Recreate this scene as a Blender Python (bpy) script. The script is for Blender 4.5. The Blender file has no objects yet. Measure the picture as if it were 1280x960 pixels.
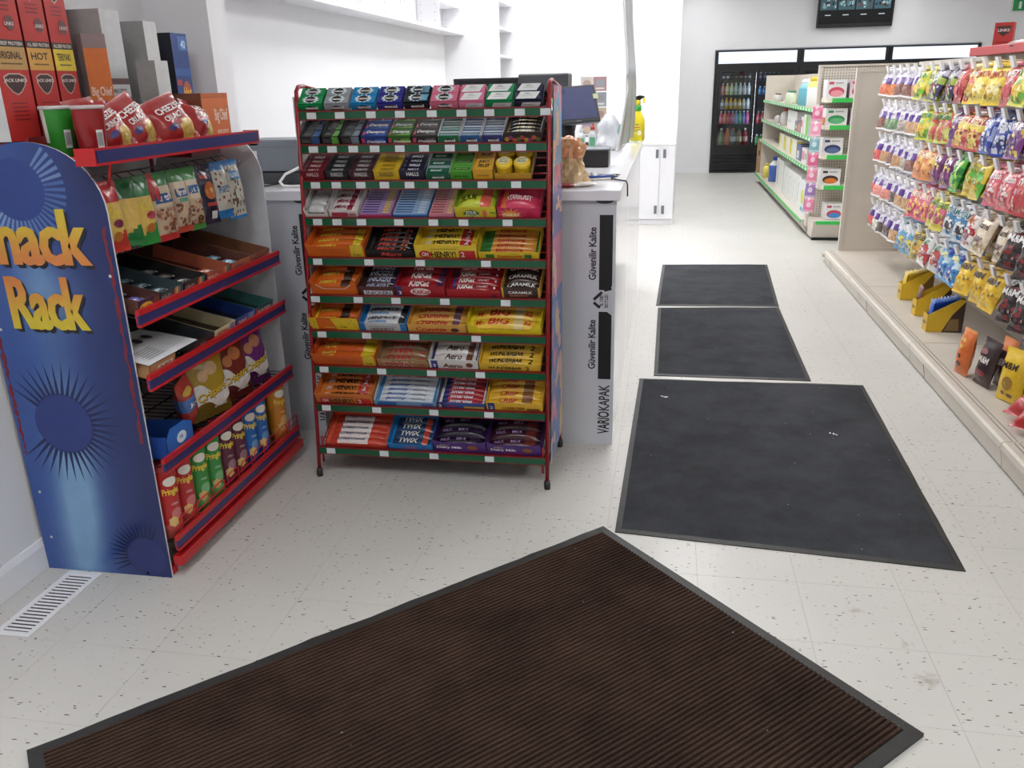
import bpy, math, random
from mathutils import Vector, Matrix, noise
random.seed(7)
SC = bpy.context.scene
COL = SC.collection
R = math.radians

# ------------------------------------------------------------------ camera
EYE = 1.49
yaw, pitch, roll, FPX = .181482, .338965, -.0233725, 1055.14
fw = Vector((-math.sin(yaw) * math.cos(pitch), math.cos(yaw) * math.cos(pitch), -math.sin(pitch)))
rt = Vector((math.cos(yaw), math.sin(yaw), 0))
up = rt.cross(fw)
r2 = math.cos(roll) * rt + math.sin(roll) * up
u2 = -math.sin(roll) * rt + math.cos(roll) * up
cd = bpy.data.cameras.new('camera'); cam = bpy.data.objects.new('camera', cd); COL.objects.link(cam)
m3 = Matrix((r2, u2, -fw)).transposed()
cam.matrix_world = Matrix.Translation((0, 0, EYE)) @ m3.to_4x4()
cd.sensor_width = 36; cd.lens = FPX / 1280 * 36; cd.clip_start = .05; cd.clip_end = 60
SC.camera = cam

# ------------------------------------------------------------------ world, exposure
w = bpy.data.worlds.new('world'); SC.world = w; w.use_nodes = True
w.node_tree.nodes['Background'].inputs[0].default_value = (.8, .85, 1, 1)
w.node_tree.nodes['Background'].inputs[1].default_value = .3
vs = SC.view_settings
vs.view_transform = 'Standard'; vs.look = 'None'; vs.gamma = 1; vs.use_curve_mapping = False
vs.exposure = 0.0
TUBE = 17.5            # radiance of a ceiling troffer
LIGHTS = [(.35, 14.3, .4), (3.3, 14.3, .4), (-1.1, 9.5, .6),   # x, y, strength factor of the ceiling troffers; this row is added to brighten back walls
    (.35, 4.7, 1.), (.35, 7.3, 1.), (.35, 9.9, 1.), (.35, 12.5, 1.),
    (-1.1, 5.2, 1.), (-1.1, 7.6, 1.),
    (3.3, 4.7, .8), (3.3, 7.3, .8), (3.3, 9.9, .8), (3.3, 12.5, .9),
    (.9, .4, .8), (3.6, .8, .75), (-.9, .4, .95)]  # last three: unseen troffers added as fill near the camera

# ------------------------------------------------------------------ materials
def lin(c):
    return tuple(((v / 255) / 12.92 if v / 255 <= .04045 else ((v / 255 + .055) / 1.055) ** 2.4) for v in c[:3])
def newmat(name, rgb=None, rough=.5, metal=0, coat=0, noise_amt=0, noise_scale=20, bump=0, bump_scale=200, spec=.5, trans=0, alpha=1, emit=0, vcol=False):
    m = bpy.data.materials.new(name); m.use_nodes = True
    nt = m.node_tree; b = nt.nodes['Principled BSDF']
    b.inputs['Roughness'].default_value = rough; b.inputs['Metallic'].default_value = metal
    b.inputs['Coat Weight'].default_value = coat; b.inputs['Specular IOR Level'].default_value = spec
    b.inputs['Coat Roughness'].default_value = .12
    b.inputs['Transmission Weight'].default_value = trans; b.inputs['Alpha'].default_value = alpha
    if vcol:
        a = nt.nodes.new('ShaderNodeAttribute'); a.attribute_name = 'Col'; src = a.outputs['Color']
    else:
        q = nt.nodes.new('ShaderNodeRGB'); q.outputs[0].default_value = (*lin(rgb), 1); src = q.outputs[0]
    if noise_amt:
        tc = nt.nodes.new('ShaderNodeTexCoord'); n = nt.nodes.new('ShaderNodeTexNoise')
        n.inputs['Scale'].default_value = noise_scale; n.inputs['Detail'].default_value = 4
        nt.links.new(tc.outputs['Object'], n.inputs['Vector'])
        mp = nt.nodes.new('ShaderNodeMapRange'); mp.inputs['To Min'].default_value = 1 - noise_amt; mp.inputs['To Max'].default_value = 1 + noise_amt
        mp.inputs['From Min'].default_value = .3; mp.inputs['From Max'].default_value = .7
        nt.links.new(n.outputs['Fac'], mp.inputs['Value'])
        vm = nt.nodes.new('ShaderNodeVectorMath'); vm.operation = 'SCALE'
        nt.links.new(src, vm.inputs[0]); nt.links.new(mp.outputs[0], vm.inputs['Scale']); src = vm.outputs[0]
    nt.links.new(src, b.inputs['Base Color'])
    if bump:
        tc = nt.nodes.new('ShaderNodeTexCoord'); n = nt.nodes.new('ShaderNodeTexNoise')
        n.inputs['Scale'].default_value = bump_scale; n.inputs['Detail'].default_value = 3
        nt.links.new(tc.outputs['Object'], n.inputs['Vector'])
        bp = nt.nodes.new('ShaderNodeBump'); bp.inputs['Strength'].default_value = bump; bp.inputs['Distance'].default_value = .004
        nt.links.new(n.outputs['Fac'], bp.inputs['Height']); nt.links.new(bp.outputs[0], b.inputs['Normal'])
    if emit:
        nt.links.new(src, b.inputs['Emission Color']); b.inputs['Emission Strength'].default_value = emit
    return m
M = {}
M['card'] = newmat('printed_card', rough=.42, vcol=True, noise_amt=.05, noise_scale=40)
M['film'] = newmat('printed_film', rough=.27, vcol=True, coat=.25, bump=.35, bump_scale=60, noise_amt=.08, noise_scale=60)
M['gloss'] = newmat('glossy_print', rough=.2, vcol=True, noise_amt=.04)
M['wall'] = newmat('white_wall_paint', (232, 232, 234), .6, noise_amt=.015, noise_scale=3)
M['trimw'] = newmat('white_trim_paint', (235, 235, 238), .35)
M['ceil'] = newmat('ceiling_tile', (236, 236, 234), .8, noise_amt=.03)
M['lam'] = newmat('white_laminate', (236, 236, 240), .12, noise_amt=.01)
M['greylam'] = newmat('film_covered_laminate', (205, 207, 214), .3, noise_amt=.02, noise_scale=5)
M['red'] = newmat('red_painted_steel', (190, 26, 34), .3, noise_amt=.08, noise_scale=30)
M['dred'] = newmat('dark_red_steel', (118, 18, 24), .35, noise_amt=.1, noise_scale=30)
M['bluestrip'] = newmat('blue_plastic_strip', (42, 46, 104), .3, noise_amt=.06)
M['rackred'] = newmat('rack_red_steel', (146, 26, 34), .32, noise_amt=.1, noise_scale=30)
M['rackdark'] = newmat('added_dark_backing', (52, 46, 46), .6, noise_amt=.1)
M['greenstrip'] = newmat('green_plastic_strip', (6, 84, 52), .25, noise_amt=.05)
M['lgreen'] = newmat('bright_green_strip', (58, 186, 82), .35, noise_amt=.05)
M['tag'] = newmat('paper_price_tag', (214, 222, 224), .6, noise_amt=.12, noise_scale=300)
M['wtag'] = newmat('white_price_flap', (240, 238, 238), .5)
M['wire'] = newmat('dark_wire', (52, 44, 46), .35, metal=.6)
M['chrome'] = newmat('chrome_wire', (190, 192, 196), .2, metal=1)
M['beige'] = newmat('beige_powder_coat', (206, 198, 186), .45, noise_amt=.025, noise_scale=8)
M['black'] = newmat('black_plastic', (24, 24, 26), .35, noise_amt=.05)
M['blackm'] = newmat('black_cooler_frame', (20, 21, 23), .3, noise_amt=.05)
M['rubber'] = newmat('black_rubber', (48, 48, 50), .6, noise_amt=.1, noise_scale=30)
M['grey'] = newmat('grey_plastic', (112, 118, 126), .45, noise_amt=.03)
M['dgrey'] = newmat('dark_grey_plastic', (58, 60, 64), .4, noise_amt=.04)
M['white'] = newmat('white_plastic', (238, 238, 236), .4)
M['paper'] = newmat('white_paper', (226, 228, 230), .7)
M['kraft'] = newmat('brown_cardboard', (170, 130, 92), .7, noise_amt=.06)
M['cream'] = newmat('pine_shelf_edge', (226, 220, 206), .5)
def glassmat(name, rgb, rough, alpha_mix):
    m = bpy.data.materials.new(name); m.use_nodes = True; nt = m.node_tree; nt.nodes.remove(nt.nodes['Principled BSDF'])
    t = nt.nodes.new('ShaderNodeBsdfTransparent'); t.inputs[0].default_value = (*lin(rgb), 1)
    g = nt.nodes.new('ShaderNodeBsdfGlossy'); g.inputs['Roughness'].default_value = rough
    fr = nt.nodes.new('ShaderNodeFresnel'); fr.inputs[0].default_value = 1.45
    ad = nt.nodes.new('ShaderNodeMath'); ad.operation = 'ADD'; ad.inputs[1].default_value = alpha_mix; ad.use_clamp = True
    mx = nt.nodes.new('ShaderNodeMixShader'); nt.links.new(fr.outputs[0], ad.inputs[0]); nt.links.new(ad.outputs[0], mx.inputs[0])
    nt.links.new(t.outputs[0], mx.inputs[1]); nt.links.new(g.outputs[0], mx.inputs[2])
    nt.links.new(mx.outputs[0], nt.nodes['Material Output'].inputs[0]); return m
M['glass'] = glassmat('cooler_glass', (225, 232, 235), .03, .02)
M['acryl'] = glassmat('clear_plastic_sheet', (242, 245, 247), .25, .0)
nt = M['acryl'].node_tree; df = nt.nodes.new('ShaderNodeBsdfDiffuse'); df.inputs[0].default_value = (.85, .87, .9, 1); mxs = nt.nodes.new('ShaderNodeMixShader'); mxs.inputs[0].default_value = .09
ol = nt.nodes['Material Output'].inputs[0].links[0].from_socket; nt.links.new(ol, mxs.inputs[1]); nt.links.new(df.outputs[0], mxs.inputs[2]); nt.links.new(mxs.outputs[0], nt.nodes['Material Output'].inputs[0])
M['clear'] = glassmat('clear_bottle_plastic', (225, 235, 238), .05, .08)
def emitmat(name, rgb, s):
    m = bpy.data.materials.new(name); m.use_nodes = True; nt = m.node_tree; nt.nodes.remove(nt.nodes['Principled BSDF'])
    e = nt.nodes.new('ShaderNodeEmission'); e.inputs[0].default_value = (*lin(rgb), 1); e.inputs[1].default_value = s
    nt.links.new(e.outputs[0], nt.nodes['Material Output'].inputs[0]); return m

def floor_mat():
    m = bpy.data.materials.new('speckled_vinyl_tile'); m.use_nodes = True; nt = m.node_tree; N = nt.nodes; L = nt.links
    b = N['Principled BSDF']; b.inputs['Roughness'].default_value = .4; b.inputs['Coat Weight'].default_value = .07; b.inputs['Coat Roughness'].default_value = .1
    g = N.new('ShaderNodeNewGeometry')
    def flecks(sx, sy, off, lim, sel):
        mp = N.new('ShaderNodeMapping'); mp.inputs['Scale'].default_value = (sx, sy, 0); mp.inputs['Location'].default_value = (off, off * 1.7, 0)
        L.new(g.outputs['Position'], mp.inputs['Vector'])
        nz = N.new('ShaderNodeTexNoise'); nz.inputs['Scale'].default_value = 2.2; L.new(mp.outputs[0], nz.inputs['Vector'])
        mxv = N.new('ShaderNodeVectorMath'); mxv.operation = 'MULTIPLY_ADD'; mxv.inputs[1].default_value = (.5, .5, 0)
        L.new(nz.outputs['Color'], mxv.inputs[0]); L.new(mp.outputs[0], mxv.inputs[2])
        vo = N.new('ShaderNodeTexVoronoi'); vo.inputs['Scale'].default_value = 1; L.new(mxv.outputs[0], vo.inputs['Vector'])
        a = N.new('ShaderNodeMath'); a.operation = 'LESS_THAN'; a.inputs[1].default_value = lim; L.new(vo.outputs['Distance'], a.inputs[0])
        sp = N.new('ShaderNodeSeparateColor'); L.new(vo.outputs['Color'], sp.inputs[0])
        c = N.new('ShaderNodeMath'); c.operation = 'LESS_THAN'; c.inputs[1].default_value = sel; L.new(sp.outputs[0], c.inputs[0])
        d = N.new('ShaderNodeMath'); d.operation = 'MULTIPLY'; L.new(a.outputs[0], d.inputs[0]); L.new(c.outputs[0], d.inputs[1]); return d.outputs[0]
    def mix(fac, c1, rgb):
        x = N.new('ShaderNodeMix'); x.data_type = 'RGBA'; L.new(fac, x.inputs[0]); L.new(c1, x.inputs[6]); x.inputs[7].default_value = (*lin(rgb), 1); return x.outputs[2]
    base = N.new('ShaderNodeRGB'); base.outputs[0].default_value = (*lin((206, 204, 199)), 1)
    nz = N.new('ShaderNodeTexNoise'); nz.inputs['Scale'].default_value = 1.3; nz.inputs['Detail'].default_value = 6; L.new(g.outputs['Position'], nz.inputs['Vector'])
    mr = N.new('ShaderNodeMapRange'); mr.inputs['From Min'].default_value = .3; mr.inputs['From Max'].default_value = .7; mr.inputs['To Min'].default_value = .95; mr.inputs['To Max'].default_value = 1.04
    L.new(nz.outputs['Fac'], mr.inputs['Value'])
    vm = N.new('ShaderNodeVectorMath'); vm.operation = 'SCALE'; L.new(base.outputs[0], vm.inputs[0]); L.new(mr.outputs[0], vm.inputs['Scale'])
    c = mix(flecks(40, 95, 3.1, .17, .4), vm.outputs[0], (186, 182, 172))
    c = mix(flecks(26, 70, 9.7, .15, .3), c, (92, 88, 80))
    c = mix(flecks(40, 105, 14.2, .16, .16), c, (64, 60, 54))
    c = mix(flecks(18, 44, 21.3, .12, .2), c, (196, 178, 160))
    # a dirt smear with grit near the brown mat
    for (px, py, rr, dens) in ((.73, 1.98, .035, .5), (.71, 2.13, .02, .4), (.6, 2.28, .022, .35)):
        dv = N.new('ShaderNodeVectorMath'); dv.operation = 'DISTANCE'; L.new(g.outputs['Position'], dv.inputs[0]); dv.inputs[1].default_value = (px, py, 0)
        n2 = N.new('ShaderNodeTexNoise'); n2.inputs['Scale'].default_value = 45; L.new(g.outputs['Position'], n2.inputs['Vector'])
        ma = N.new('ShaderNodeMath'); ma.operation = 'MULTIPLY_ADD'; ma.inputs[1].default_value = .09; L.new(n2.outputs['Fac'], ma.inputs[0]); L.new(dv.outputs['Value'], ma.inputs[2])
        m2 = N.new('ShaderNodeMapRange'); m2.inputs['From Min'].default_value = .045 + rr; m2.inputs['From Max'].default_value = .04; m2.inputs['To Max'].default_value = dens
        L.new(ma.outputs[0], m2.inputs['Value']); c = mix(m2.outputs[0], c, (120, 104, 74))
    L.new(c, b.inputs['Base Color']); return m
M['floor'] = floor_mat()
M['grout'] = newmat('tile_joint', (140, 136, 128), .7)

def pegmat():
    m = newmat('beige_pegboard', (206, 198, 186), .5); nt = m.node_tree; N = nt.nodes; L = nt.links; b = N['Principled BSDF']
    tc = N.new('ShaderNodeTexCoord'); sc = N.new('ShaderNodeVectorMath'); sc.operation = 'SCALE'; sc.inputs['Scale'].default_value = 1 / .0254
    L.new(tc.outputs['Object'], sc.inputs[0])
    fr = N.new('ShaderNodeVectorMath'); fr.operation = 'FRACTION'; L.new(sc.outputs[0], fr.inputs[0])
    sb = N.new('ShaderNodeVectorMath'); sb.operation = 'SUBTRACT'; sb.inputs[1].default_value = (.5, .5, .5); L.new(fr.outputs[0], sb.inputs[0])
    ml = N.new('ShaderNodeVectorMath'); ml.operation = 'MULTIPLY'; ml.inputs[1].default_value = (1, 0, 1); L.new(sb.outputs[0], ml.inputs[0])
    ln = N.new('ShaderNodeVectorMath'); ln.operation = 'LENGTH'; L.new(ml.outputs[0], ln.inputs[0])
    lt = N.new('ShaderNodeMath'); lt.operation = 'LESS_THAN'; lt.inputs[1].default_value = .19; L.new(ln.outputs['Value'], lt.inputs[0])
    x = N.new('ShaderNodeMix'); x.data_type = 'RGBA'; L.new(lt.outputs[0], x.inputs[0]); x.inputs[6].default_value = (*lin((206, 198, 186)), 1); x.inputs[7].default_value = (*lin((88, 78, 70)), 1)
    L.new(x.outputs[2], b.inputs['Base Color']); return m
M['peg'] = pegmat()

def carpet(name, rgb, rgb2, scale):
    m = bpy.data.materials.new(name); m.use_nodes = True; nt = m.node_tree; N = nt.nodes; L = nt.links; b = N['Principled BSDF']
    b.inputs['Roughness'].default_value = .95; b.inputs['Specular IOR Level'].default_value = .15
    g = N.new('ShaderNodeNewGeometry')
    n1 = N.new('ShaderNodeTexNoise'); n1.inputs['Scale'].default_value = 3.5; n1.inputs['Detail'].default_value = 8; n1.inputs['Roughness'].default_value = .7; L.new(g.outputs['Position'], n1.inputs['Vector'])
    n2 = N.new('ShaderNodeTexNoise'); n2.inputs['Scale'].default_value = scale; n2.inputs['Detail'].default_value = 2; L.new(g.outputs['Position'], n2.inputs['Vector'])
    av = N.new('ShaderNodeMath'); av.operation = 'MULTIPLY_ADD'; av.inputs[1].default_value = .45; L.new(n2.outputs['Fac'], av.inputs[0])
    hv = N.new('ShaderNodeMath'); hv.operation = 'MULTIPLY'; hv.inputs[1].default_value = .6; L.new(n1.outputs['Fac'], hv.inputs[0]); L.new(hv.outputs[0], av.inputs[2])
    cr = N.new('ShaderNodeValToRGB'); cr.color_ramp.elements[0].position = .36; cr.color_ramp.elements[1].position = .68
    cr.color_ramp.elements[0].color = (*lin(rgb), 1); cr.color_ramp.elements[1].color = (*lin(rgb2), 1); L.new(av.outputs[0], cr.inputs[0])
    wn = N.new('ShaderNodeTexVoronoi'); wn.inputs['Scale'].default_value = 55; L.new(g.outputs['Position'], wn.inputs['Vector'])
    sp = N.new('ShaderNodeSeparateColor'); L.new(wn.outputs['Color'], sp.inputs[0])
    s1 = N.new('ShaderNodeMath'); s1.operation = 'LESS_THAN'; s1.inputs[1].default_value = .012; L.new(sp.outputs[0], s1.inputs[0])
    s2 = N.new('ShaderNodeMath'); s2.operation = 'LESS_THAN'; s2.inputs[1].default_value = .13; L.new(wn.outputs['Distance'], s2.inputs[0])
    s3 = N.new('ShaderNodeMath'); s3.operation = 'MULTIPLY'; L.new(s1.outputs[0], s3.inputs[0]); L.new(s2.outputs[0], s3.inputs[1])
    x = N.new('ShaderNodeMix'); x.data_type = 'RGBA'; L.new(s3.outputs[0], x.inputs[0]); L.new(cr.outputs[0], x.inputs[6]); x.inputs[7].default_value = (.4, .4, .38, 1)
    L.new(x.outputs[2], b.inputs['Base Color'])
    bp = N.new('ShaderNodeBump'); bp.inputs['Strength'].default_value = .6; bp.inputs['Distance'].default_value = .004; L.new(n2.outputs['Fac'], bp.inputs['Height']); L.new(bp.outputs[0], b.inputs['Normal'])
    return m
M['greymat'] = carpet('charcoal_carpet', (47, 49, 53), (75, 77, 82), 500)
M['brownmat'] = carpet('brown_ribbed_carpet', (44, 33, 28), (84, 64, 55), 420)
M['pad'] = newmat('black_mat_edge', (46, 46, 46), .55, noise_amt=.15, noise_scale=25)

# ------------------------------------------------------------------ mesh helpers
TXT = {}
def text2d(s):
    if s not in TXT:
        cu = bpy.data.curves.new('t', 'FONT'); cu.body = s; cu.resolution_u = 2; cu.offset = .022; cu.space_character = .95
        ob = bpy.data.objects.new('t', cu); COL.objects.link(ob)
        dg = bpy.context.evaluated_depsgraph_get(); me = ob.evaluated_get(dg).to_mesh()
        v = [(p.co.x, p.co.y) for p in me.vertices]; f = [tuple(p.vertices) for p in me.polygons]
        ob.evaluated_get(dg).to_mesh_clear(); bpy.data.objects.remove(ob); bpy.data.curves.remove(cu)
        x0 = min(a for a, b in v); x1 = max(a for a, b in v); y0 = min(b for a, b in v); y1 = max(b for a, b in v)
        TXT[s] = ([((a - x0) / (x1 - x0), (b - y0) / (y1 - y0)) for a, b in v], f)
    return TXT[s]
V = Vector
def ink(c):      # printing inks are a little duller than the pure tones
    g = .3 * c[0] + .59 * c[1] + .11 * c[2]; return tuple(v * .88 + g * .10 for v in c)
FINE = {}
def fine2d(t):  # the same lettering cut finer, for curved packets
    if t not in FINE:
        p, f = text2d(t); p = list(p); todo = [(a[0], a[i], a[i + 1]) for a in f for i in range(1, len(a) - 1)]; out = []; mid = {}
        lx = .32 / max(3, len(t)); ly = .17
        while todo:
            tr = todo.pop(); best = None; bl = 1
            for i in range(3):
                a, c = tr[i], tr[(i + 1) % 3]; l = max(abs(p[a][0] - p[c][0]) / lx, abs(p[a][1] - p[c][1]) / ly)
                if l > bl: bl = l; best = i
            if best is None: out.append(tr); continue
            a, c, d = tr[best], tr[(best + 1) % 3], tr[(best + 2) % 3]; k = (min(a, c), max(a, c))
            if k not in mid: p.append(((p[a][0] + p[c][0]) / 2, (p[a][1] + p[c][1]) / 2)); mid[k] = len(p) - 1
            m = mid[k]; todo += [(a, m, d), (m, c, d)]
        FINE[t] = (p, out)
    return FINE[t]
class MB:
    def __init__(s): s.v = []; s.f = []; s.c = []; s.m = []; s.sm = []
    def add(s, vs_, fs, col=(200, 200, 200), mi=0, smooth=False):
        o = len(s.v); s.v += [tuple(a) for a in vs_]
        fn = callable(col)
        for i, f in enumerate(fs):
            s.f.append(tuple(k + o for k in f)); s.m.append(mi); s.sm.append(smooth)
            s.c.append(col(i) if fn else col)
        return s
    def box(s, x0, x1, y0, y1, z0, z1, col=(200, 200, 200), mi=0, cols=None):
        vs_ = [(x, y, z) for z in (z0, z1) for y in (y0, y1) for x in (x0, x1)]
        fs = [(0, 2, 3, 1), (4, 5, 7, 6), (0, 1, 5, 4), (2, 6, 7, 3), (0, 4, 6, 2), (1, 3, 7, 5)]  # bottom top front back left right
        return s.add(vs_, fs, (lambda i: cols.get(i, col)) if cols else col, mi)
    def quad(s, a, b, c, d, col=(200, 200, 200), mi=0): return s.add([a, b, c, d], [(0, 1, 2, 3)], col, mi)
    def prism(s, pts, axis, a0, a1, col=(200, 200, 200), mi=0):   # pts: 2d outline in the two other axes, extruded along axis
        n = len(pts); P = lambda p, a: {0: (a, p[0], p[1]), 1: (p[0], a, p[1]), 2: (p[0], p[1], a)}[axis]
        vs_ = [P(p, a0) for p in pts] + [P(p, a1) for p in pts]
        fs = [tuple(range(n))[::-1], tuple(range(n, 2 * n))] + [(i, (i + 1) % n, (i + 1) % n + n, i + n) for i in range(n)]
        return s.add(vs_, fs, col, mi)
    def tube(s, pts, r, n=6, col=(200, 200, 200), mi=0, closed=False):
        pts = [V(p) for p in pts]; rings = []
        N = len(pts); vs_ = []; fs = []
        for i, p in enumerate(pts):
            t = (pts[min(i + 1, N - 1)] - pts[max(i - 1, 0)]).normalized()
            a = t.cross(V((0, 0, 1)));
            if a.length < .05: a = t.cross(V((1, 0, 0)))
            a.normalize(); b = t.cross(a)
            rr = r[i] if isinstance(r, (list, tuple)) else r
            vs_ += [p + rr * (math.cos(2 * math.pi * k / n) * a + math.sin(2 * math.pi * k / n) * b) for k in range(n)]
        for i in range(N - 1):
            fs += [(i * n + k, i * n + (k + 1) % n, (i + 1) * n + (k + 1) % n, (i + 1) * n + k) for k in range(n)]
        fs += [tuple(range(n))[::-1], tuple(range((N - 1) * n, N * n))]
        return s.add(vs_, fs, col, mi, n > 5)
    def lathe(s, prof, n=16, col=(200, 200, 200), mi=0, o=(0, 0, 0), colfn=None, smooth=True):  # prof [(r,z)]
        vs_ = []; fs = []; cs = []
        for r, z in prof: vs_ += [(o[0] + r * math.cos(2 * math.pi * k / n), o[1] + r * math.sin(2 * math.pi * k / n), o[2] + z) for k in range(n)]
        for i in range(len(prof) - 1):
            for k in range(n):
                fs.append((i * n + k, i * n + (k + 1) % n, (i + 1) * n + (k + 1) % n, (i + 1) * n + k)); cs.append(colfn(i, k) if colfn else col)
        fs.append(tuple(range(n))[::-1]); cs.append(cs[0]); fs.append(tuple(range((len(prof) - 1) * n, len(prof) * n))); cs.append(cs[-1])
        return s.add(vs_, fs, lambda i: cs[i], mi, smooth)
    def shape(s, pts, fs, surf, col, mi=0):    # 2d shape laid on a surface function (x,y)->3d
        c = col
        if callable(col): c = lambda i: [col(*pts[k]) for k in fs[i]]
        return s.add([surf(x, y) for x, y in pts], fs, c, mi)
    def text(s, t, surf, x, y, w, h, col, mi=0, shear=0, turn=False):
        p, f = fine2d(t) if getattr(surf, 'curved', False) else text2d(t)
        if turn: q = [(x + (1 - b) * w, y + a * h) for a, b in p]
        else: q = [(x + a * w + shear * b * h, y + b * h) for a, b in p]
        if callable(col):
            return s.add([surf(*k) for k in q], f, lambda i: [col(p[k][0], p[k][1]) for k in f[i]], mi)
        return s.shape(q, f, surf, col, mi)
    def rect(s, surf, x, y, w, h, col, mi=0, nx=1, ny=1, sh=0):
        pts = [(x + w * i / nx + sh * j / ny, y + h * j / ny) for j in range(ny + 1) for i in range(nx + 1)]
        fs = [(j * (nx + 1) + i, j * (nx + 1) + i + 1, (j + 1) * (nx + 1) + i + 1, (j + 1) * (nx + 1) + i) for j in range(ny) for i in range(nx)]
        return s.shape(pts, fs, surf, col, mi)
    def ell(s, surf, cx, cy, rx, ry, col, mi=0, n=14, jag=0, rings=1):
        pts = [(cx + rx * (1 + (jag if k % 2 else -jag)) * math.cos(2 * math.pi * k / n), cy + ry * (1 + (jag if k % 2 else -jag)) * math.sin(2 * math.pi * k / n)) for k in range(n)]
        al = [(cx, cy)]; fs = [(0, k + 1, (k + 1) % n + 1) for k in range(n)]
        for r in range(1, rings + 1): al += [(cx + (x - cx) * r / rings, cy + (y - cy) * r / rings) for x, y in pts]
        for r in range(rings - 1): fs += [(1 + r * n + k, 1 + (r + 1) * n + k, 1 + (r + 1) * n + (k + 1) % n, 1 + r * n + (k + 1) % n) for k in range(n)]
        return s.shape(al, fs, surf, col, mi)
    def pillow(s, o, u, v, nrm, w, h, t, colfn, nx=8, ny=12, seal='v', crink=.0, seed=0, mi=0, sealw=.07, back=None, sag=0):
        o, u, v, nrm = V(o), V(u), V(v), V(nrm); rs = random.Random(seed); ph = [rs.uniform(0, 6.28) for _ in range(6)]
        def prof(a, b):   # a along u 0..1, b along v 0..1
            if seal == 'v': e, q = b, a
            else: e, q = a, b
            k = min(e, 1 - e) / sealw
            k = 0 if k <= 1 else math.sin(min(1, (k - 1) / (.32 / sealw)) * math.pi / 2) ** .8
            return max(0, 1 - abs(2 * q - 1) ** 2.6) ** .55 * k + .02
        def wob(a, b): return crink * (math.sin(11 * a + 5 * b + ph[0]) + math.sin(17 * b - 7 * a + ph[1]) + .7 * math.sin(23 * a + 19 * b + ph[2]))
        def narrow(a, b):
            pf = prof(.5, b) if seal == 'v' else prof(a, .5)
            return 1 - .06 * pf
        def pt(a, b, side):
            p = prof(a, b); k = narrow(a, b)
            x = (a - .5) * w * (k if seal == 'v' else 1); y = (b - .5) * h * (k if seal != 'v' else 1)
            return o + u * x + v * (y + h / 2) + nrm * (side * t / 2 * p + wob(a, b) * t * (.25 + p) + sag * (1 - b) ** 2)
        vs_ = []; fs = []; cs = []
        for side in (1, -1):
            base = len(vs_)
            for j in range(ny + 1):
                for i in range(nx + 1): vs_.append(pt(i / nx, j / ny, side))
            for j in range(ny):
                for i in range(nx):
                    q = (base + j * (nx + 1) + i, base + j * (nx + 1) + i + 1, base + (j + 1) * (nx + 1) + i + 1, base + (j + 1) * (nx + 1) + i)
                    fs.append(q if side > 0 else q[::-1]); cs.append((colfn if side > 0 or not back else back)((i + .5) / nx, (j + .5) / ny))
        s.add(vs_, fs, lambda i: cs[i], mi, True)
        fn = lambda x, y: pt(x, y, 1) + nrm * .0022
        fn.curved = True; return fn
    def mesh(s, name):
        me = bpy.data.meshes.new(name); me.from_pydata(s.v, [], s.f)
        at = me.color_attributes.new('Col', 'FLOAT_COLOR', 'CORNER'); buf = []
        cache = {}
        for f, c in zip(s.f, s.c):
            if isinstance(c, list):
                for q in c: buf += [*lin(ink(q)), 1.]
            else:
                k = cache.get(c)
                if k is None: k = cache[c] = [*lin(ink(c)), 1.]
                buf += k * len(f)
        at.data.foreach_set('color', buf)
        me.polygons.foreach_set('material_index', s.m); me.polygons.foreach_set('use_smooth', s.sm); me.update()
        return me
    def build(s, name, mats, parent=None, loc=None, rot=None, bev=0):
        me = s.mesh(name)
        for k in (mats if isinstance(mats, (list, tuple)) else [mats]): me.materials.append(M[k] if isinstance(k, str) else k)
        o = bpy.data.objects.new(name, me); COL.objects.link(o)
        if parent: o.parent = parent
        if loc: o.location = loc
        if rot: o.rotation_euler = rot
        if bev:
            bm_ = o.modifiers.new('bevel', 'BEVEL'); bm_.width = bev; bm_.segments = 2; bm_.limit_method = 'ANGLE'
        return o
def tag(o, label, cat, group=None):
    o['label'] = label; o['category'] = cat
    if group: o['group'] = group
    return o
def thing(name, label, cat, loc=(0, 0, 0), rot=(0, 0, 0), group=None):
    o = bpy.data.objects.new(name, None); COL.objects.link(o); o.location = loc; o.rotation_euler = rot; o.empty_display_size = .05
    return tag(o, label, cat, group)
def struct(o): o['kind'] = 'structure'; return o
def dup(o, loc=None, rot=None, label=None, group=None, parent=None):
    c = o.copy(); COL.objects.link(c)
    if parent is not None: c.parent = parent
    if loc is not None: c.location = loc
    if rot is not None: c.rotation_euler = rot
    if label: c['label'] = label
    if group: c['group'] = group
    for ch in o.children: dup(ch, parent=c)
    return c
def plane(O, U, W):
    O, U, W = V(O), V(U), V(W); n = U.cross(W).normalized() * .0007
    return lambda x, y: O + U * x + W * y + n
def front(x0, z0, y): return plane((x0, y, z0), (1, 0, 0), (0, 0, 1))
def top(x0, y0, z): return plane((x0, y0, z), (1, 0, 0), (0, 1, 0))
NTH = ['first', 'second', 'third', 'fourth', 'fifth', 'sixth', 'seventh', 'eighth', 'ninth', 'tenth', 'eleventh', 'twelfth', 'thirteenth', 'fourteenth', 'fifteenth', 'sixteenth', 'seventeenth', 'eighteenth', 'nineteenth', 'twentieth', 'twenty-first']
WHITE = (244, 244, 242); BLK = (22, 22, 24)

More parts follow.
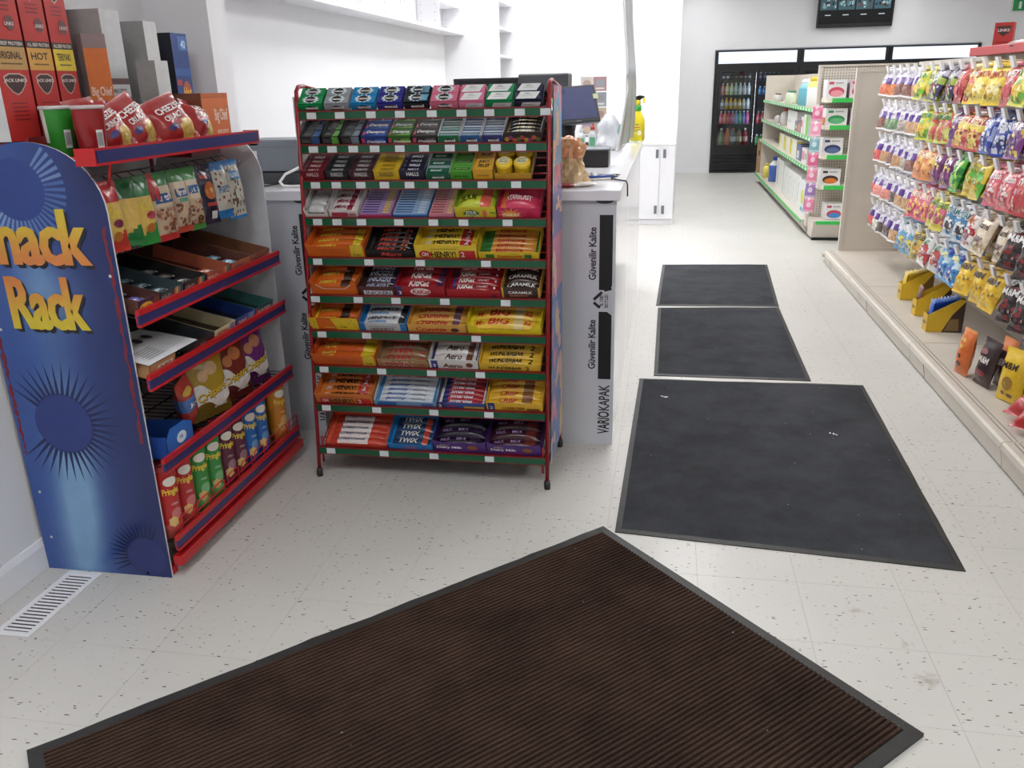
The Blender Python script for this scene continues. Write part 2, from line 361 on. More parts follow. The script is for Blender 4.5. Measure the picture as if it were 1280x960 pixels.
# ------------------------------------------------------------------ the room
XL, YB, XR, YF, ZC = -2.006, 15.4, 7.0, -2.2, 3.0
TX0, TY0, TS = -1.992, .883, .3055      # tile grid: 13 columns x 23 rows
NTX, NTY = 13, 23
tx1 = TX0 + NTX * TS; ty1 = TY0 + NTY * TS
b = MB()
b.box(TX0, tx1, TY0, ty1, -.1, -.0012)
fl = b.build('floor', 'grout')
struct(fl)
b = MB()
for (x0, x1, y0, y1) in ((XL - .1, TX0 - .001, YF, YB + 1.2), (tx1, XR, YF, YB + 1.2), (TX0 - .001, tx1, YF, TY0), (TX0 - .001, tx1, ty1, YB + 1.2)):
    b.box(x0, x1, y0, y1, -.1, 0)
b.build('floor_field', 'floor', fl)
tm = MB(); tm.box(.0004, TS - .0004, .0004, TS - .0004, -.003, 0); tme = tm.mesh('tile'); tme.materials.append(M['floor'])
for j in range(NTY):
    for i in range(NTX):
        o = bpy.data.objects.new('tile', tme); COL.objects.link(o); o.location = (TX0 + i * TS, TY0 + j * TS, 0); o.parent = fl
def wall(name, *boxes, mat='wall'):
    b = MB()
    for q in boxes: b.box(*q)
    return struct(b.build(name, mat))
wall('wall_left', (XL - .12, XL, YF, YB, 0, ZC), (XL - .005, -1.74, 3.247, 3.39, 0, ZC), (XL - .005, -1.63, 7.95, 8.4, 0, ZC))
CX0, CX1, CZ = .735, 4.825, 1.985
wall('wall_back', (XL, CX0, YB, YB + .1, 0, ZC), (CX1, XR, YB, YB + .1, 0, ZC), (CX0, CX1, YB, YB + .1, CZ, ZC))
wall('wall_right', (XR, XR + .1, YF, YB, 0, ZC))
wall('wall_front', (XL, XR, YF - .1, YF, 0, ZC))
wall('wall_inner', (XL, .115, 10.6, 10.7, 0, ZC), (.015, .115, 10.7, YB, 0, ZC), (-.9, -.86, 10.57, 10.6, 0, ZC))
b = MB(); b.box(XL, XR, YF, YB, ZC, ZC + .1); struct(b.build('ceiling', 'ceil'))
b = MB(); b.prism([(XL - .001, 0), (XL + .014, 0), (XL + .014, .085), (XL + .006, .105), (XL - .001, .105)], 1, YF, 3.247)
struct(b.build('baseboard_left', 'trimw'))
b = MB(); b.box(.115, CX0, YB - .012, YB, 0, .08); struct(b.build('baseboard_back', 'trimw'))
# unseen ceiling troffers, some added only to brighten walls and the front
for i, (x, y, k) in enumerate(LIGHTS):
    t = thing('ceiling_light', 'unseen recessed fluorescent ceiling troffer with white frame', 'ceiling light', (x, y, ZC - .03), group='fluorescent ceiling troffers')
    b = MB()
    for q in ((-.31, -.28, -.61, .61), (.28, .31, -.61, .61), (-.28, .28, -.61, -.58), (-.28, .28, .58, .61)): b.box(q[0], q[1], q[2], q[3], 0, .03)
    b.build('frame', 'trimw', t)
    b = MB(); b.box(-.28, .28, -.58, .58, .008, .02)
    b.build('diffuser', emitmat('troffer_light_%d' % i, (251, 251, 252), TUBE * k), t)

# ------------------------------------------------------------------ door mats
def lerp2(q, s, t):
    a, b_, c, d = q    # corners: near-left, near-right, far-right, far-left
    return ((a[0] * (1 - s) + b_[0] * s) * (1 - t) + (d[0] * (1 - s) + c[0] * s) * t, (a[1] * (1 - s) + b_[1] * s) * (1 - t) + (d[1] * (1 - s) + c[1] * s) * t)
def grey_mat(q, label, edge=.022, seed=0):
    t = thing('door_mat', label, 'mat', (0, 0, 0))
    W = (V(q[0]) - V(q[1])).length; H = (V(q[0]) - V(q[3])).length; es, et = edge / W, edge / H
    b = MB(); n = 16; pts = []
    for i in range(n): pts.append((i / n, 0))
    for i in range(n): pts.append((1, i / n))
    for i in range(n): pts.append((1 - i / n, 1))
    for i in range(n): pts.append((0, 1 - i / n))
    k = len(pts); vs_ = []
    for ring, (ins, z) in enumerate(((0, 0), (0, .0035), (1, .0065), (1, .003))):
        for (s, tt) in pts:
            s2 = s + ins * es * (1 - 2 * s); t2 = tt + ins * et * (1 - 2 * tt)
            x, y = lerp2(q, s2, t2); wz = .003 * noise.noise((x * 5 + seed, y * 5, ring)) if ring == 1 else 0
            vs_.append((x, y, max(0, z + wz)))
    fs = [(r * k + i, r * k + (i + 1) % k, (r + 1) * k + (i + 1) % k, (r + 1) * k + i) for r in range(3) for i in range(k)]
    b.add(vs_, fs); b.build('rubber_edge', 'pad', t)
    b = MB(); n = 24; vs_ = []
    for j in range(n + 1):
        for i in range(n + 1):
            x, y = lerp2(q, es + (1 - 2 * es) * i / n, et + (1 - 2 * et) * j / n)
            rim = 0 < i < n and 0 < j < n
            vs_.append((x, y, .0095 + .0015 * noise.noise((x * 3 + seed, y * 3, 0)) if rim else .005))
    b.add(vs_, [(j * (n + 1) + i, j * (n + 1) + i + 1, (j + 1) * (n + 1) + i + 1, (j + 1) * (n + 1) + i) for j in range(n) for i in range(n)], smooth=True)
    b.build('carpet_pile', 'greymat', t)
    return t
m1 = grey_mat([(-.13, 2.648), (.988, 2.545), (1.038, 4.333), (-.098, 4.308)], 'largest charcoal carpet mat with a scrap of lint, touching the brown ribbed mat', seed=1)
b = MB()
for cx, cy, n in ((.05, 4.02, 5), (.765, 3.62, 3)):
    for i in range(n):
        a = random.uniform(0, 6.28); l = random.uniform(.008, .02); x = cx + random.uniform(-.02, .02); y = cy + random.uniform(-.012, .012)
        b.quad((x, y, .0125), (x + l * math.cos(a), y + l * math.sin(a), .0125), (x + l * math.cos(a) - .005, y + l * math.sin(a) + .008, .0145), (x - .004, y + .008, .013))
tag(b.build('lint_scraps', 'paper'), 'scraps of pale lint lying on the largest charcoal mat', 'lint')
grey_mat([(-.024, 4.372), (.788, 4.37), (.806, 5.93), (-.02, 5.85)], 'charcoal carpet mat between the two other charcoal mats', seed=2)
grey_mat([(-.034, 5.91), (.81, 5.955), (.884, 7.424), (0., 7.367)], 'farthest charcoal carpet mat from the brown ribbed mat', seed=3)
A, B, C = V((-1.463, 1.39)), V((-.173, 2.669)), V((.657, 1.765)); D = A + (C - B)
t = thing('ribbed_mat', 'dark brown ribbed entrance mat with black rubber edge lying askew', 'mat', (0, 0, 0))
eu = (B - A).normalized(); ev = (C - B).normalized(); LU = (B - A).length; LV = (C - B).length; E_ = .033
def bm_pt(u, v, z): p = A + eu * u + ev * v; return (p.x, p.y, z)
b = MB(); n = 40; ring = []
for i in range(n): ring.append((LU * i / n, 0))
for i in range(n): ring.append((LU, LV * i / n))
for i in range(n): ring.append((LU * (1 - i / n), LV))
for i in range(n): ring.append((0, LV * (1 - i / n)))
k = len(ring); vs_ = []
for r, (ins, z) in enumerate(((0, 0), (0, .0105), (1, .0125), (1, .008))):
    for (u, v) in ring:
        uu = min(max(u, E_ * ins), LU - E_ * ins); vv = min(max(v, E_ * ins), LV - E_ * ins)
        wv = .007 * noise.noise((u * 6, v * 6, 3)) if r < 2 and v < .001 else 0     # frayed, wavy long edge
        wz = .004 * abs(noise.noise((u * 9, 0, 1))) if r == 1 and v < .001 else 0
        vs_.append(bm_pt(uu, vv + wv, .0115 * (1 if r else 0) * 0 + z + wz))
b.add(vs_, [(r * k + i, r * k + (i + 1) % k, (r + 1) * k + (i + 1) % k, (r + 1) * k + i) for r in range(3) for i in range(k)])
b.build('rubber_edge', 'pad', t)
b = MB(); nr = 80; P_ = (LV - 2 * E_) / nr; vs_ = []; fs = []; seg = 20
prof = ((0, .005), (.14, .0145), (.4, .0165), (.64, .0145), (.78, .005))
rows = [(E_ + (i + a) * P_, z) for i in range(nr) for a, z in prof] + [(LV - E_, .005)]
for v, z in rows:
    for i in range(seg + 1):
        u = E_ + (LU - 2 * E_) * i / seg; vs_.append(bm_pt(u, v + .0012 * noise.noise((u * 4, v * 3, 0)), z + .0015 * noise.noise((u * 7, v * 7, 5))))
fs = [(j * (seg + 1) + i, j * (seg + 1) + i + 1, (j + 1) * (seg + 1) + i + 1, (j + 1) * (seg + 1) + i) for j in range(len(rows) - 1) for i in range(seg)]
b.add(vs_, [f[::-1] for f in fs], smooth=False)
rp = b.build('ribbed_pile', 'brownmat', t); rp['kind'] = 'stuff'
# floor register
t = thing('floor_register', 'white metal floor vent with slots beside the baseboard', 'floor vent', (0, 0, 0))
b = MB(); x0, x1, y0, y1 = -1.905, -1.785, 1.80, 2.148
for q in ((x0, x0 + .018, y0, y1), (x1 - .018, x1, y0, y1), (x0 + .018, x1 - .018, y0, y0 + .02), (x0 + .018, x1 - .018, y1 - .02, y1)): b.box(*q, 0, .004)
b.build('frame', 'trimw', t, bev=.001)
b = MB(); b.box(x0 + .018, x1 - .018, y0 + .02, y1 - .02, .0002, .0006); b.build('duct_opening', 'black', t)
for i in range(19):
    b = MB(); yy = y0 + .027 + i * .0163; b.prism([(yy, .001), (yy + .005, .0035), (yy + .0068, .0035), (yy + .002, .001)], 0, x0 + .018, x1 - .018)
    b.build('slat', 'trimw', t)

# ------------------------------------------------------------------ sales counter
YC = 3.42
ct = thing('sales_counter', 'long white L-shaped sales counter with glossy front and film-covered end panel', 'counter', (-1.1, 4.5, 0))
def cpart(b, name, mat, bev=0): o = b.build(name, mat, ct, bev=bev); o.matrix_parent_inverse = Matrix.Translation((1.1, -4.5, 0)); return o
b = MB(); b.prism([(XL + .002, 3.392), (-.172, 3.392), (-.172, 6.5), (-.86, 6.5), (-.86, 4.02), (XL + .002, 4.02)], 2, 1.056, 1.096)
cpart(b, 'worktop', 'lam', .003)
b = MB(); b.box(XL + .003, -.188, YC, YC + .018, 0, 1.056)
ep = cpart(b, 'end_panel', 'greylam')
for y0, y1 in ((YC + .02, 4.56), (4.565, 5.77), (5.775, 6.47)):
    b = MB(); b.box(-.206, -.188, y0, y1, .0, 1.054); cpart(b, 'front_panel', 'lam', .0015)
b = MB(); b.box(-.84, -.206, 6.452, 6.47, 0, 1.056); b.box(XL + .003, -.85, 3.98, 4.0, 0, 1.056); b.box(-.85, -.83, 4.0, 6.47, 0, 1.056); cpart(b, 'inner_panel', 'lam')
def film(b, xs, full=True):
    s = front(0, 0, YC)
    b.rect(s, xs, .690, .054, .307, BLK); b.rect(s, xs, .302, .054, .296, BLK)
    b.text('Güvenilir Kalite', s, xs - .043, .731, .031, .217, (30, 30, 32), turn=True)
    b.text('Güvenilir Kalite', s, xs - .043, .346, .031, .217, (30, 30, 32), turn=True)
    b.text('VARIO', s, xs, .049, .052, .105, BLK, turn=True); b.text('KAPAK', s, xs + .004, .158, .046, .118, (60, 60, 64), turn=True)
    # recycling arrows around the film's mark
    cx, cy = xs + .025, .645
    b.shape([(cx - .056, cy), (cx + .03, cy + .062), (cx + .03, cy - .062)], [(0, 2, 1)], lambda x, y: s(x, y) + V((0, -.0002, 0)), (205, 207, 214))
    for (p, q) in (((-.046, .004), (-.012, .036)), ((-.004, .044), (.027, .052)), ((-.046, -.008), (-.02, -.03))):
        dx, dy = q[0] - p[0], q[1] - p[1]; l = math.hypot(dx, dy); nx, ny = -dy / l * .006, dx / l * .006
        b.shape([(cx + p[0] - nx, cy + p[1] - ny), (cx + q[0] - nx, cy + q[1] - ny), (cx + q[0] + nx, cy + q[1] + ny), (cx + p[0] + nx, cy + p[1] + ny)], [(0, 1, 2, 3)], lambda x, y: s(x, y) + V((0, -.0004, 0)), BLK)
    b.text('% 100', lambda x, y: s(x, y) + V((0, -.0004, 0)), cx - .022, cy - .024, .016, .046, BLK, turn=True)
    b.text('RECYCLED', lambda x, y: s(x, y) + V((0, -.0004, 0)), cx - .001, cy - .03, .014, .056, BLK, turn=True)
    b.shape([(xs - .018 + .075 * (1 - math.cos(math.pi * i / 10)) / 2, 1.055 - .014 * math.sin(math.pi * i / 10)) for i in range(11)], [tuple(range(11))], s, (70, 72, 76))
b = MB(); film(b, -.254)
b.build('film_print', 'card', ep); b = MB(); film(b, -1.535); b.build('film_print', 'card', ep)
# low cupboard and its doors behind the counter
t = thing('low_cupboard', 'low white cupboard with small metal handles standing before the inner wall', 'cupboard', (-.4, 9.6, 0))
b = MB(); b.box(-.5, .49, .018, .955, 0, .85); b.build('body', 'lam', t)
b = MB(); b.box(-.505, .495, 0, .955, .85, .87); b.build('worktop', 'lam', t)
for x0, x1 in ((-.5, -.172), (-.168, .33), (.334, .49)):
    b = MB(); b.box(x0, x1, 0, .017, .06, .846); d = b.build('door', 'lam', t, bev=.002)
    for zz in (.72, .12):
        xx = x1 - .045 if x0 < 0 else x0 + .03
        b = MB(); b.box(xx, xx + .03, -.012, 0, zz, zz + .09); b.build('handle', 'grey', d, bev=.003)
# cabinets on the left wall over the counter
t = thing('wall_cabinet', 'white open wall cabinet with drilled shelf pin holes over the counter', 'cabinet', (XL, 6, 1.93))
XF = .186
b = MB(); b.box(.002, XF, -2.4, 1.945, 0, .02); b.build('bottom_board', 'trimw', t)
for yy in (-2.4, -1.6, -.74, .17, 1.1, 1.92):
    b = MB(); b.box(.002, XF - .003, yy, yy + .018, .02, .95); d = b.build('divider', 'trimw', t)
    b = MB()
    for zz in range(14):
        for xx in (.035, .15):
            b.add([(xx + .003 * math.cos(a), yy - .0004, .07 + zz * .06 + .003 * math.sin(a)) for a in (0, 1.05, 2.1, 3.14, 4.2, 5.24)], [(0, 1, 2, 3, 4, 5)])
    b.build('pin_holes', 'dgrey', d)
b = MB(); b.box(.002, XF, -2.4, 1.945, .95, .97); b.build('top_board', 'trimw', t)
for y0, y1, z in ((1.12, 1.918, .215), (.19, 1.098, .4), (-.72, .168, .4), (-1.58, -.742, .4)):
    b = MB(); b.box(.002, XF - .02, y0, y1, z, z + .018); b.build('shelf', 'trimw', t)
t = thing('open_bookcase', 'tall white open bookcase with shelves against the left wall', 'bookcase', (XL, 8.7, 0))
for yy in (-.3, .52):
    b = MB(); b.box(.002, .42, yy, yy + .018, 0, 2.7); b.build('side_panel', 'trimw', t)
b = MB(); b.box(.002, .012, -.28, .52, 0, 2.7); b.build('back_panel', 'trimw', t)
for z in (.1, .5, .9, 1.2, 1.5, 1.76, 2.01, 2.25, 2.5):
    b = MB(); b.box(.012, .4, -.28, .52, z, z + .018); b.build('shelf', 'trimw', t)

# ------------------------------------------------------------------ candy rack
RX0, RX1 = -1.352, -.412
def ry(z): return 2.955 + .1 * z
rk = thing('candy_rack', 'red wire candy rack of ten sloped shelves with green price strips', 'display rack', (-.88, 3.1, 0))
def rpart(b, name, mat, parent=None, bev=0):
    o = b.build(name, mat, parent or rk, bev=bev)
    if parent is None: o.matrix_parent_inverse = Matrix.Translation((.88, -3.1, 0))
    return o
for x in (RX0, RX1):
    b = MB(); b.tube([(x, ry(0.03), .03), (x, ry(1.49), 1.49), (x, ry(1.5) + .02, 1.505), (x, ry(1.5) + .07, 1.508)], .008, 8); rpart(b, 'front_post', 'rackred')
    b = MB(); b.lathe([(.012, 0), (.013, .022), (.010, .036)], 10, o=(x, ry(.01), 0)); rpart(b, 'rubber_foot', 'rubber')
    b = MB(); b.tube([(x, 3.372, .03), (x, 3.372, 1.49)], .007, 8); rpart(b, 'rear_post', 'rackred')
    b = MB(); b.lathe([(.012, 0), (.013, .022), (.010, .036)], 10, o=(x, 3.372, 0)); rpart(b, 'rubber_foot', 'rubber')
    b = MB(); b.tube([(x, ry(.1), .1), (x, 3.372, .1)], .005, 6); rpart(b, 'side_rail', 'rackred'); b = MB(); b.tube([(x, ry(1.5) + .06, 1.508), (x, 3.372, 1.488)], .006, 6); rpart(b, 'side_rail', 'rackred')
    b = MB(); b.tube([(x + (.018 if x < -1 else -.018), ry(.06) + .006, .06), (x + (.018 if x < -1 else -.018), ry(.16), .17)], .005, 6); rpart(b, 'foot_brace', 'rackred')
b = MB(); b.box(RX0 + .01, RX1 - .01, 3.352, 3.358, .12, 1.40); rpart(b, 'added_dark_back', 'rackdark')  # dark board added to darken the gaps between shelves
# printed side cards: pale on the left, bright swirls on the right
b = MB(); b.box(RX0 - .012, RX0 - .009, 2.99 + .1, 3.36, .12, 1.47); rpart(b, 'side_card', 'paper')
b = MB()
pal = [(96, 124, 196), (128, 112, 184), (226, 120, 160), (240, 186, 160), (246, 214, 130), (110, 170, 220), (224, 96, 130), (90, 180, 140)]
ny, nx = 60, 12
def swirl(y, z):
    k = noise.noise((y * 5, z * 4.2, 2.3)) + .5 * noise.noise((y * 11, z * 9, 7)); base = 5 if z > 1.2 else (1 if z > .95 else (2 if z > .72 else 0))
    if k > .42: return pal[4]
    if k > .2: return pal[3]
    if k < -.42: return pal[7] if z < .8 else pal[6]
    if k < -.25: return pal[2]
    return pal[base]
vs_ = []; fs = []; cs = []
for j in range(ny + 1):
    z = .09 + 1.4 * j / ny
    for i in range(nx + 1): y = ry(z) + .022 + (3.362 - ry(z) - .022) * i / nx; vs_.append((RX1 + .012, y, z))
for j in range(ny):
    for i in range(nx):
        fs.append((j * (nx + 1) + i, j * (nx + 1) + i + 1, (j + 1) * (nx + 1) + i + 1, (j + 1) * (nx + 1) + i)); a = vs_[fs[-1][0]]; cs.append(swirl(a[1], a[2]))
b.add(vs_, fs, lambda i: cs[i])
b.add([(RX1 + .009, ry(.09) + .022, .09), (RX1 + .009, 3.362, .09), (RX1 + .009, 3.362, 1.49), (RX1 + .009, ry(1.49) + .022, 1.49)], [(3, 2, 1, 0)], (230, 226, 224))
rpart(b, 'side_card', 'gloss')
SH = [1.418, 1.299, 1.170, 1.035, .886, .742, .604, .464, .307, .128]
TAGS = [[.03, .15, .28, .40, .53, .65, .76, .88, .98], [.03, .11, .20, .29, .395, .495, .60, .695, .785, .885], [.03, .12, .225, .325, .43, .53, .625, .73, .865], [.03, .115, .22, .38, .525, .65, .83],
        [.02, .245, .465, .74], [.0, .19, .355, .565, .82], [.02, .22, .43, .695], [.02, .28, .50, .71], [.02, .25, .505, .745], [.03, .275, .50, .745]]
TILT = [41] + [28] * 9
shelf_obj = []
for r, z in enumerate(SH):
    s_ = bpy.data.objects.new('shelf', None); tl = R(TILT[r])
    b = MB(); w0, w1 = RX0 + .012, RX1 - .012; dep = .095 if r == 0 else .215
    # wire deck in shelf coordinates: x across, y up the slope, z normal
    for i in range(15): b.box(w0 + (w1 - w0) * i / 14 - .0015, w0 + (w1 - w0) * i / 14 + .0015, 0, dep, -.004, -.001)
    for yy in (0, .05, dep) if r == 0 else (0, .05, .1, .15, dep): b.box(w0, w1, yy - .0025, yy + .0025, -.007, -.003)
    o = b.build('shelf', 'rackred', rk); o.matrix_parent_inverse = Matrix.Translation((.88, -3.1, 0)); o.location = (0, ry(z), z); o.rotation_euler = (tl, 0, 0)
    # everything else hangs off the deck object in its own tilted frame; counter-rotate so strips stand upright
    inv = Matrix.Rotation(-tl, 4, 'X')
    b = MB(); b.box(w0 - .004, w1 + .004, -.010, -.007, -.027, -.001); g = b.build('price_strip', 'greenstrip', o); g.matrix_local = inv
    b = MB(); b.box(w0 - .006, w1 + .006, -.012, .002, -.001, .004); b.box(w0 - .006, w1 + .006, -.010, -.004, -.031, -.027); g2 = b.build('front_rail', 'dred', o); g2.matrix_local = inv
    for k in TAGS[r]:
        xx = w0 + k * (w1 - w0); b = MB(); b.box(xx, xx + .036, -.0116, -.010, -.026, -.003)
        s = front(xx, -.026, -.0116)
        b2 = b; b.rect(s, .004, .013, .028, .004, (120, 126, 130)); b.rect(s, .004, .005, .02, .003, (140, 146, 150))
        g3 = b.build('price_tag', 'tag', o); g3.matrix_local = inv
    shelf_obj.append(o)

ORD = ['top', 'second', 'third', 'fourth', 'fifth', 'sixth', 'seventh', 'eighth', 'ninth', 'bottom']
def slope(r, x, y=0, zn=0):
    """world matrix of the tilted frame on shelf r"""
    return Matrix.Translation((x, ry(SH[r]), SH[r] + .001)) @ Matrix.Rotation(R(TILT[r]), 4, 'X') @ Matrix.Translation((0, y + .004, zn))
def tray(r, x0, x1, desc, col, d=.15, hf=.035, hb=.02, side=None, front_print=None, cut=None):
    """open printed card tray on rack shelf r; front_print(b, surf, w, h)"""
    hf *= 1.18 if r else 1
    w = x1 - x0 - .004; b = MB(); sc_ = side or col; th = .0018; hs = max(hf, hb)
    if cut: b.prism([(0, 0), (w, 0), (w, hf), (w * .82, hf * cut), (w * .18, hf * cut), (0, hf)], 1, 0, th, col)
    else: b.box(0, w, 0, th, 0, hf, col)
    b.box(0, w, d - th, d, 0, hb, sc_); b.box(0, w, 0, d, 0, th, sc_)
    for xx in (0, w - th): b.prism([(0, 0), (d, 0), (d, hb), (0, hf)], 0, xx, xx + th, sc_)
    s = front(0, 0, 0)
    if front_print: front_print(b, s, w, hf)
    o = b.build('display_tray', 'card'); o.matrix_world = slope(r, x0 + .002)
    tag(o, '%s on the %s candy rack shelf' % (desc, ORD[r]), 'candy box'); return o
def fill(r, x0, x1, name, cat, desc, n, make, d=.15, y0=.003, lift=.002, jit=0):
    """n alike items one behind the other up the slope; make(w, dep) -> (MB, material)"""
    w = x1 - x0 - .010; st = (d - 2 * y0) / n; b, mt = make(w, st); first = None; rs = random.Random(int(x0 * 1000) + r)
    for i in range(n):
        lab = '%s, %s in its %s candy shelf tray' % (desc, 'frontmost' if i == 0 else ('rearmost' if i == n - 1 else NTH[i]), ORD[r])
        if first is None: o = first = b.build(name, mt)
        else: o = first.copy(); COL.objects.link(o)
        o.matrix_world = slope(r, x0 + .005, y0 + i * st, lift + rs.uniform(0, jit)); tag(o, lab, cat, desc)
    return first
def mk_bar(col, txts, t=.022, end=None, mat='film', band=None):
    def f(w, st):
        b = MB(); ec = end or col
        def cf(a, c):
            if a < .06 or a > .94: return ec
            if band and band[0] < a < band[1]: return band[2]
            return col
        h = st * 1.12
        s = b.pillow((w / 2, 0, t / 2), (1, 0, 0), (0, 1, 0), (0, 0, 1), w, h, t, cf, nx=16, ny=6, seal='u', crink=.02, seed=len(txts), sealw=.03)
        for (tx, x, y, tw, th_, tc, sh) in txts: b.text(tx, s, x, y, tw, th_, tc, shear=sh)
        return b, mat
    return f
def mk_pack(col, decor=None, t=.03, tops=None, gap=.001):
    def f(w, st):
        b = MB(); b.box(0, w, gap, st - gap, 0, t, col, cols=tops)
        if decor: decor(b, plane((0, gap, t), (w, 0, 0), (0, st - 2 * gap, 0)), plane((0, gap, 0), (w, 0, 0), (0, 0, t)))
        return b, 'gloss'
    return f

# ---- top shelf: nine gum trays with two packs each
X1 = [-1.347, -1.246, -1.145, -1.043, -.943, -.844, -.738, -.641, -.537, -.434]
GUM = [('green', (10, 150, 80), 0), ('silver grey', (150, 156, 164), 0), ('sky blue', (16, 136, 200), 0), ('violet blue', (48, 48, 150), 0), ('black and ice blue', (24, 32, 44), 1), ('rose pink', (222, 110, 140), 0),
       ('pink and white', (226, 120, 158), 2), ('white and green', (20, 140, 80), 2), ('white and navy', (32, 38, 66), 2)]
for i, (nm, c, k) in enumerate(GUM):
    x0, x1 = X1[i], X1[i + 1]
    def fp(b, s, w, h, c=c, k=k):
        if k == 2: b.shape([(.02, 0), (w - .012, 0), (w - .004, h * .8), (.03, h * .8)], [(0, 1, 2, 3)], s, (206, 206, 208)); b.rect(s, .03, .008, .04, .004, (150, 150, 156))
        else:
            b.ell(lambda x, y: s(x, max(0, y)), w / 2, .002, .024, .02, BLK, n=18)
            b.text('excel', lambda x, y: s(x, y) + V((0, -.0005, 0)), w / 2 - .02, .006, .048, .014, WHITE)
    tray(0, x0, x1, nm + ' gum tray holding two packs', c, d=.088, hf=.024, hb=.02, front_print=fp)
    def dec(b, s, sf, c=c, k=k):
        if k == 2:
            b.shape([(.03, .05), (.78, .05), (.93, .95), (.18, .95)], [(0, 1, 2, 3)], s, (238, 240, 240)); b.rect(s, .3, .55, .35, .06, (150, 160, 160)); b.rect(s, .25, .35, .4, .05, (160, 170, 170)); b.rect(s, .35, .7, .2, .08, (90, 110, 110))
        else:
            if k == 1: b.shape([(.3, .1), (.95, .1), (.98, .9), (.5, .9)], [(0, 1, 2, 3)], s, (96, 170, 206))
            b.ell(s, .5, .5, .33, .46, (214, 232, 236), n=24, jag=.13); u = lambda x, y: s(x, y) + V((0, 0, .0004))
            b.ell(u, .5, .5, .21, .4, (26, 36, 46), n=16); u2 = lambda x, y: s(x, y) + V((0, 0, .0008)); b.text('excel', u2, .33, .36, .36, .28, WHITE)
    fill(0, x0, x1, 'gum_pack', 'gum pack', nm + ' gum pack in its tray', 2, mk_pack(c, dec, .028), d=.088)
# ---- second shelf
X2 = [-1.347, -1.263, -1.189, -1.11, -1.008, -.915, -.819, -.736, -.658, -.576, -.438]
for i, (nm, c, ac) in enumerate([('dark grey', (44, 48, 52), (50, 92, 150)), ('dark green', (30, 40, 30), (92, 164, 60)), ('pale and dark grey', (62, 66, 68), (120, 134, 150))]):
    tray(1, X2[i], X2[i + 1], nm + ' gum tray with coloured corner', (36, 38, 40), hf=.028, hb=.05, front_print=lambda b, s, w, h, ac=ac: (b.rect(s, w * .55, .001, w * .38, h * .9, ac), b.rect(s, .006, .008, w * .45, .003, (120, 124, 128)), b.rect(s, .006, .016, w * .4, .004, (96, 100, 104))))
    def dec(b, s, sf, ac=ac):
        b.shape([(.58, .04), (.94, .04), (.97, .9), (.66, .9)], [(0, 1, 2, 3)], s, ac); b.rect(s, .1, .3, .42, .12, (120, 124, 128)); b.rect(s, .1, .55, .3, .1, (96, 100, 104))
    fill(1, X2[i], X2[i + 1], 'gum_pack', 'gum pack', nm + ' gum pack with coloured corner', 3, mk_pack(c, dec, .026))
for i, (nm, c, c2) in enumerate([('royal blue', (24, 54, 136), (60, 110, 190)), ('leaf green', (46, 100, 30), (120, 170, 60)), ('charcoal', (40, 36, 38), (110, 104, 106))]):
    j = i + 3
    tray(1, X2[j], X2[j + 1], nm + ' slanted-lettering gum tray', c, hf=.026, hb=.03, front_print=lambda b, s, w, h, c2=c2: (b.rect(s, .002, .004, .012, .018, (206, 70, 96)), b.shape([(w * .45, .002), (w * .95, .002), (w * .9, .02), (w * .55, .018)], [(0, 1, 2, 3)], s, c2), b.text('Dentyne', lambda x, y: s(x, y) + V((0, -.0005, 0)), .02, .002, w * .72, .012, WHITE, shear=.4)))
    def dec(b, s, sf, c2=c2):
        b.shape([(.2, .05), (.96, .05), (.96, .3)], [(0, 1, 2)], s, c2); b.rect(s, .02, .1, .09, .5, (200, 74, 98)); b.text('Dentyne', lambda x, y: s(x, y) + V((0, 0, .0004)), .14, .25, .76, .48, WHITE, shear=.08)
    fill(1, X2[j], X2[j + 1], 'gum_pack', 'gum pack', nm + ' gum pack with slanted white lettering', 3, mk_pack(c, dec, .028))
for i, (nm, c) in enumerate([('emerald', (10, 108, 64)), ('mid blue', (24, 84, 150)), ('indigo', (44, 50, 126))]):
    j = i + 6
    tray(1, X2[j], X2[j + 1], nm + ' mint tray with four slim tins', c, hf=.024, hb=.04, side=(210, 216, 222), front_print=lambda b, s, w, h: (b.ell(lambda x, y: s(x, max(0, y)), w / 2, .002, .02, .016, BLK), b.text('excel', lambda x, y: s(x, y) + V((0, -.0005, 0)), w / 2 - .016, .004, .04, .012, WHITE)))
    fill(1, X2[j], X2[j + 1], 'mint_tin', 'mint tin', nm + ' slim mint tin with a bright rim', 4, mk_pack(c, lambda b, s, sf: (b.rect(s, .02, .7, .96, .26, (196, 206, 214)), b.rect(s, .05, .2, .9, .3, (120, 150, 160))), .022))
def multi(b, s, w, h):
    for k in range(9): b.ell(s, w * (.08 + .105 * k), .012 + .006 * math.sin(k * 2), .009, .009, [(196, 150, 50), (150, 60, 120), (200, 90, 60), (90, 120, 60), (180, 60, 60)][k % 5], n=8)
tray(1, X2[9], X2[10], 'black and gold fruit chew box', (48, 36, 34), hf=.034, hb=.03, front_print=multi)
fill(1, X2[9], X2[10], 'chew_roll', 'candy roll', 'dark fruit chew roll with gold stripe', 6, mk_bar((46, 38, 36), [('MIXED', .3, .25, .5, .4, (210, 190, 120), 0)], t=.018, end=(120, 90, 50)))
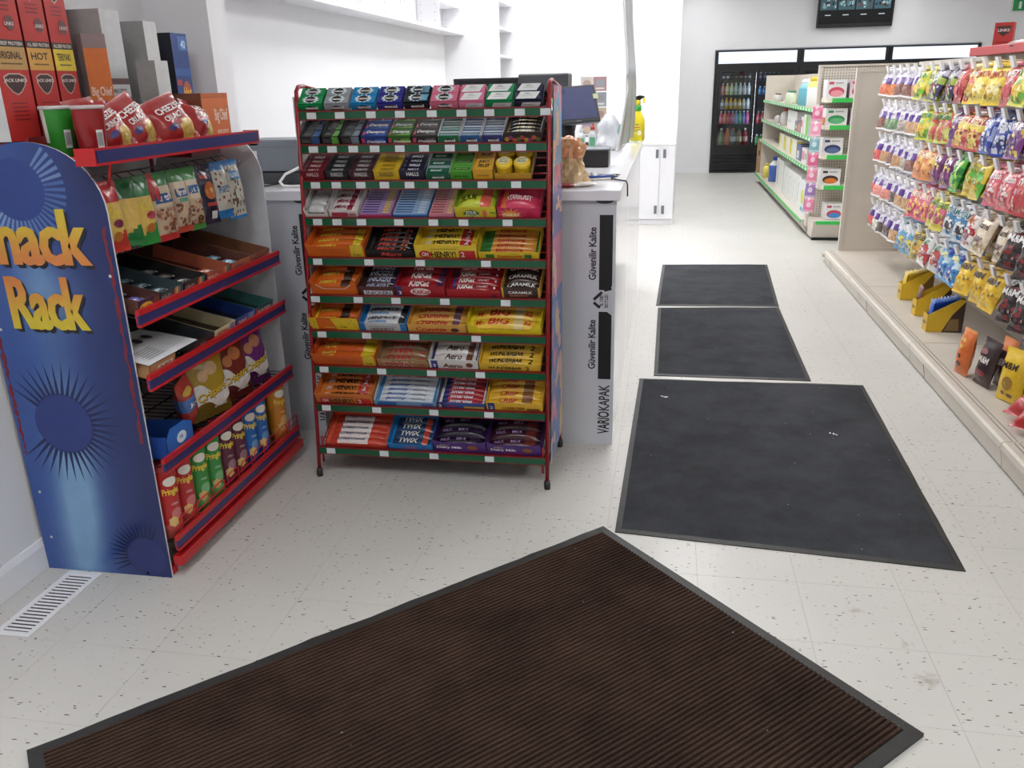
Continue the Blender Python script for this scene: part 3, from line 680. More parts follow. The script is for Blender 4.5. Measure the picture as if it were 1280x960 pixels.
# ---- third shelf
X3 = [-1.352, -1.255, -1.162, -1.067, -.964, -.867, -.775, -.691, -.612, -.472]
for i, (nm, c, lc, bc) in enumerate([('dark red', (120, 26, 36), (224, 190, 190), None), ('graphite', (40, 42, 46), (200, 200, 200), (96, 98, 100)), ('mauve grey', (76, 44, 52), (206, 200, 200), (110, 96, 100)), ('yellow', (214, 176, 30), (120, 96, 20), (190, 150, 30)), ('navy', (28, 32, 62), WHITE, None)]):
    def fp(b, s, w, h, lc=lc, bc=bc):
        if bc: b.rect(s, w * .22, h * .38, w * .58, h * .5, bc)
        b.text('HALLS', lambda x, y: s(x, y) + V((0, -.0004, 0)), w * .26, h * .42, w * .5, h * .4, lc)
    tray(2, X3[i], X3[i + 1], nm + ' cough drop tray', c, hf=.034, hb=.03, front_print=fp)
    def dec(b, s, sf, lc=lc, bc=bc, i=i):
        if bc: b.rect(s, .2, .15, .6, .75, bc)
        elif i != 3: b.rect(s, .02, .1, .1, .8, (90, 80, 90))
        b.text('HALLS', lambda x, y: s(x, y) + V((0, 0, .0004)), .28, .22, .46, .56, lc)
    fill(2, X3[i], X3[i + 1], 'cough_drop_stick', 'candy roll', nm + ' cough drop stick', 5, mk_pack(c, dec, .03))
tray(2, X3[5], X3[6], 'dark green and silver gum tray', (18, 96, 70), hf=.022, hb=.05, side=(170, 190, 186), front_print=lambda b, s, w, h: b.text('excel', s, w * .25, .006, w * .5, .01, WHITE))
fill(2, X3[5], X3[6], 'gum_pack', 'gum pack', 'dark green and silver gum pack', 3, mk_pack((24, 100, 74), lambda b, s, sf: (b.rect(s, .02, .6, .96, .38, (150, 176, 172)), b.text('excel', s, .15, .15, .5, .35, (200, 226, 216))), .026))
tray(2, X3[6], X3[7], 'bright green gum tray', (70, 160, 40), hf=.03, hb=.05, side=(120, 190, 90), front_print=lambda b, s, w, h: b.text('green apple', s, w * .18, .01, w * .64, .01, (20, 70, 20)))
fill(2, X3[6], X3[7], 'gum_pack', 'gum pack', 'bright green gum pack', 3, mk_pack((84, 174, 46), lambda b, s, sf: (b.rect(s, .1, .35, .8, .3, (30, 90, 30)), b.text('green apple', lambda x, y: s(x, y) + V((0, 0, .0004)), .18, .4, .62, .2, (180, 226, 120))), .026))
tray(2, X3[7], X3[8], 'yellow orange gum tray beside the two round tubs', (226, 166, 30), hf=.036, hb=.06, front_print=lambda b, s, w, h: b.text('JUICY FRUIT', s, w * .2, .012, w * .6, .008, (40, 70, 40)))
fill(2, X3[7], X3[8], 'gum_pack', 'gum pack', 'yellow orange gum pack beside the tubs', 2, mk_pack((228, 170, 34), lambda b, s, sf: (b.text('JUICY', s, .2, .5, .6, .3, (30, 40, 40)), b.text('FRUIT', s, .24, .14, .6, .3, (30, 40, 40))), .04))
tray(2, X3[8], X3[9], 'yellow tray holding round gum tubs', (200, 150, 40), hf=.022, hb=.05, side=(190, 150, 90))
first = None
for r_ in range(2):
    for i in range(2):
        if first is None:
            b = MB(); Y1 = (238, 190, 20); b.lathe([(.02, 0), (.029, .004), (.031, .02), (.029, .034), (.031, .036), (.031, .05), (.026, .054)], 16, colfn=lambda a, k: (246, 204, 40) if a > 3 else Y1)
            s = top(-.031, -.031, .0542); b.ell(s, .031, .031, .022, .022, (250, 240, 180)); b.text('JUICY', lambda x, y: s(x, y) + V((0, 0, .0005)), .014, .033, .034, .012, (60, 60, 30)); b.text('FRUIT', lambda x, y: s(x, y) + V((0, 0, .0005)), .015, .02, .032, .01, (60, 60, 30))
            s = lambda x, y: V((.0318 * math.sin(x), -.0318 * math.cos(x), y)); b.text('JUICY FRUIT', s, -.6, .012, 1.2, .012, (70, 60, 20))
            first = o = b.build('gum_tub', 'gloss')
        else: o = first.copy(); COL.objects.link(o)
        o.matrix_world = slope(2, X3[8] + .036 + i * .066, .034 + r_ * .066, .002); tag(o, 'round yellow gum tub, %s, beside the %s' % (['front row', 'rear row'][r_], ['orange gum packs', 'empty shelf end'][i]), 'gum tub', 'round yellow gum tubs')
# ---- fourth shelf
X4 = [-1.349, -1.25, -1.132, -1.003, -.863, -.761, -.602, -.44]
tray(3, X4[0], X4[1], 'white box with silver foil rolls', (222, 216, 210), hf=.03, hb=.06, cut=.35)
fill(3, X4[0], X4[1], 'foil_roll', 'candy roll', 'silver foil mint roll', 4, mk_bar((170, 172, 170), [], t=.032, mat='film', band=(.2, .8, (206, 208, 206))))
tray(3, X4[1], X4[2], 'white and burgundy mint box', (228, 220, 220), hf=.026, hb=.04, front_print=lambda b, s, w, h: (b.rect(s, .01, .003, w * .55, .018, (190, 60, 80)), b.text('mint', s, w * .62, .004, w * .3, .018, (150, 30, 50))))
fill(3, X4[1], X4[2], 'mint_roll', 'candy roll', 'white mint roll with burgundy label', 4, mk_bar((226, 214, 214), [('Mint', .15, .2, .45, .5, (150, 40, 60), .02)], t=.03, band=(.62, .8, (140, 30, 52))))
for j, nm, c, s1, s2, lc in ((2, 'purple and pink stick candy tray', (206, 60, 120), (176, 146, 200), (230, 190, 90), (70, 50, 130)), (3, 'blue and white stick candy tray', (40, 110, 190), (150, 186, 226), (206, 220, 240), (30, 70, 150)), (4, 'pale pink stick candy tray', (224, 130, 160), (222, 150, 160), (240, 200, 120), (170, 60, 60))):
    tray(3, X4[j], X4[j + 1], nm, c, hf=.008, hb=.008, d=.165)
    fill(3, X4[j], X4[j + 1], 'candy_stick', 'candy stick', nm.replace(' tray', ''), 10, mk_pack(s1, lambda b, s, sf, s2=s2, lc=lc: (b.rect(s, .72, .1, .2, .8, s2), b.rect(s, .06, .3, .5, .4, lc)), .013), d=.165)
tray(3, X4[5], X4[6], 'yellow green sour candy box', (214, 200, 30), hf=.042, hb=.06, side=(120, 170, 40), cut=.9, front_print=lambda b, s, w, h: (b.ell(s, w * .4, .018, .03, .015, (60, 110, 30), jag=.12, n=20), b.text('SOUR', lambda x, y: s(x, y) + V((0, -.0004, 0)), w * .27, .017, w * .26, .012, WHITE), b.text('PATCH', lambda x, y: s(x, y) + V((0, -.0004, 0)), w * .26, .004, w * .3, .011, (240, 240, 180)), b.ell(s, w * .72, .018, .009, .016, (226, 110, 80)), b.rect(s, w * .85, .018, .02, .006, (60, 140, 40))))
fill(3, X4[5], X4[6], 'candy_pouch', 'candy bag', 'yellow green sour candy pouch', 2, mk_bar((196, 206, 40), [('SOUR', .12, .3, .4, .45, (30, 60, 20), .03)], t=.055, band=(.6, .85, (222, 90, 70))))
tray(3, X4[6], X4[7], 'hot pink candy box with sunburst', (216, 40, 92), hf=.04, hb=.05, cut=.85, front_print=lambda b, s, w, h: (b.ell(s, w * .3, .014, .035, .022, (240, 150, 60), jag=.4, n=22), b.text('STARBURST', lambda x, y: s(x, y) + V((0, -.0004, 0)), w * .12, .006, w * .4, .012, (250, 240, 190)), b.ell(s, w * .75, .016, .014, .013, (196, 24, 60))))
fill(3, X4[6], X4[7], 'candy_pouch', 'candy bag', 'hot pink candy pouch', 2, mk_bar((214, 44, 84), [('STARBURST', .2, .3, .6, .36, (250, 220, 220), .03)], t=.055, band=(.08, .2, (240, 120, 60))))
# ---- chocolate bars, fifth shelf to the bottom
OR, YE, BR = (232, 106, 22), (238, 206, 30), (70, 40, 26)
def yc_flag(x, txt):
    def f(b, s, w, h):
        b.shape([(w * x, 0), (w * .97, 0), (w * .97, h * .95), (w * (x + .03), h * .95)], [(0, 1, 2, 3)], s, (228, 200, 40)); u = lambda a, c: s(a, c) + V((0, -.0004, 0))
        b.text(txt, u, w * (x + .05), .006, .03, .01, BLK)
        b.rect(u, w * .2, h * .55, w * .5, .0015, (150, 60, 20)); b.rect(u, w * .22, h * .36, w * .48, .0015, (150, 60, 20))
    return f
R5 = [-1.346, -1.11, -.917, -.675, -.444]
tray(4, R5[0], R5[1], 'orange peanut cup box with yellow corner', OR, hf=.05, hb=.05, front_print=yc_flag(.74, '4 cups'), cut=.82)
fill(4, R5[0], R5[1], 'peanut_cup_pack', 'candy bar', 'orange peanut cup pack with yellow flag', 4, mk_bar(OR, [("Reese's", .1, .3, .38, .5, (250, 220, 60), .03)], t=.03, band=(.72, .9, YE)), y0=.006)
tray(4, R5[1], R5[2], 'black chocolate bar box with red script', (34, 30, 30), hf=.03, hb=.05, front_print=lambda b, s, w, h: b.text('Mars', s, w * .3, .006, w * .42, .018, (206, 70, 60), shear=.4))
fill(4, R5[1], R5[2], 'chocolate_bar', 'candy bar', 'black chocolate bar with red script', 5, mk_bar((36, 28, 28), [('Mars', .18, .2, .4, .6, (206, 74, 60), .06), ('2x', .68, .2, .16, .55, (214, 100, 80), .03)], t=.024, end=(70, 60, 60)))
def oh(c1, c2):
    def f(b, s, w, h):
        b.ell(s, w * .16, h * .3, .024, .017, c2, n=16); u = lambda a, c: s(a, c) + V((0, -.0004, 0)); b.text('OH', u, w * .11, h * .12, w * .1, h * .34, WHITE)
        b.text('HENRY!', u, w * .26, h * .06, w * .4, h * .48, BLK); b.rect(s, w * .71, 0, w * .26, h * .6, c2); b.text('2', u, w * .74, h * .1, w * .06, h * .4, WHITE); b.rect(u, w * .26, h * .7, w * .42, .0018, BLK)
    return f
def ohbar(c1, c2): return mk_bar(c1, [('OH', .1, .26, .1, .5, WHITE, 0), ('HENRY!', .25, .2, .4, .62, BLK, 0), ('2', .76, .22, .07, .55, WHITE, 0)], t=.026, band=(.7, .9, c2))
tray(4, R5[2], R5[3], 'yellow candy bar box with red badge', (240, 206, 40), hf=.05, hb=.06, front_print=oh((240, 206, 40), (206, 40, 40)))
fill(4, R5[2], R5[3], 'chocolate_bar', 'candy bar', 'yellow candy bar with red badge', 4, ohbar((240, 206, 40), (206, 40, 40)))
tray(4, R5[3], R5[4], 'yellow and green candy bar box with red letters', (226, 190, 30), hf=.026, hb=.06, front_print=lambda b, s, w, h: (b.rect(s, w * .12, .004, w * .14, .016, (40, 120, 50)), b.text('Eatmore', s, w * .32, .005, w * .4, .013, (200, 60, 30)), b.rect(s, w * .76, .004, w * .12, .016, (40, 120, 50))))
fill(4, R5[3], R5[4], 'chocolate_bar', 'candy bar', 'green ended candy bar with red letters', 5, mk_bar((226, 150, 50), [('Eatmore', .28, .2, .46, .6, (196, 50, 24), 0)], t=.022, end=(40, 120, 50), band=(.06, .2, (40, 120, 50))))
R6 = [-1.338, -1.147, -.997, -.8, -.588, -.439]
tray(5, R6[0], R6[1], 'orange peanut cup box with white outline', OR, hf=.056, hb=.04, cut=.6, front_print=lambda b, s, w, h: (b.shape([(w * .12, h * .72), (w * .26, h * .42), (w * .26, h * .46), (w * .14, h * .74)], [(0, 1, 2, 3)], s, WHITE), b.rect(s, w * .26, h * .42, w * .48, .002, WHITE), b.shape([(w * .74, h * .42), (w * .88, h * .72), (w * .86, h * .74), (w * .74, h * .46)], [(0, 1, 2, 3)], s, WHITE)))
fill(5, R6[0], R6[1], 'peanut_cup_pack', 'candy bar', 'orange peanut cup pack with brown cups', 3, mk_bar(OR, [("Reese's", .12, .3, .4, .45, (250, 214, 60), .03)], t=.036, band=(.6, .82, BR)))
tray(5, R6[1], R6[2], 'brown chocolate bar box with blue lettering', (84, 46, 42), hf=.036, hb=.04, front_print=lambda b, s, w, h: (b.rect(s, w * .14, .003, w * .78, .02, WHITE), b.text('SNICKERS', lambda a, c: s(a, c) + V((0, -.0004, 0)), w * .17, .005, w * .72, .016, (40, 50, 120), shear=.1)))
fill(5, R6[1], R6[2], 'chocolate_bar', 'candy bar', 'brown chocolate bar with blue lettering', 4, mk_bar((70, 42, 44), [('SNICKERS', .14, .2, .66, .62, (196, 206, 240), .03)], t=.026, band=(.86, .94, (40, 60, 130))))
def kk(b, s, w, h):
    b.rect(s, .004, 0, w * .1, h * .95, (40, 50, 120)); b.text('2', lambda a, c: s(a, c) + V((0, -.0004, 0)), .01, .008, .012, .016, WHITE); b.ell(s, w * .5, h * .42, .04, .018, (240, 226, 220), n=18); b.text('KitKat', lambda a, c: s(a, c) + V((0, -.0004, 0)), w * .34, h * .22, w * .34, h * .4, (196, 24, 34), shear=.1)
tray(5, R6[2], R6[3], 'red wafer bar box with blue corner', (178, 28, 38), hf=.044, hb=.04, cut=.9, front_print=kk)
fill(5, R6[2], R6[3], 'wafer_bar', 'candy bar', 'red wafer bar with round white logo', 3, mk_bar((176, 30, 40), [('KitKat', .24, .2, .42, .6, (246, 230, 226), .02)], t=.034, band=(.84, .93, (90, 50, 90))))
tray(5, R6[3], R6[4], 'red wafer bar tray with long finger bars', (190, 34, 42), hf=.03, hb=.04, front_print=lambda b, s, w, h: b.rect(s, w * .82, .004, w * .1, .006, (40, 40, 90)))
fill(5, R6[3], R6[4], 'wafer_bar', 'candy bar', 'long red wafer finger bar', 4, mk_bar((170, 26, 36), [('KitKat', .18, .2, .3, .6, (246, 236, 230), .02), ('CHUNKY', .54, .35, .22, .3, (230, 200, 200), .02), ('4', .86, .3, .04, .4, WHITE, 0)], t=.03, band=(.06, .13, (60, 60, 130))))
tray(5, R6[4], R6[5], 'dark brown caramel bar box with gold sides', (66, 44, 36), hf=.044, hb=.045, side=(214, 160, 50), front_print=lambda b, s, w, h: (b.rect(s, 0, 0, .008, h, (220, 166, 50)), b.rect(s, w - .008, 0, .008, h, (220, 166, 50)), b.text('CARAMILK', s, w * .18, .02, w * .62, .013, WHITE), b.rect(s, w * .2, .008, w * .5, .006, (170, 110, 80))))
fill(5, R6[4], R6[5], 'chocolate_bar', 'candy bar', 'dark caramel bar with white capitals', 3, mk_bar((60, 38, 32), [('CARAMILK', .1, .35, .78, .42, WHITE, .02)], t=.034))
R7 = [-1.352, -1.149, -.956, -.721, -.434]
def dots(b, s, w, h):
    b.shape([(w * .55, 0), (w, 0), (w, h), (w * .45, h)], [(0, 1, 2, 3)], s, YE); b.rect(s, 0, 0, w * .16, h, YE)
    for k in range(16):
        xx = random.uniform(.005, w * .13) if k < 6 else random.uniform(w * .78, w - .006); b.ell(lambda a, c: s(a, c) + V((0, -.0004, 0)), xx, random.uniform(.004, h - .004), .002, .002, BLK, n=5)
    b.text('pieces', lambda a, c: s(a, c) + V((0, -.0004, 0)), w * .3, .008, w * .2, .01, (250, 220, 90)); b.text('3 cups', lambda a, c: s(a, c) + V((0, -.0004, 0)), w * .62, .01, w * .14, .012, BLK)
tray(6, R7[0], R7[1], 'orange and yellow speckled peanut cup box', OR, hf=.052, hb=.05, front_print=dots)
fill(6, R7[0], R7[1], 'peanut_cup_pack', 'candy bar', 'orange peanut cup pack with speckled end', 3, mk_bar(OR, [("Reese's", .1, .3, .4, .45, (250, 214, 60), .03)], t=.03, band=(.56, .78, BR), end=YE))
tray(6, R7[1], R7[2], 'white cookie bar box with blue sides', (200, 204, 206), hf=.034, hb=.06, side=(30, 120, 196), front_print=lambda b, s, w, h: (b.rect(s, 0, 0, w * .12, h, (30, 126, 200)), b.rect(s, w * .86, 0, w * .14, h, (30, 126, 200)), b.text("HERSHEY'S", s, w * .22, .004, w * .5, .012, (110, 40, 30)), b.rect(s, w * .2, .022, w * .6, .002, (60, 60, 60))))
fill(6, R7[1], R7[2], 'cookie_bar', 'candy bar', 'white cookie bar with black capitals', 3, mk_bar((214, 218, 220), [("HERSHEY'S", .14, .45, .6, .4, BLK, .02), ('cookies', .16, .15, .4, .2, (60, 140, 200), .02)], t=.034, band=(.8, .92, (60, 66, 70)), end=(40, 130, 200)))
tray(6, R7[2], R7[3], 'golden honeycomb bar box', (226, 166, 70), hf=.034, hb=.05, front_print=lambda b, s, w, h: (b.text('Crunchie', s, w * .14, .006, w * .52, .02, (200, 30, 36)), b.ell(s, w * .8, .014, .016, .01, (90, 50, 60))))
fill(6, R7[2], R7[3], 'honeycomb_bar', 'candy bar', 'golden honeycomb bar with red letters', 4, mk_bar((228, 168, 62), [('Crunchie', .12, .2, .55, .62, (200, 34, 36), .02)], t=.028, band=(.76, .88, (120, 80, 90))))
tray(6, R7[3], R7[4], 'long yellow candy bar box with red letters', (240, 214, 20), hf=.05, hb=.05, cut=.35, front_print=None)
fill(6, R7[3], R7[4], 'long_candy_bar', 'candy bar', 'long yellow candy bar with red letters', 3, mk_bar((236, 190, 40), [('Mr.', .1, .2, .12, .4, (200, 30, 30), .02), ('BIG', .27, .18, .28, .68, (206, 30, 34), .03), ('x2', .76, .22, .1, .5, (200, 40, 40), .02)], t=.036, end=(244, 220, 30), band=(.6, .72, (226, 200, 130))), y0=.004)
R8 = [-1.351, -1.084, -.876, -.677, -.438]
tray(7, R8[0], R8[1], 'wide orange peanut cup box with yellow corner', (226, 96, 26), hf=.05, hb=.05, front_print=yc_flag(.78, '4 cups'), cut=.85)
fill(7, R8[0], R8[1], 'peanut_cup_pack', 'candy bar', 'wide orange peanut cup pack with yellow flag', 3, mk_bar((226, 96, 26), [("Reese's", .1, .45, .24, .36, (250, 214, 60), .03), ('big cup', .12, .12, .2, .3, (250, 214, 60), .03)], t=.034, band=(.76, .92, YE)))
tray(7, R8[1], R8[2], 'tan cookie bar box with red lettering', (168, 130, 84), hf=.034, hb=.05, front_print=lambda b, s, w, h: (b.text('TWIX', s, w * .08, .004, w * .62, .025, WHITE, shear=.3), b.text('TWIX', lambda a, c: s(a, c) + V((0, -.0005, 0)), w * .09, .006, w * .6, .021, (200, 30, 40), shear=.3), b.text('x2', s, w * .8, .008, w * .12, .015, (200, 40, 40))))
fill(7, R8[1], R8[2], 'cookie_bar', 'candy bar', 'tan cookie bar with red lettering', 4, mk_bar((150, 112, 76), [('TWIX', .12, .15, .55, .7, (206, 40, 50), .05), ('x2', .8, .2, .1, .5, (200, 60, 60), .02)], t=.028))
tray(7, R8[2], R8[3], 'white bubble chocolate box with blue tab', (226, 222, 218), hf=.04, hb=.05, front_print=lambda b, s, w, h: (b.rect(s, w * .05, 0, w * .13, h * .9, (36, 56, 140)), b.text('3', lambda a, c: s(a, c) + V((0, -.0004, 0)), w * .08, .008, w * .06, .016, WHITE), b.text('Aero', s, w * .28, .006, w * .4, .022, (90, 50, 36)), b.ell(s, w * .82, .022, .014, .012, (110, 60, 40))))
fill(7, R8[2], R8[3], 'chocolate_bar', 'candy bar', 'white chocolate bar with brown script', 3, mk_bar((226, 222, 218), [('Aero', .3, .2, .36, .6, (84, 46, 34), .04)], t=.034, band=(.74, .9, (120, 76, 56)), end=(50, 60, 120)))
tray(7, R8[3], R8[4], 'yellow candy bar box with black capitals', (232, 186, 40), hf=.03, hb=.06, side=(240, 196, 40), front_print=lambda b, s, w, h: (b.text('WUNDERBAR', s, w * .14, .005, w * .56, .016, BLK), b.text('2', s, w * .76, .004, w * .06, .02, BLK)))
fill(7, R8[3], R8[4], 'chocolate_bar', 'candy bar', 'yellow candy bar with black capitals', 4, mk_bar((230, 184, 44), [('WUNDERBAR', .12, .22, .58, .56, BLK, .03), ('2', .8, .18, .07, .65, BLK, .02)], t=.028))
R9 = [-1.347, -1.106, -.848, -.652, -.428]
tray(8, R9[0], R9[1], 'orange candy bar box with red badge', (222, 122, 40), hf=.046, hb=.05, front_print=oh((222, 122, 40), (214, 44, 34)))
fill(8, R9[0], R9[1], 'chocolate_bar', 'candy bar', 'orange candy bar with red badge', 4, ohbar((222, 122, 40), (210, 60, 40)))
tray(8, R9[1], R9[2], 'pale blue coconut bar box', (120, 170, 214), hf=.022, hb=.05, side=(220, 226, 232), front_print=lambda b, s, w, h: (b.rect(s, w * .06, .002, w * .3, h * .7, (30, 110, 190)), b.rect(s, w * .76, .002, w * .18, h * .6, (90, 110, 190))))
fill(8, R9[1], R9[2], 'coconut_bar', 'candy bar', 'white and blue coconut bar', 6, mk_bar((214, 222, 230), [('Bounty', .16, .18, .34, .66, (30, 100, 190), .05), ('coconut', .58, .3, .24, .4, (120, 130, 140), .02)], t=.022, end=(60, 140, 200)))
tray(8, R9[2], R9[3], 'blue box with red and white candy bars', (54, 88, 168), hf=.026, hb=.05, side=(50, 56, 120), front_print=lambda b, s, w, h: (b.rect(s, w * .0, 0, w * .14, h, (44, 50, 120)), b.text('2', lambda a, c: s(a, c) + V((0, -.0004, 0)), w * .02, .004, w * .08, .016, WHITE), b.rect(s, w * .55, .003, w * .42, .01, (224, 190, 70)), b.rect(s, w * .2, .008, w * .2, .008, (190, 60, 70))))
fill(8, R9[2], R9[3], 'chocolate_bar', 'candy bar', 'red candy bar with white ends', 6, mk_bar((186, 44, 56), [('Smarties', .22, .2, .5, .6, (236, 226, 240), .03)], t=.022, end=(230, 226, 226), band=(.06, .16, (50, 60, 130))))
tray(8, R9[3], R9[4], 'yellow coffee wafer box with blue tab', (236, 184, 40), hf=.036, hb=.05, front_print=lambda b, s, w, h: (b.rect(s, w * .03, 0, w * .12, h * .95, (40, 60, 140)), b.text('2', lambda a, c: s(a, c) + V((0, -.0004, 0)), w * .06, .006, w * .06, .016, WHITE), b.text('COFFEE CRISP', s, w * .28, .006, w * .4, .014, (130, 40, 30)), b.rect(s, w * .72, .004, w * .22, .01, (110, 66, 40))))
fill(8, R9[3], R9[4], 'coffee_wafer', 'candy bar', 'yellow coffee wafer bar', 4, mk_bar((236, 184, 44), [('CRISP', .2, .2, .34, .55, (196, 50, 40), .03)], t=.03, band=(.62, .84, (150, 96, 50))))
R10 = [-1.322, -1.055, -.866, -.649, -.432]
tray(9, R10[0], R10[1], 'red orange peanut bar tray', (220, 70, 48), hf=.014, hb=.04)
fill(9, R10[0], R10[1], 'peanut_bar', 'candy bar', 'red orange peanut bar with white label', 5, mk_bar((214, 64, 44), [('CrispyCrunch', .19, .24, .44, .52, (40, 36, 100), .03)], t=.024, band=(.16, .66, (236, 226, 222)), end=(226, 90, 60)))
tray(9, R10[1], R10[2], 'bright blue cookie bar box', (22, 130, 210), hf=.034, hb=.045, cut=.75, front_print=lambda b, s, w, h: (b.text('TWIX', s, w * .34, .004, w * .3, .015, (214, 60, 50), shear=.2), b.text('4', s, w * .8, .004, w * .06, .014, (220, 70, 50))))
fill(9, R10[1], R10[2], 'cookie_bar', 'candy bar', 'dark blue cookie bar with red lettering', 4, mk_bar((36, 70, 110), [('TWIX', .2, .2, .44, .6, (226, 226, 226), .04)], t=.028, band=(.74, .9, (210, 70, 50)), end=(40, 130, 190)))
def dm(c2):
    def f(b, s, w, h):
        b.text('Cadbury', s, w * .12, .036, w * .18, .01, (220, 190, 120), shear=.3); b.text('Dairy Milk', s, w * .06, .018, w * .48, .017, WHITE, shear=.1); b.ell(s, w * .74, .03, .02, .014, (150, 90, 50), jag=.08); b.rect(s, w * .3, .006, w * .35, .006, c2)
    return f
for j, c2, n1, ic in ((2, (110, 70, 160), 'purple chocolate box with almond print', (40, 28, 52)), (3, (170, 30, 90), 'purple chocolate box with magenta line', (64, 24, 40))):
    tray(9, R10[j], R10[j + 1], n1, (82, 42, 132), hf=.058, hb=.05, side=(66, 32, 110), cut=.82, front_print=dm(c2))
    fill(9, R10[j], R10[j + 1], 'chocolate_block', 'chocolate bar', 'dark block ' + n1.replace('purple chocolate box', 'in purple box'), 3, mk_bar(ic, [('MILK', .1, .4, .2, .3, (150, 120, 170), 0), ('MILK', .42, .4, .2, .3, (150, 120, 170), 0)], t=.04, band=(.68, .9, (110, 40, 40) if j == 3 else (50, 34, 64))))

# ------------------------------------------------------------------ snack rack along the left wall
SX = -1.764; SYN, SYF = 2.157, 3.13
sr = thing('snack_rack', 'red wire snack rack with arched printed blue end board', 'display rack', (SX, 2.65, 0))
def spart(b, name, mat, parent=None, bev=0):
    o = b.build(name, mat, parent or sr, bev=bev)
    if parent is None: o.matrix_parent_inverse = Matrix.Translation((-SX, -2.65, 0))
    return o
def hw(z): return .226 if z < 1.18 else .226 * math.sqrt(max(0, 1 - ((z - 1.18) / .195) ** 2))
def endboard(y0, y1, colfn, colback):
    b = MB(); zs = [.0 + 1.18 * i / 36 for i in range(37)] + [1.18 + .195 * math.sin(math.pi / 2 * i / 10) for i in range(1, 11)]; n = 22
    for y, flip, cf in ((y0, False, colfn), (y1, True, colback)):
        vs_ = []; fs = []; cs = []
        for z in zs:
            for i in range(n + 1): vs_.append((SX + hw(z) * (2 * i / n - 1), y, z))
        for j in range(len(zs) - 1):
            for i in range(n):
                f = (j * (n + 1) + i, j * (n + 1) + i + 1, (j + 1) * (n + 1) + i + 1, (j + 1) * (n + 1) + i); fs.append(f[::-1] if flip else f)
                cs.append([cf(vs_[k][0] - SX, vs_[k][2]) for k in fs[-1]])
        b.add(vs_, fs, lambda i: cs[i])
    L_ = [(SX - hw(z), z) for z in zs]; R_ = [(SX + hw(z), z) for z in zs]
    for side, pl in ((0, L_), (1, R_)):
        vs_ = [(x, y, z) for x, z in pl for y in (y0, y1)]
        b.add(vs_, [((2 * i, 2 * i + 1, 2 * i + 3, 2 * i + 2) if side == 0 else (2 * i, 2 * i + 2, 2 * i + 3, 2 * i + 1)) for i in range(len(pl) - 1)], (226, 228, 234))
    b.add([(SX - .226, y0, 0), (SX + .226, y0, 0), (SX + .226, y1, 0), (SX - .226, y1, 0)], [(3, 2, 1, 0)], (226, 228, 234))
    return b
def mixc(a, c, t): t = min(1, max(0, t)); return tuple(a[i] * (1 - t) + c[i] * t for i in range(3))
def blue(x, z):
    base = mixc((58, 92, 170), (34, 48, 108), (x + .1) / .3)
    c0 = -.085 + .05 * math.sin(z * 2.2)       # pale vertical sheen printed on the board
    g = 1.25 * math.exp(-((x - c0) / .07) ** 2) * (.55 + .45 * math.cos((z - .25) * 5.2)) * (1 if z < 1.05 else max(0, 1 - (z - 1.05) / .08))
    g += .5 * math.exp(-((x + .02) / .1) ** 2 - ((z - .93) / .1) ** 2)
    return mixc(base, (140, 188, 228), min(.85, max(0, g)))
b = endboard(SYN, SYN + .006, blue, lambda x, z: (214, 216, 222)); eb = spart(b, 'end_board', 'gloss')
b = MB(); sfc = front(SX, 0, SYN)
def burst(cx, cz, r0, r1, n, col, a0=0, a1=360, wd=.42, disc=None):
    if disc: b.ell(sfc, cx, cz, r0 * 1.02, r0 * 1.02, disc, n=40)
    for k in range(n):
        a = R(a0 + (a1 - a0) * k / n); da = R((a1 - a0) / n) * wd; u = lambda x, y: sfc(x, y) + V((0, -.0002, 0))
        pts = [(cx + r0 * .98 * math.cos(a - da), cz + r0 * .98 * math.sin(a - da)), (cx + r0 * .98 * math.cos(a + da), cz + r0 * .98 * math.sin(a + da)), (cx + r1 * math.cos(a), cz + r1 * math.sin(a))]
        pts = [(x, z) for x, z in pts]
        if all(abs(x) < hw(max(z, 0)) - .002 and z > .004 for x, z in pts): b.shape(pts, [(0, 1, 2)] if True else [], u, col)
for k in range(46):      # rays of the top sun are paler than the board
    a = R(k * 360 / 46); cx, cz = -.045, 1.245; p0, p1 = .088, .155; da = R(2.2)
    q = [(cx + p0 * math.cos(a - da), cz + p0 * math.sin(a - da)), (cx + p1 * math.cos(a - da * .9), cz + p1 * math.sin(a - da * .9)), (cx + p1 * math.cos(a + da * .9), cz + p1 * math.sin(a + da * .9)), (cx + p0 * math.cos(a + da), cz + p0 * math.sin(a + da))]
    if all(abs(x) < hw(max(z, 0)) - .004 for x, z in q): b.shape(q, [(0, 1, 2, 3)], lambda x, y: sfc(x, y) + V((0, -.0001, 0)), mixc((70, 104, 176), (150, 180, 222), max(0, -math.cos(a) * .5 + .4 if math.sin(a) < .2 else .4)))
b.ell(lambda x, y: sfc(x, y), -.045, 1.245, .088, .088, (46, 72, 150), n=40)
burst(-.052, .53, .098, .205, 40, (36, 48, 104), disc=(46, 66, 142))
burst(.145, .075, .068, .135, 40, (26, 34, 80), disc=(40, 54, 122))
for k in range(5): b.ell(sfc, [-.195, -.19, .2, -.2, .14][k], [.285, .12, 1.0, .83, .012][k], .005, .005, (196, 200, 206) if k < 4 else (120, 30, 40), n=8)
def ragged(x0, z0, z1, wd, sd):
    rs = random.Random(sd); n = 46; z = [z0 + (z1 - z0) * i / n for i in range(n + 1)]
    l = [x0 + rs.uniform(-wd, 0) for _ in z]; r = [x0 + rs.uniform(.002, wd) for _ in z]
    b.shape([(l[i], z[i]) for i in range(n + 1)] + [(r[i], z[i]) for i in range(n + 1)], [(i, i + n + 1, i + n + 2, i + 1) for i in range(n)], sfc, (128, 34, 52))
ragged(.206, .475, 1.14, .009, 4); ragged(-.212, .42, 1.0, .009, 5)
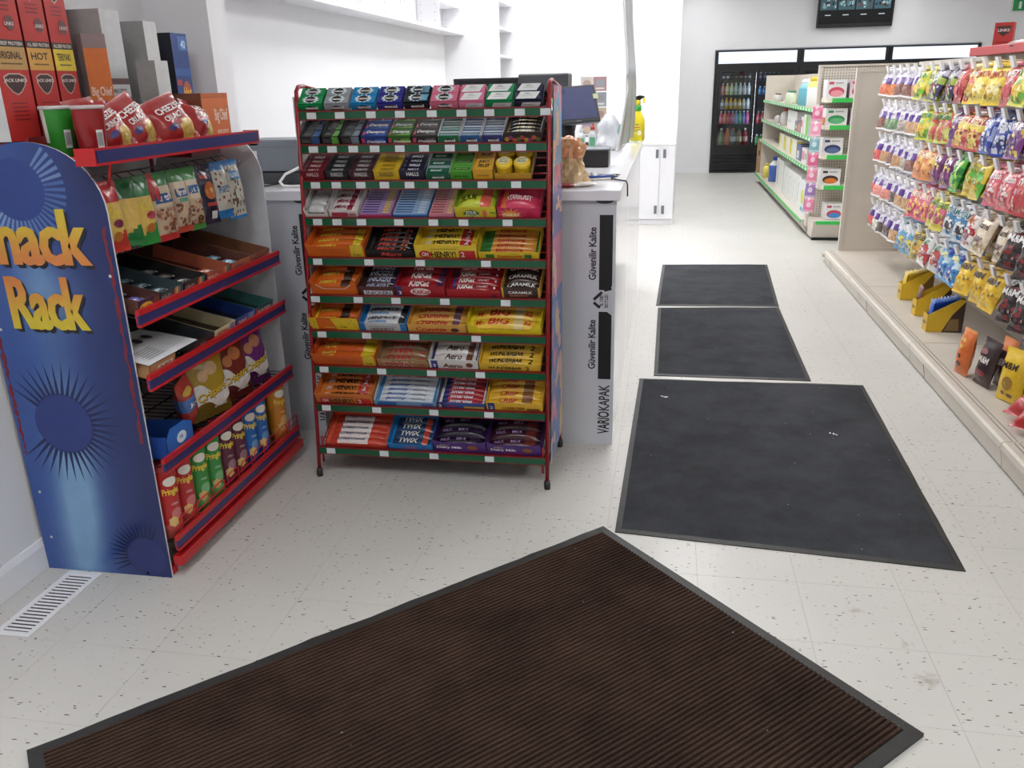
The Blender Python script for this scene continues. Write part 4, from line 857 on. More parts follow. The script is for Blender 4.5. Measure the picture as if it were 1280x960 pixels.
spart(b, 'printed_sunbursts', 'gloss', eb)['kind'] = 'stuff'
b = MB(); sh_ = lambda x, y: sfc(x, y) + V((0, -.0006, 0)); sy_ = lambda x, y: sfc(x, y) + V((0, -.0014, 0))
def grad(flip):
    return (lambda x, y: mixc((226, 132, 62), (222, 198, 44), (y if flip else 1 - y) * 1.5 - .2))
for t_, x, z, w_, h_, fl_ in (('Snack', -.222, 1.028, .372, .165, True), ('Rack', -.148, .833, .252, .162, False)):
    for k in range(4): b.text(t_, lambda xx, yy, k=k: sh_(xx, yy) + V((0, -.0001 * k, 0)), x + .003 * (k + 1), z - .0025 * (k + 1), w_, h_, (34, 34, 44))
    for dx in (0, .0035, .007): b.text(t_, lambda xx, yy, dx=dx: sy_(xx, yy) + V((0, -dx * .02, 0)), x + dx - .003, z, w_, h_, grad(fl_))
spart(b, 'lettering', 'card', eb)
b = endboard(SYF, SYF + .006, lambda x, z: (206, 207, 212), lambda x, z: (206, 207, 212)); spart(b, 'end_board', 'card')
SZ = [.868, .668, .392, .122]; SFX = -1.512
for x in (-1.985,):
    for y in (SYN + .02, SYF - .02):
        b = MB(); b.tube([(x, y, .0), (x, y, 1.32)], .008, 6); spart(b, 'post', 'dred')
for y in (SYN + .03, SYF - .03):
    b = MB(); b.box(-1.99, SFX - .03, y - .014, y + .014, .0, .03); spart(b, 'base_foot', 'red', bev=.003)
b = MB(); b.box(SFX - .02, SFX + .012, SYN + .012, SYF + .02, .04, .075); spart(b, 'base_rail', 'red', bev=.003)
for k, z in enumerate(SZ):
    b = MB(); n = 26; bk = .1 if k < 2 else 0
    for i in range(n + 1):
        y = SYN + .02 + (SYF - SYN - .04) * i / n; b.tube([(-1.985, y, z + .115 + bk), (-1.975, y, z + .012 + bk), (-1.96, y, z + bk), (SFX, y, z)], .0018, 4)
    for x in (-1.96, -1.85, -1.74, -1.63, SFX): b.tube([(x, SYN + .015, z - .003 + bk * (SFX - x) / .45), (x, SYF - .012, z - .003 + bk * (SFX - x) / .45)], .0028, 4)
    for dz in (.04, .08, .115): b.tube([(-1.985, SYN + .015, z + dz + bk), (-1.985, SYF - .012, z + dz + bk)], .0025, 4)
    o = spart(b, 'wire_shelf', 'wire'); o['kind'] = 'stuff'
    b = MB(); b.box(SFX, SFX + .012, SYN + .01, SYF - .005, z + .012, z + .028); b.box(SFX, SFX + .012, SYN + .01, SYF - .005, z - .024, z - .016); b.box(SFX - .002, SFX + .002, SYN + .01, SYF - .005, z - .02, z + .02); spart(b, 'front_rail', 'red')
    b = MB(); b.box(SFX + .002, SFX + .009, SYN + .01, SYF - .005, z - .016, z + .012); spart(b, 'blue_strip', 'bluestrip')
b = MB()   # low wire fence of the bottom shelf
for i in range(9):
    y = SYN + .05 + i * .105; b.tube([(SFX + .004, y, .15), (SFX + .004, y, .19), (SFX + .004, y + .012, .197), (SFX + .004, y + .07, .197), (SFX + .004, y + .08, .19), (SFX + .004, y + .08, .15)], .0025, 4)
b.tube([(SFX + .004, SYN + .01, .168), (SFX + .004, SYF - .01, .168)], .0025, 4); spart(b, 'wire_fence', 'red')
# top tray and the raised back tier
b = MB(); b.box(-1.99, -1.51, 2.172, 3.06, 1.318, 1.324); spart(b, 'top_tray', 'dred')
b = MB(); b.box(-1.512, -1.5, 2.1, 3.06, 1.312, 1.320); b.box(-1.512, -1.5, 2.1, 3.06, 1.352, 1.358); b.box(-1.512, -1.508, 2.1, 3.06, 1.32, 1.352); b.box(-1.56, -1.5, 2.094, 2.1, 1.312, 1.358); b.box(-1.56, -1.5, 3.06, 3.066, 1.312, 1.358); spart(b, 'front_rail', 'red')
b = MB(); b.box(-1.508, -1.499, 2.104, 3.056, 1.32, 1.352); spart(b, 'blue_strip', 'bluestrip')
b = MB(); b.box(-1.99, -1.755, 2.172, 3.06, 1.324, 1.372); b.box(-1.76, -1.75, 2.172, 3.06, 1.324, 1.385); spart(b, 'raised_tier', 'dred')
b = MB(); b.tube([(-1.99, 2.172, 1.328), (-1.505, 2.172, 1.328)], .005, 6); b.tube([(-1.512, 2.175, 1.325), (-1.53, 2.175, 1.25)], .004, 6); spart(b, 'tray_bracket', 'red')
b = MB(); b.box(-1.9, -1.6, 2.75, 2.95, 1.285, 1.318); spart(b, 'tray_support', 'dred')
b = MB(); b.tube([(-1.66, 2.19, 1.243), (-1.66, 3.124, 1.243)], .004, 6)
b.tube([(-1.69, 2.19, 1.262), (-1.69, 3.124, 1.262)], .003, 6)
for i in range(14): y = 2.24 + i * .066; b.tube([(-1.69, y, 1.262), (-1.66, y, 1.243), (-1.61, y, 1.240), (-1.606, y, 1.246)], .0022, 4)
spart(b, 'hanging_bar', 'chrome')

# ---- bags hung on the snack rack bar (facing the aisle)
def hung_bag(w, h, t, colfn, prints, seed, mat='film', nx=14, ny=20, sealw=.06):
    b = MB(); s = b.pillow((0, 0, -h), (1, 0, 0), (0, 0, 1), (0, -1, 0), w, h, t, colfn, nx=nx, ny=ny, crink=.03, seed=seed, sealw=sealw)
    for p in prints: p(b, s)
    return b
def T_(t_, x, y, w_, h_, c, sh=0): return lambda b, s: b.text(t_, s, x, y, w_, h_, c, shear=sh)
def E_l(x, y, rx, ry_, c, jag=0, n=12): return lambda b, s: b.ell(lambda p, q: s(p, q), x, y, rx, ry_, c, n=n, jag=jag)
def R_c(x, y, w_, h_, c): return lambda b, s: b.rect(s, x, y, w_, h_, c, nx=3, ny=3)
nuts = lambda a, b_: (206, 178, 146)
def NUT(n=34, y0=.1, y1=.46, sd=1):
    rn = random.Random(sd); q = [(rn.uniform(.08, .92), rn.uniform(y0, y1), rn.uniform(.05, .08), rn.uniform(.022, .034), rn.choice([(140, 74, 52), (170, 100, 74), (116, 58, 44), (190, 128, 96), (150, 84, 60)])) for _ in range(n)]
    def f(b, s):
        for k, (x, y, rx, ry_, c) in enumerate(q): b.ell(lambda p, r, k=k: s(p, r) + V((0, -.00008 * k, 0)), x, y, rx, ry_, c, n=8)
    return f
def corn(top_, bot): return lambda a, c: top_ if c > .72 else (bot if c < .12 + .22 * a else (224, 184, 84))
SB = [
    ('red and yellow corn snack bag', .098, .205, 2.24, corn((196, 34, 40), (206, 50, 40)), [T_('Cori', .25, .48, .5, .14, (240, 210, 60)), E_l(.55, .4, .2, .06, (120, 30, 60)), E_l(.45, .22, .2, .07, (190, 110, 40))]),
    ('dark green corn snack bag turned sideways', .08, .2, 2.325, corn((24, 96, 44), (20, 120, 50)), []),
    ('green and yellow corn snack bag', .1, .21, 2.40, corn((26, 120, 52), (30, 150, 60)), [T_('Cori', .25, .5, .55, .14, (240, 216, 70)), E_l(.62, .42, .22, .06, (180, 40, 60)), E_l(.5, .24, .2, .07, (190, 110, 40))]),
    ('red cornered peanut bag with blue banner', .11, .215, 2.505, lambda a, c: (200, 40, 44) if (c > .62 and a < .35) or c < .1 else ((50, 130, 60) if c > .82 else ((222, 200, 170) if c > .5 else nuts(a, c))), [NUT(sd=1), R_c(.1, .55, .8, .14, (44, 84, 150)), T_('nuts', .3, .58, .4, .09, WHITE)]),
    ('green topped mixed nut bag', .075, .205, 2.615, lambda a, c: (60, 140, 60) if c > .78 else ((222, 200, 170) if c > .48 else ((200, 70, 50) if c < .12 else nuts(a, c))), [NUT(26, sd=2), R_c(.1, .56, .8, .13, (44, 84, 150)), T_('nuts', .25, .58, .5, .09, WHITE), R_c(.2, .48, .6, .06, (96, 160, 130))]),
    ('green topped mixed nut bag with yellow dot', .08, .21, 2.695, lambda a, c: (60, 146, 60) if c > .8 or c < .1 else ((222, 204, 176) if c > .5 else nuts(a, c)), [NUT(26, sd=3), R_c(.1, .58, .8, .13, (60, 110, 170)), T_('nuts', .25, .6, .5, .09, WHITE), E_l(.55, .16, .22, .07, (90, 60, 40)), E_l(.6, .16, .12, .045, (214, 206, 50))]),
    ('dark blue chip bag with orange oval', .09, .205, 2.79, lambda a, c: (34, 32, 64) if c > .2 else (40, 40, 70), [E_l(.5, .56, .3, .15, (206, 106, 50)), T_('CHIPS', .3, .52, .42, .08, (250, 220, 120)), R_c(.15, .76, .35, .07, (190, 60, 50)), R_c(.2, .3, .6, .06, (190, 70, 60)), R_c(.45, .08, .3, .13, (214, 214, 216))]),
    ('white and blue yogurt snack bag', .105, .2, 2.885, lambda a, c: (30, 126, 206) if c > .86 or c < .15 else (214, 210, 196), [T_('POPZ', .2, .45, .6, .12, (60, 140, 200), .1), NUT(14, .2, .82, 8)]),
    ('white and blue speckled cookie bag', .105, .215, 2.985, lambda a, c: (30, 130, 210) if c > .9 or c < .05 else ((212, 206, 190) if random.Random(int(a * 70) + int(c * 900)).random() > .2 else (110, 96, 80)), [R_c(.2, .66, .65, .15, (90, 160, 206)), T_('COOKIE', .25, .7, .5, .08, WHITE)])]
for i, (lab, w_, h_, y, cf, pr) in enumerate(SB):
    o = hung_bag(w_, h_, .036, cf, pr, i).build('snack_bag', 'film', loc=(-1.598, y, 1.258), rot=(R(-6), 0, R(90 - (26 if i == 1 else 8)) + R(random.uniform(-4, 4))))
    tag(o, lab + ' hanging on the snack rack', 'snack bag')
# ---- display cartons on the snack rack shelves (open side up, fronts on the rail)
def carton(name, lab, cat, y0, y1, z, d, hf, hb, fc, sc_, prints=(), xo=SFX - .006, inner=(46, 34, 26), tilt=0, cut=None):
    b = MB(); w = y1 - y0 - .004; th = .002; hb = min(hb, .05) if z > .6 else hb; hf = min(hf, .046) if z > .6 else hf
    b.box(0, w, 0, th, 0, hf, fc, cols={3: inner}) if not cut else b.prism([(0, 0), (w, 0), (w, hf), (w * .7, hf * cut), (w * .2, hf * cut), (0, hf * .8)], 1, 0, th, fc)
    b.box(0, w, d - th, d, 0, hb, sc_, cols={2: inner}); b.box(0, w, 0, d, 0, th, inner)
    for x, side in ((0, 5), (w - th, 4)):
        b.prism([(0, 0), (d, 0), (d, hb), (d * .75, hb), (d * .3, max(hf, hb * .7)), (0, hf)], 0, x, x + th, sc_)
    s = front(0, 0, 0)
    for p in prints: p(b, s, w, hf)
    if z > .6: tilt = 12.6; z += .003
    o = b.build(name, 'card', loc=(xo, y0 + .002, z), rot=(R(tilt), 0, R(90))); return tag(o, lab, cat)
def P_t(t_, x, y, w_, h_, c): return lambda b, s, w, h: b.text(t_, lambda p, q: s(p, q) + V((0, -.0004, 0)), w * x, h * y, w * w_, h * h_, c)
def P_r(x, y, w_, h_, c): return lambda b, s, w, h: b.rect(s, w * x, h * y, w * w_, h * h_, c)
stripes = lambda x: [P_r(x, .05, .07, .9, (206, 110, 50)), P_r(x + .08, .05, .07, .9, (226, 180, 90)), P_r(x + .16, .05, .1, .9, (70, 130, 150))]
Z1 = SZ[0] + .003
carton('display_carton', 'purple and brown bar carton with yellow oval on the snack rack', 'carton', 2.185, 2.30, Z1, .3, .055, .07, (76, 44, 70), (96, 56, 44), [lambda b, s, w, h: b.ell(s, w * .35, h * .5, w * .3, h * .28, (222, 180, 50)), P_t('PowerBar', .12, .38, .46, .22, (60, 40, 20)), P_r(.68, .2, .3, .7, (110, 60, 40))])
carton('display_carton', 'dark teal striped bar carton on the snack rack', 'carton', 2.30, 2.435, Z1, .3, .05, .075, (52, 66, 72), (60, 76, 84), [P_t('KIND', .06, .3, .4, .4, (150, 160, 160))] + stripes(.6), inner=(40, 34, 30))
carton('display_carton', 'black striped bar carton on the snack rack', 'carton', 2.435, 2.58, Z1, .3, .05, .08, (36, 34, 34), (44, 42, 42), [P_t('KIND', .06, .3, .4, .4, (170, 170, 170))] + stripes(.62), inner=(34, 28, 26))
carton('display_carton', 'brick orange striped bar carton on the snack rack', 'carton', 2.58, 2.75, Z1, .3, .05, .09, (176, 84, 60), (186, 92, 64), [P_t('KIND', .06, .3, .4, .4, (230, 200, 180))] + stripes(.66), inner=(50, 34, 26))
carton('display_carton', 'tall backed orange bar carton with blue wrappers on the snack rack', 'carton', 2.75, 2.905, Z1, .32, .045, .11, (190, 110, 70), (110, 62, 50), [P_t('KIND', .2, .3, .4, .4, (90, 80, 160))], inner=(44, 30, 24))
carton('display_carton', 'copper brown bar carton beside the far end board of the snack rack', 'carton', 2.905, 3.06, Z1, .34, .05, .12, (150, 92, 64), (140, 88, 60), [P_t('CRUNCHY', .1, .25, .6, .4, (40, 36, 60))], inner=(40, 30, 26))
for i, (y, n, c, lab) in enumerate([(2.37, 3, (70, 96, 104), 'teal bar wrapper lying in the dark teal carton'), (2.51, 3, (80, 74, 72), 'grey bar wrapper lying in the black striped carton'), (2.83, 2, (120, 176, 206), 'light blue bar wrapper in the tall backed orange carton'), (2.66, 1, (190, 96, 60), 'orange bar wrapper in the brick orange carton'), (2.24, 2, (110, 100, 190), 'violet bar wrapper in the purple and brown carton')]):
    first = None
    for k in range(n):
        if first is None:
            b = MB(); b.pillow((0, 0, .012), (1, 0, 0), (0, 1, 0), (0, 0, 1), .11, .035, .02, lambda a, c_, c=c: (206, 210, 210) if a < .1 or a > .9 else c, nx=12, ny=5, seal='u', crink=.04, seed=i, sealw=.05); first = o = b.build('bar_wrapper', 'film')
        else: o = first.copy(); COL.objects.link(o)
        o.location = (-1.56 - .06 * k, y, Z1 + .006 + (.048 + .06 * k) * .222); o.rotation_euler = (R(12.6), 0, R(90)); tag(o, lab, 'snack bar', lab)
        o['label'] = '%s %s' % (['front', 'middle', 'rear'][k] if n == 3 else (['front', 'rear'][k] if n == 2 else 'single'), lab)
Z2 = SZ[1] + .003
carton('display_carton', 'small tan cracker carton under the white sheet on the snack rack', 'carton', 2.185, 2.33, Z2, .16, .05, .05, (190, 140, 90), (196, 146, 96), [P_r(.3, .25, .6, .5, (230, 220, 200)), P_t('QUEST', .36, .32, .46, .34, BLK)])
b = MB(); n = 8; vs_ = [(.28 * i / n, .2 * j / n, .052 + .012 * math.sin(i * .6) * (j / n)) for j in range(n + 1) for i in range(n + 1)]
b.add(vs_, [(j * (n + 1) + i, j * (n + 1) + i + 1, (j + 1) * (n + 1) + i + 1, (j + 1) * (n + 1) + i) for j in range(n) for i in range(n)], (222, 224, 228))
s = lambda x, y: V((.28 * x, .2 * y, .056 + .012 * math.sin(x * 8 * .6) * y))
for x, y in ((.2, .55), (.45, .6), (.7, .65)): b.ell(s, x, y, .07, .09, (60, 62, 70))
for k in range(6): b.rect(s, .12, .1 + .05 * k, .3, .014, (130, 132, 136))
o = b.build('flyer', 'card', loc=(-1.512, 2.172, Z2 + .004), rot=(R(12.6), 0, R(90))); tag(o, 'white printed sheet lying over the tan cracker carton', 'paper')
carton('display_carton', 'flattened black bar carton with grey top on the snack rack', 'carton', 2.44, 2.575, Z2, .28, .045, .05, (32, 32, 36), (70, 74, 78), [P_t('BAR', .3, .3, .3, .4, (120, 130, 140))])
carton('display_carton', 'cream bar carton with red name on the snack rack', 'carton', 2.575, 2.73, Z2, .3, .045, .055, (222, 206, 160), (214, 196, 150), [P_t('OAT BAR', .15, .25, .5, .5, (170, 50, 40)), P_r(.72, .1, .22, .8, (90, 140, 190))])
carton('display_carton', 'cobalt blue bar carton on the snack rack', 'carton', 2.73, 2.885, Z2, .3, .05, .06, (44, 84, 160), (40, 70, 150), [P_t('CHEWY', .1, .3, .46, .42, WHITE), P_r(.65, .1, .3, .8, (100, 160, 210))])
carton('display_carton', 'teal bar carton beside the far end board of the snack rack', 'carton', 2.885, 3.04, Z2, .32, .055, .09, (34, 92, 100), (70, 130, 124), [P_t('BUILDERS', .15, .3, .7, .42, WHITE), P_r(.02, .1, .1, .8, (190, 60, 60))], inner=(40, 56, 52))
Z3 = SZ[2] + .003
carton('display_carton', 'bright blue cookie carton with white badge on the snack rack', 'carton', 2.215, 2.375, Z3, .2, .075, .07, (38, 110, 206), (36, 84, 180), [lambda b, s, w, h: b.ell(s, w * .55, h * .62, w * .18, h * .26, (220, 236, 246)), P_t('16', .48, .55, .12, .2, (40, 100, 190)), P_t('original', .1, .2, .2, .12, WHITE)], cut=1.25, inner=(60, 50, 44))
o = carton('display_carton', 'small navy cookie packet behind the blue carton', 'carton', 2.2, 2.33, Z3, .05, .06, .06, (34, 60, 140), (30, 50, 120), [P_r(.1, .5, .6, .3, (80, 150, 210))], xo=-1.76)
def stand_bag(w, h, t, cf, prints, seed, sealw=.06):
    b = MB(); s = b.pillow((0, 0, 0), (1, 0, 0), (0, 0, 1), (0, -1, 0), w, h, t, cf, nx=12, ny=16, crink=.022, seed=seed, sealw=sealw)
    for p in prints: p(b, s)
    return b
def crisp(x, y, dy, c):
    def f(b, s):
        g = lambda p, q: s(p, q + .12 * (p - .5)) + V((0, dy, 0))
        g.curved = True; b.text('Crispers', g, x, y, .76, .15, c)
    return f
o = stand_bag(.085, .215, .06, lambda a, c: (180, 50, 40) if c > .7 or c < .45 else (70, 110, 180), [T_('Joey', .2, .5, .6, .1, WHITE, .1), E_l(.4, .8, .3, .06, (200, 160, 60))], 31).build('cookie_bag', 'film', loc=(-1.57, 2.45, Z3 + .022), rot=(R(9), R(-22), R(90))); tag(o, 'red and blue cookie bag leaning on the gold cracker bag', 'snack bag')
for i, (y, c, c2, cb, lab) in enumerate([(2.59, (186, 150, 30), (120, 96, 20), (224, 180, 130), 'gold foil cracker chip bag on the snack rack'), (2.765, (130, 44, 34), (100, 34, 30), (206, 120, 70), 'rust red cracker chip bag between the gold and purple bags'), (2.93, (120, 50, 130), (80, 30, 90), (210, 140, 100), 'purple foil cracker chip bag on the snack rack')]):
    cf = lambda a, q, c=c, c2=c2: c if q > .25 else c2
    def ribbon(b, s):
        n = 14; pts = [(.03 + .94 * k / n, .2 + .07 * math.sin(k * .5)) for k in range(n + 1)] + [(.03 + .94 * k / n, .44 + .1 * math.sin(k * .5 + .6)) for k in range(n + 1)]
        mid_ = [(p[0], (pts[k][1] + pts[k + n + 1][1]) / 2) for k, p in enumerate(pts[:n + 1])]; al = pts[:n + 1] + mid_ + pts[n + 1:]
        b.shape(al, [(k + j * (n + 1), k + 1 + j * (n + 1), k + 1 + (j + 1) * (n + 1), k + (j + 1) * (n + 1)) for j in range(2) for k in range(n)], s, (236, 230, 226))
    o = stand_bag(.185, .245, .055, cf, [ribbon, E_l(.55, .72, .17, .1, cb), E_l(.3, .64, .13, .09, cb), crisp(.1, .275, -.0006, (60, 40, 16)), crisp(.085, .29, -.0018, (240, 200, 50)), T_('all dressed', .5, .12, .34, .05, (236, 226, 200))], 40 + i).build('cracker_bag', 'film', loc=(-1.565, y, Z3 + .004), rot=(R(-7), 0, R(74 + 3 * i))); tag(o, lab, 'snack bag')
# ---- stacked chip tubes on the bottom shelf
Z4 = SZ[3] + .003
def tube_can(y, c, c2, lab, grp, x=-1.556):
    b = MB(); rr, H_ = .0385, .252
    def cf(i, k): return (198, 60, 70) if i >= 6 else (c2 if i == 1 and (k % 4 < 2) else c)
    b.lathe([(rr, 0), (rr, .05), (rr, .1), (rr, .16), (rr, .225), (rr, H_ - .012), (rr + .0015, H_ - .011), (rr + .0015, H_), (rr - .006, H_ + .001), (rr - .008, H_ - .003), (.012, H_ - .004)], 24, colfn=lambda i, k: (206, 208, 210) if i == 5 else ((190, 48, 60) if i > 5 else (c2 if i < 1 else c)))
    s = lambda a, z, e=0: V(((rr + .001 + e) * math.sin(a), -(rr + .001 + e) * math.cos(a), z))
    b.ell(lambda a, z: s(a, z, .0004), 0, .2, .6, .016, (236, 228, 214), n=20, rings=4)
    b.text('Pringles', lambda a, z: s(a, z, .0004), -.78, .148, 1.56, .03, (246, 214, 60), shear=.0)
    b.ell(s, .2, .085, .5, .02, mixc(c, WHITE, .35), n=14, rings=3); b.ell(lambda a, z: s(a, z, .0006), -.2, .06, .4, .018, (226, 186, 110), n=12, jag=.1, rings=3); b.text('chips', lambda a, z: s(a, z, .0006), -.2, .115, .6, .012, mixc(c, WHITE, .6))
    o = b.build('chip_tube', 'gloss', loc=(x, y, Z4), rot=(0, 0, R(62))); return tag(o, lab, 'chip tube', grp)
cans = [(2.225, (196, 40, 40), (210, 90, 80), 'pink red chip tube against the blue end board', 'pink red chip tubes'), (2.315, (196, 40, 40), (210, 90, 80), 'pink red chip tube beside a green tube', 'pink red chip tubes'),
        (2.41, (52, 150, 60), (110, 190, 100), 'green chip tube beside a pink red tube', 'green chip tubes'), (2.505, (52, 150, 60), (110, 190, 100), 'green chip tube beside a maroon tube', 'green chip tubes'),
        (2.60, (104, 36, 62), (140, 60, 80), 'maroon chip tube beside a green tube', 'maroon chip tubes'), (2.69, (104, 36, 62), (140, 60, 80), 'maroon chip tube beside a blue tube', 'maroon chip tubes'),
        (2.785, (24, 104, 190), (40, 80, 160), 'blue chip tube beside a maroon tube', 'blue chip tubes'), (2.875, (24, 104, 190), (40, 80, 160), 'blue chip tube beside the lime tube', 'blue chip tubes'),
        (2.955, (150, 176, 60), (120, 150, 50), 'lime chip tube half behind the orange tube', None), (3.045, (214, 130, 36), (226, 150, 60), 'orange chip tube next to the far end board', None)]
for y, c, c2, lab, g in cans: tube_can(y, c, c2, lab + ' on the bottom snack rack shelf' if g else lab + ' of the snack rack', g, x=-1.556 if y != 2.955 else -1.60)

# ---- goods on top of the snack rack
ZT = 1.326; ZR = 1.374
def jerky(y0, y1, lab, band, name_, x=-1.80, z=ZR, H_=.56, rotz=0):
    b = MB(); w = y1 - y0 - .009; d = .14; c = (204, 40, 36)
    b.box(0, w, 0, d, 0, H_, c, cols={4: (206, 206, 206) if name_ == 'ORIGINAL' else (110, 10, 14), 5: (110, 10, 14)})  # side faces darkened to paint in the dark gaps between boxes
    s = front(0, 0, 0); k = H_ / .56
    zb = .19 * k; b.rect(s, 0, zb, w, .06, band); b.rect(s, 0, zb + .06, w, .018, (40, 30, 30)); u = lambda p, q: s(p, q) + V((0, -.0004, 0))
    b.text('ALL BEEF PROTEIN', u, .006, zb + .064, w - .012, .01, (210, 200, 190)); b.text(name_, u, .012, zb + .028, w - .03, .02, (60, 40, 20)); b.rect(u, .02, zb + .014, w - .04, .004, (120, 90, 40))
    for (cz, rx, rz) in ((.152 * k, w * .36, .029), (.42 * k, w * .42, .045)):
        pts = [(w / 2 + rx * a, cz + rz * c_) for a, c_ in ((-1, .7), (-.5, 1), (.5, 1), (1, .7), (.85, -.1), (.4, -.75), (0, -1), (-.4, -.75), (-.85, -.1))]
        b.shape(pts, [tuple(range(9))[::-1]], s, (206, 170, 160)); pts2 = [(w / 2 + (x_ - w / 2) * .88, cz + (z_ - cz) * .88) for x_, z_ in pts]; b.shape(pts2, [tuple(range(9))[::-1]], u, (66, 40, 40))
        b.text("JACK LINK'S", lambda p, q: s(p, q) + V((0, -.0008, 0)), w / 2 - rx * 1.02, cz + rz * .12, rx * 2.04, rz * .4, (230, 214, 206), shear=.1)
    b.ell(u, w * .68, .312 * k, .018, .02, (110, 60, 60)); b.text('LINKS', lambda p, q: s(p, q) + V((0, -.0008, 0)), w * .5, .305 * k, .036, .01, (220, 200, 196), shear=.2)
    for q, (zz, n) in enumerate(((.1 * k, 5), (.365 * k, 3))):
        for i in range(n): b.rect(s, w * .25, zz - .011 * i, w * .5, .004, (140, 24, 28))
    o = b.build('jerky_box', 'card', loc=(x, y0 + .002, z), rot=(0, 0, R(90) + rotz)); return tag(o, lab, 'snack box')
jerky(2.165, 2.297, 'tall red beef stick box with tan name band', (196, 150, 80), 'ORIGINAL')
jerky(2.297, 2.407, 'tall red beef stick box with orange name band', (222, 160, 60), 'HOT')
jerky(2.407, 2.507, 'tall red beef stick box with yellow name band', (230, 200, 40), 'TERIYAKI')
def tall_box(lab, y0, y1, z, H_, d, fc, lc, prints=(), x=-1.77, rotz=0, topc=None):
    b = MB(); w = y1 - y0 - .003; b.box(0, w, 0, d, 0, H_, fc, cols={4: lc, 1: topc or lc})  # grey left faces of the pale boxes are painted shade
    s = front(0, 0, 0)
    for p in prints: p(b, s, w, H_)
    o = b.build('snack_box', 'card', loc=(x, y0 + .0015, z), rot=(0, 0, R(90) + rotz)); return tag(o, lab, 'snack box')
tall_box('tall orange meat snack box with mauve top beside the red boxes', 2.548, 2.622, ZR, .30, .06, (222, 112, 44), (150, 120, 120), [P_r(0, .86, 1, .14, (150, 126, 126)), P_t('Big Chief', .08, .36, .86, .12, (240, 210, 190)), P_r(0, .24, 1, .09, (88, 58, 146)), P_t('ORIGINAL', .2, .26, .6, .05, (200, 180, 220))], rotz=R(-38), x=-1.80)
silv = [P_r(.0, .4, 1, .05, (120, 84, 86)), P_r(0, .3, 1, .1, (226, 226, 228)), P_t('MEAT STICKS', .1, .33, .7, .035, (90, 70, 70)), P_r(0, .02, 1, .28, (150, 152, 154)), P_t('BEEF', .2, .18, .5, .06, (220, 222, 222))]
tall_box('wide silver white meat stick box with creased plastic wrap', 2.615, 2.72, ZR, .375, .13, (206, 208, 210), (168, 160, 160), silv)
tall_box('tall silver white meat stick box with shade painted on its side', 2.865, 2.945, ZR, .355, .15, (214, 216, 216), (150, 150, 148), silv, x=-1.78)
tall_box('short white meat stick box in front of the tall silver one', 2.705, 2.785, ZT, .27, .07, (214, 216, 216), (150, 150, 148), [P_r(0, .28, 1, .05, (150, 60, 70)), P_t('MEAT STICK', .1, .2, .7, .05, (90, 80, 80)), P_r(.1, .12, .6, .04, (160, 160, 160))], x=-1.66)
tall_box('dark blue hot rod sausage box with orange flame lettering', 3.01, 3.12, ZR, .325, .09, (30, 66, 140), (22, 26, 40), [P_r(.4, .82, .55, .15, (60, 110, 190)), P_t('40', .55, .84, .3, .09, (190, 220, 240)), P_r(0, .55, 1, .08, (40, 90, 170)), P_r(.05, .45, .3, .06, (196, 60, 50)), lambda b, s, w, h: b.ell(s, w * .62, h * .3, w * .3, h * .2, (196, 84, 36)), P_t('Hot', .38, .33, .5, .1, (240, 190, 60)), P_t('Rods', .42, .2, .52, .1, (240, 190, 60))], x=-1.77)
tall_box('orange meat snack box standing at the far end of the top tray', 2.86, 3.05, ZT, .165, .12, (226, 112, 42), (120, 60, 34), [P_t('Big Chief', .42, .36, .5, .32, (246, 220, 200)), P_t('BEEF JERKY', .46, .14, .44, .1, (250, 220, 190)), P_r(.0, .9, 1, .1, (206, 96, 36))], x=-1.60, topc=(196, 90, 40))
for lab, x, y, c, rim in (('green canister with white lid and barcode on the snack rack top', -1.728, 2.275, (44, 150, 44), (206, 206, 206)), ('red canister with white lid and barcode on the snack rack top', -1.60, 2.238, (160, 30, 34), (206, 190, 190))):
    t = thing('canister', lab, 'canister', (x, y, ZT), (0, 0, R(34)))
    b = MB(); b.lathe([(.034, 0), (.037, .003), (.042, .128), (.043, .134)], 28, c); s = lambda a, z: V(((.0372 + z * .04) * math.sin(a), -(.0372 + z * .04) * math.cos(a), z))
    b.rect(s, .35, .025, .5, .05, (226, 226, 226), nx=6, ny=1)
    for k in range(9): b.rect(lambda a, z: s(a, z) * 1.006, .39 + .047 * k, .032, .022, .036, (40, 40, 40))
    if c[1] > 100: b.rect(s, -1.2, .04, .45, .1, (214, 224, 214), nx=6, ny=1)
    b.build('body', 'gloss', t)
    b = MB(); b.lathe([(.0455, .131), (.0455, .139), (.042, .141), (.02, .1405)], 28, rim); b.build('lid', 'gloss', t)
CH = (172, 34, 34)
for i, (y, w_, h_, ry_, rz, x, lab) in enumerate([(2.345, .14, .165, -20, 88, -1.575, 'red cheese puff bag slumped next to the red canister'), (2.40, .13, .18, -6, 84, -1.675, 'red cheese puff bag standing behind the slumped one'), (2.49, .16, .185, -18, 92, -1.585, 'red cheese puff bag with blue badge in the middle of the top tray'), (2.66, .18, .18, -14, 84, -1.565, 'widest red cheese puff bag on the top tray'), (2.82, .15, .165, 6, 100, -1.575, 'red cheese puff bag leaning on the orange box')]):
    cf = lambda a, q: (206, 170, 60) if (a - .72) ** 2 / .05 + (q - .25) ** 2 / .03 < 1 else CH
    o = stand_bag(w_, h_ * .93, .07, cf, [T_('CHEEZIES', .14, .66, .72, .13, (240, 236, 232)), T_('CRUNCHY', .2, .5, .62, .11, (236, 230, 226)), E_l(.3, .38, .13, .06, (60, 64, 130)), E_l(.72, .22, .14, .07, (226, 190, 90), .15, 16)], 60 + i, .09).build('cheese_puff_bag', 'film', loc=(x, y, ZT + .004), rot=(R(-24), R(ry_), R(rz))); tag(o, lab, 'snack bag')

